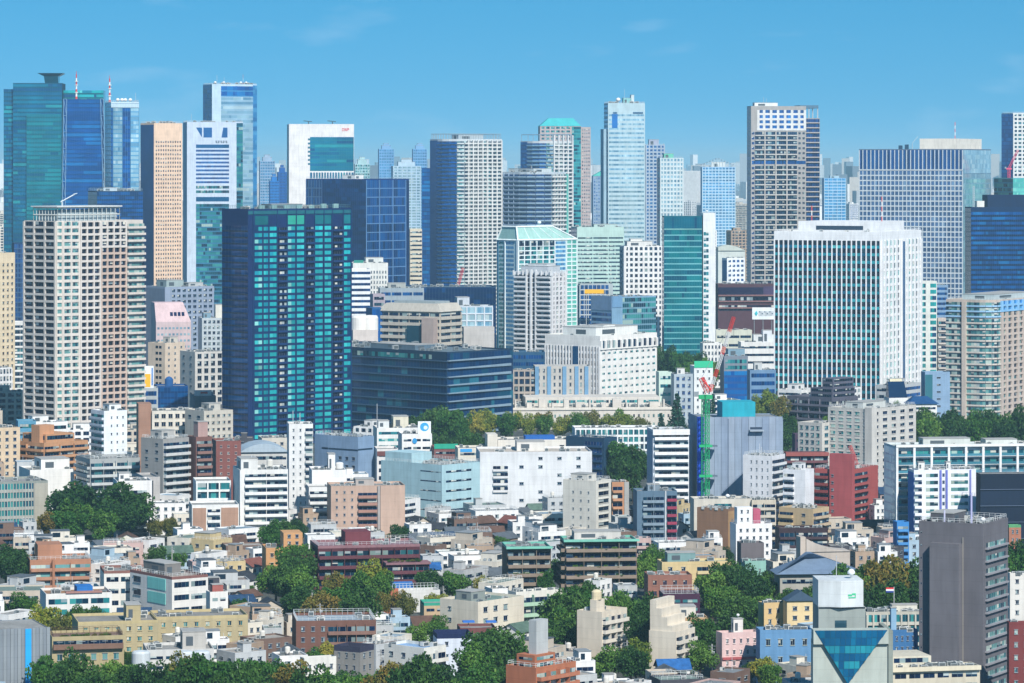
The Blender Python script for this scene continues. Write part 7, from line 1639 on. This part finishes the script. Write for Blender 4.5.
def flat_house(px, yb, th, W, D, nfl, wc):
    s_ = FPX / depth(yb); h = nfl * 3.0 + .8
    c, s2 = math.cos(R(th)), math.sin(R(th)); fp, Y = footprint(px, yb, th, W, D)
    xr = proj(*fp[1], 0)[0]; xl = proj(*fp[3], 0)[0]; yt = HZ + (H - h) * s_
    b = B('house', 'house', None, xl, px, xr, yt, yb, th, wc[1], reg=False, roof=rnd.choice(['#a4a4a0', '#8c9296', '#b4aca0', '#7c9088', '#9a8c84', '#8ca4b4']), par=.55)
    b.par_ = .55
    if rnd.random() < .5: b.R.balc(3 * s_, rnd.choice((1, 2)), 'dk', wc[1], 1.0, .9, u0=W * .1, u1=W * .9, pane=1.4)
    else: b.R.punch(3 * s_, max(2, int(W / 3)), 'dk', .42, .42)
    b.L.punch(3 * s_, max(1, int(D / 4)), 'dk', .3, .38)
    z = b.h - .45
    if rnd.random() < .3:
        mb = MB(); x, y = W * rnd.uniform(.1, .5), D * rnd.uniform(.2, .5); mb.box(x, x + 2.8, y, y + 3.2, z, b.h + 2.1, wall(wc[1])); mb.box(x - .15, x + 2.95, y - .15, y + 3.35, b.h + 2.103, b.h + 2.28, wall('#989894')); b.part('stair_house', mb.mesh('stair_house'))
    for _ in range(rnd.randrange(1, 4)):
        o = b.part('rooftop_unit', rnd.choice(unit_meshes()), (rnd.uniform(.2, .8) * W, rnd.uniform(.2, .8) * D, z + .003)); o.scale = (.8, .8, .8)
    if rnd.random() < .3: b.rail(1.0)
    if nfl > 1 and rnd.random() < .25:
        q0 = rnd.uniform(.0, .3) * W; mb = MB(); mb.box(q0, q0 + W * .6, D * .25, D * .95, z - .001, b.h + 2.3, wall(wc[1])); mb.box(q0 - .2, q0 + W * .6 + .2, D * .25 - .2, D * .95 + .2, b.h + 2.303, b.h + 2.45, wall(rnd.choice(('#8c9296', '#a8a8a4', '#5c646c')))); o = b.part('upper_storey', mb.mesh('upper_storey'))
        mb = MB(); mb.box(q0 + .6, q0 + W * .3, D * .25 - .06, D * .25 + .1, z + .5, z + 2.2, glass('#22384c')); obj('window', mb.mesh('window'), o)
    if rnd.random() < .5:
        mb = MB(); u_ = rnd.uniform(.1, .5) * W; mb.box(u_, u_ + W * .4, -1.0, -.02, 2.5, 2.62, wall(rnd.choice(('#6c7478', '#94603c', '#3c5878', '#d8d8d4')))); b.part('awning', mb.mesh('awning'))
    if rnd.random() < .35: b.mast(rnd.uniform(.2, .8), rnd.uniform(.2, .8), rnd.uniform(2, 4), .06)
    if rnd.random() < .25: b.tank(rnd.uniform(.25, .75), rnd.uniform(.3, .7), .8, 1.3)
    b.root['group'] = 'small houses of the foreground'
    return b, h, fp, Y
def midrise(px, yb, th, W, D, nfl, wc, st):
    s_ = FPX / depth(yb); h = nfl * 3.3 + 1; fp, Y = footprint(px, yb, th, W, D)
    xr = proj(*fp[1], 0)[0]; xl = proj(*fp[3], 0)[0]; yt = HZ + (H - h) * s_
    far = yb < 330
    nm = 'apartment_building' if st == 'balc' else 'office_building'
    b = B(nm, nm.replace('_', ' '), None, xl, px, xr, yt, yb, th, wc[1], reg=False, roof=rnd.choice(['#a4a4a0', '#8c9296', '#b4aca0', '#7c9088']))
    if st == 'balc': b.R.balc(3.3 * s_, max(1, int(W / 7)), 'dk', wc[1], 1.2, 1.0); b.L.ribbon(3.3 * s_, 'dk', .4, .3)
    elif st == 'grid': b.R.grid(3.3 * s_, max(2, int(W / 4)), 'dk', wc[1], .4, .3, .4, .3); b.L.grid(3.3 * s_, max(2, int(D / 4)), 'dk', wc[1], .4, .3, .4, .3)
    else: b.R.ribbon(3.6 * s_, rnd.choice(('dk', 'deep', 'res')), .45, .3); b.L.ribbon(3.6 * s_, 'dk', .45, .3)
    b.pent(.2, .6, .3, .7, 2.8, wc[1]); b.units(4 if not far else 1)
    b.root['group'] = 'smaller blocks between the towers'
    return b, h, fp, Y
def try_place(px, yb, th, W, D, h, tol=.03, vis=.3, pad=1.2):
    g = footprint(px, yb, th, W + pad, D + pad)
    f = corners(g[0])
    x0, x1, y0, y1 = screen_box(footprint(px, yb, th, W, D)[0], h)
    if x1 < 4 or x0 > 1020 or y0 > 680: return None
    r1, c1 = rect(x0, x1, y0, y1)
    sub = PROT[r1, c1]
    if sub.size == 0: return None
    Y = g[1]
    bad = sub & (ZB[r1, c1] > Y - 2)
    if bad.mean() > tol: return None
    if (ZB[r1, c1] > Y).mean() < vis: return None
    if collides(f): return None
    return f, (x0, x1, y0, y1), Y
def commit(t, root, look):
    f, (x0, x1, y0, y1), Y = t
    FOOT.append(f)
    r1, c1 = rect(x0, x1, y0, y1); ZB[r1, c1] = np.minimum(ZB[r1, c1], Y)
    PENDING.append((root, (x0 + x1) / 2, min(y0 + 10, 680), Y, look, (x1 - x0) / 2))
# garden trees and shrubs between the houses
NT = 0
yb = 738.0
while yb > 505:
    px = rnd.uniform(-5, 25)
    while px < 1030:
        h = rnd.uniform(4, 8.5); Y = depth(yb); s_ = FPX / Y
        r1, c1 = rect(px - h * s_ * .35, px + h * s_ * .35, yb - h * s_, yb - h * s_ * .2)
        if c1.stop > c1.start and r1.stop > r1.start and NT < 95:
            free = (ZB[r1, c1] > Y)
            if free.mean() > .5 and (PROT[r1, c1] & free).mean() < .03:
                bush = h < 5
                t = tree(px, yb, h * (.55 if bush else 1), h * .8, rnd.choice(('dark', 'green', 'green', 'rust', 'yellow')), 'bush' if bush else 'round', reg=False, force=False)
                if t: NT += 1
        px += rnd.uniform(40, 110)
    yb -= rnd.uniform(6, 10)

NH = NM = 0
TH = (14, 14, 22, 35, 52, 60, 8)
yb = 742.0
while yb > 470:
    s_ = (yb - HZ) / H
    px = -25 + rnd.uniform(0, 20)
    while px < 1045:
        th = rnd.choice(TH) + rnd.uniform(-4, 4)
        for att in range(3):
            gable = rnd.random() < .5
            if gable: W, D, nfl = rnd.uniform(6.5, 11), rnd.uniform(6, 9), rnd.choice((1, 2, 2, 2))
            elif rnd.random() < .75: W, D, nfl = rnd.uniform(8, 15), rnd.uniform(6.5, 11), rnd.choice((1, 2, 2, 3))
            else: W, D, nfl = rnd.uniform(5, 8), rnd.uniform(5, 8), rnd.choice((2, 3))
            if att == 2: W, D, nfl = W * .7, D * .75, 1
            if yb < 540 and att == 0 and rnd.random() < .5: W, D, nfl, gable = rnd.uniform(10, 18), rnd.uniform(9, 14), rnd.choice((3, 4, 5)), False
            h = nfl * 3 + (2.4 if gable else 1.2)
            t = try_place(px, yb, th, W, D, h, .08, .16, .6)
            if t: break
        if t and NH < 292:
            wc = wpick(WALLC); ns = ('one', 'two', 'three', 'four', 'five')[nfl - 1] + '-storey'
            if gable:
                rc = wpick(ROOFC); root = gable_house(px, yb, th, W, D, nfl, wc, rc)[0]
                look = f'{wc[0]} {ns} house with {rc[0]} gable'
            else:
                b = flat_house(px, yb, th, W, D, nfl, wc)[0]; root = b.root
                look = f'{wc[0]} {ns} flat-roofed house'
            commit(t, root, look); NH += 1
            px += W * s_ * .9
        px += rnd.uniform(4, 12)
    yb -= rnd.uniform(2.2, 3.4)
# mid-rise blocks between the towers
yb = 492.0
while yb > 200:
    s_ = (yb - HZ) / H; px = -25 + rnd.uniform(0, 30)
    while px < 1045:
        th = rnd.choice((10, 20, 35, 55, 5)) + rnd.uniform(-4, 4); W, D = rnd.uniform(13, 30), rnd.uniform(12, 22)
        if yb < 330: W, D = rnd.uniform(14, 34), rnd.uniform(12, 20)
        t = None
        for nfl in ((rnd.choice((5, 7, 9, 12)), 4, 3) if yb > 300 else (rnd.choice((12, 16, 22)), 8, 5)):
            t = try_place(px, yb, th, W, D, nfl * 3.3 + 4, .03 if yb > 330 else .08, .25, 2)
            if t: break
        if t and NM < 170:
            wc = wpick(WALLC[:6] + WALLC[7:8]); st = rnd.choice(('balc', 'grid', 'ribbon'))
            b = midrise(px, yb, th, W, D, nfl, wc, st)[0]
            look = f'{wc[0]} ' + {'balc': 'balconied apartment block', 'grid': 'gridded office block', 'ribbon': 'office block of window bands'}[st]
            commit(t, b.root, look); NM += 1
            px += W * s_
        px += rnd.uniform(8, 22)
    yb -= rnd.uniform(3, 5)
# utility poles along the lanes
for px, yt, yb in ((139, 592, 640), (57, 560, 612), (312, 578, 626), (320, 598, 640), (521, 620, 676), (627, 626, 680), (712, 630, 684), (764, 598, 646), (225, 556, 590), (381, 640, 690), (454, 560, 600), (127, 522, 548), (90, 560, 606), (270, 600, 646), (340, 606, 650), (410, 548, 590), (486, 556, 600), (548, 640, 690), (598, 560, 606), (690, 566, 612), (745, 640, 690), (790, 536, 580), (842, 530, 574), (172, 536, 576), (250, 590, 634), (206, 628, 676), (400, 600, 646), (532, 522, 560), (300, 528, 566), (30, 520, 560), (660, 540, 580), (470, 604, 650)):
    Y = depth(yb); x = PX(px, Y); g = plain('#b4b4b0', .8)
    f = corners([(x - .4, Y - .4), (x + .4, Y - .4), (x + .4, Y + .4), (x - .4, Y + .4)])
    if collides(f): continue
    FOOT.append(f); hh = 11.5
    r = tag(obj('utility_pole', None, None, (x, Y, 0)), None, 'utility pole', 'concrete utility poles along the lanes')
    mb = MB(); mb.bar((0, 0, -.1), (0, 0, hh), .16, g, 8); obj('pole', mb.mesh('pole'), r)
    mb = MB(); mb.bar((-1.1, -.2, hh - .6), (1.1, -.2, hh - .6), .08, plain('#80848a')); mb.bar((-.9, -.2, hh - 1.5), (.9, -.2, hh - 1.5), .08, plain('#80848a')); obj('crossarm', mb.mesh('crossarm'), r)
    mb = MB(); mb.lathe(.5, 0, [(.3, hh - 3.2), (.34, hh - 2.2), (.2, hh - 2.1)], plain('#a0a4a8'), 8); obj('transformer', mb.mesh('transformer'), r)
    PENDING.append((r, px, yt, Y, 'grey concrete utility pole', 3))

# the endless low city beyond, one hazy mass
def far_city():
    q = random.Random(3); mb = MB(); ms = [wall(c) for c in ('#dcdcd8', '#a8acb0', '#c8c0b4', '#6c7884', '#f0f0ec')]
    for _ in range(9000):
        Y = 7000 * (36000 / 7000) ** (q.random() ** .9); x = q.uniform(-.155, .155) * Y
        h = q.choice((12, 18, 25, 35, 50)) * q.uniform(.7, 1.3)
        if q.random() < .06: h = q.uniform(60, 150)
        if Y > 14000 and q.random() < .05: h = q.uniform(90, 190)
        w, d = q.uniform(20, 80), q.uniform(20, 50)
        if h > 60: w, d = q.uniform(22, 40), q.uniform(22, 40)
        a = q.uniform(-.5, .5); c, s_ = math.cos(a), math.sin(a)
        mb.prism([(x + u * c - v * s_, Y + u * s_ + v * c) for u, v in ((0, 0), (w, 0), (w, d), (0, d))], -.5, h, q.choice(ms))
    tag(obj('distant_city', mb.mesh('distant_city')), kind='stuff')
far_city()

# ------------------------------------------------------------------ say which one is which
def relation(x, y, Y, hw, n):
    c = sorted(LAND, key=lambda l: max(0, abs(l[0] - x) - .6 * l[4]) + 1.6 * abs(l[1] - y))
    l = c[n]
    dx = abs(l[0] - x)
    if dx < l[4] + hw * .5: return ('in front of ' if Y < l[2] else 'behind ') + l[3]
    return 'beside ' + l[3] if dx < l[4] + hw + 25 else ('right of ' if x > l[0] else 'left of ') + l[3]
ORD = ['leftmost', 'second from left', 'third from left', 'fourth from left', 'fifth from left', 'sixth from left', 'seventh from left', 'eighth from left', 'ninth from left', 'tenth from left', 'eleventh from left', 'twelfth from left', 'thirteenth from left', 'fourteenth from left']
def settle():
    used = {}
    for p in sorted(PENDING, key=lambda p: p[1]):
        best = None
        for n in range(3):
            lab = p[4] + ' ' + relation(p[1], p[2], p[3], p[5], n)
            if len(lab.split()) > 13: continue
            if best is None: best = lab
            if lab not in used: best = lab; break
        if best is None: best = min((p[4] + ' ' + relation(p[1], p[2], p[3], p[5], n) for n in range(6)), key=lambda t: len(t.split()))
        used.setdefault(best, []).append(p)
    for lab, ps in used.items():
        for k, p in enumerate(ps):
            p[0]['label'] = lab if len(ps) == 1 else f'{ORD[min(k, 13)]} {lab}'
settle()
print('houses', NH, 'midrise', NM, 'filler trees', NT, 'objects', len(bpy.data.objects), 'things', len([o for o in bpy.data.objects if o.parent is None]), 'landmarks', len(LAND))
for l, n in LABELS.items():
    if len(n) > 1: print('SAME', l, n)
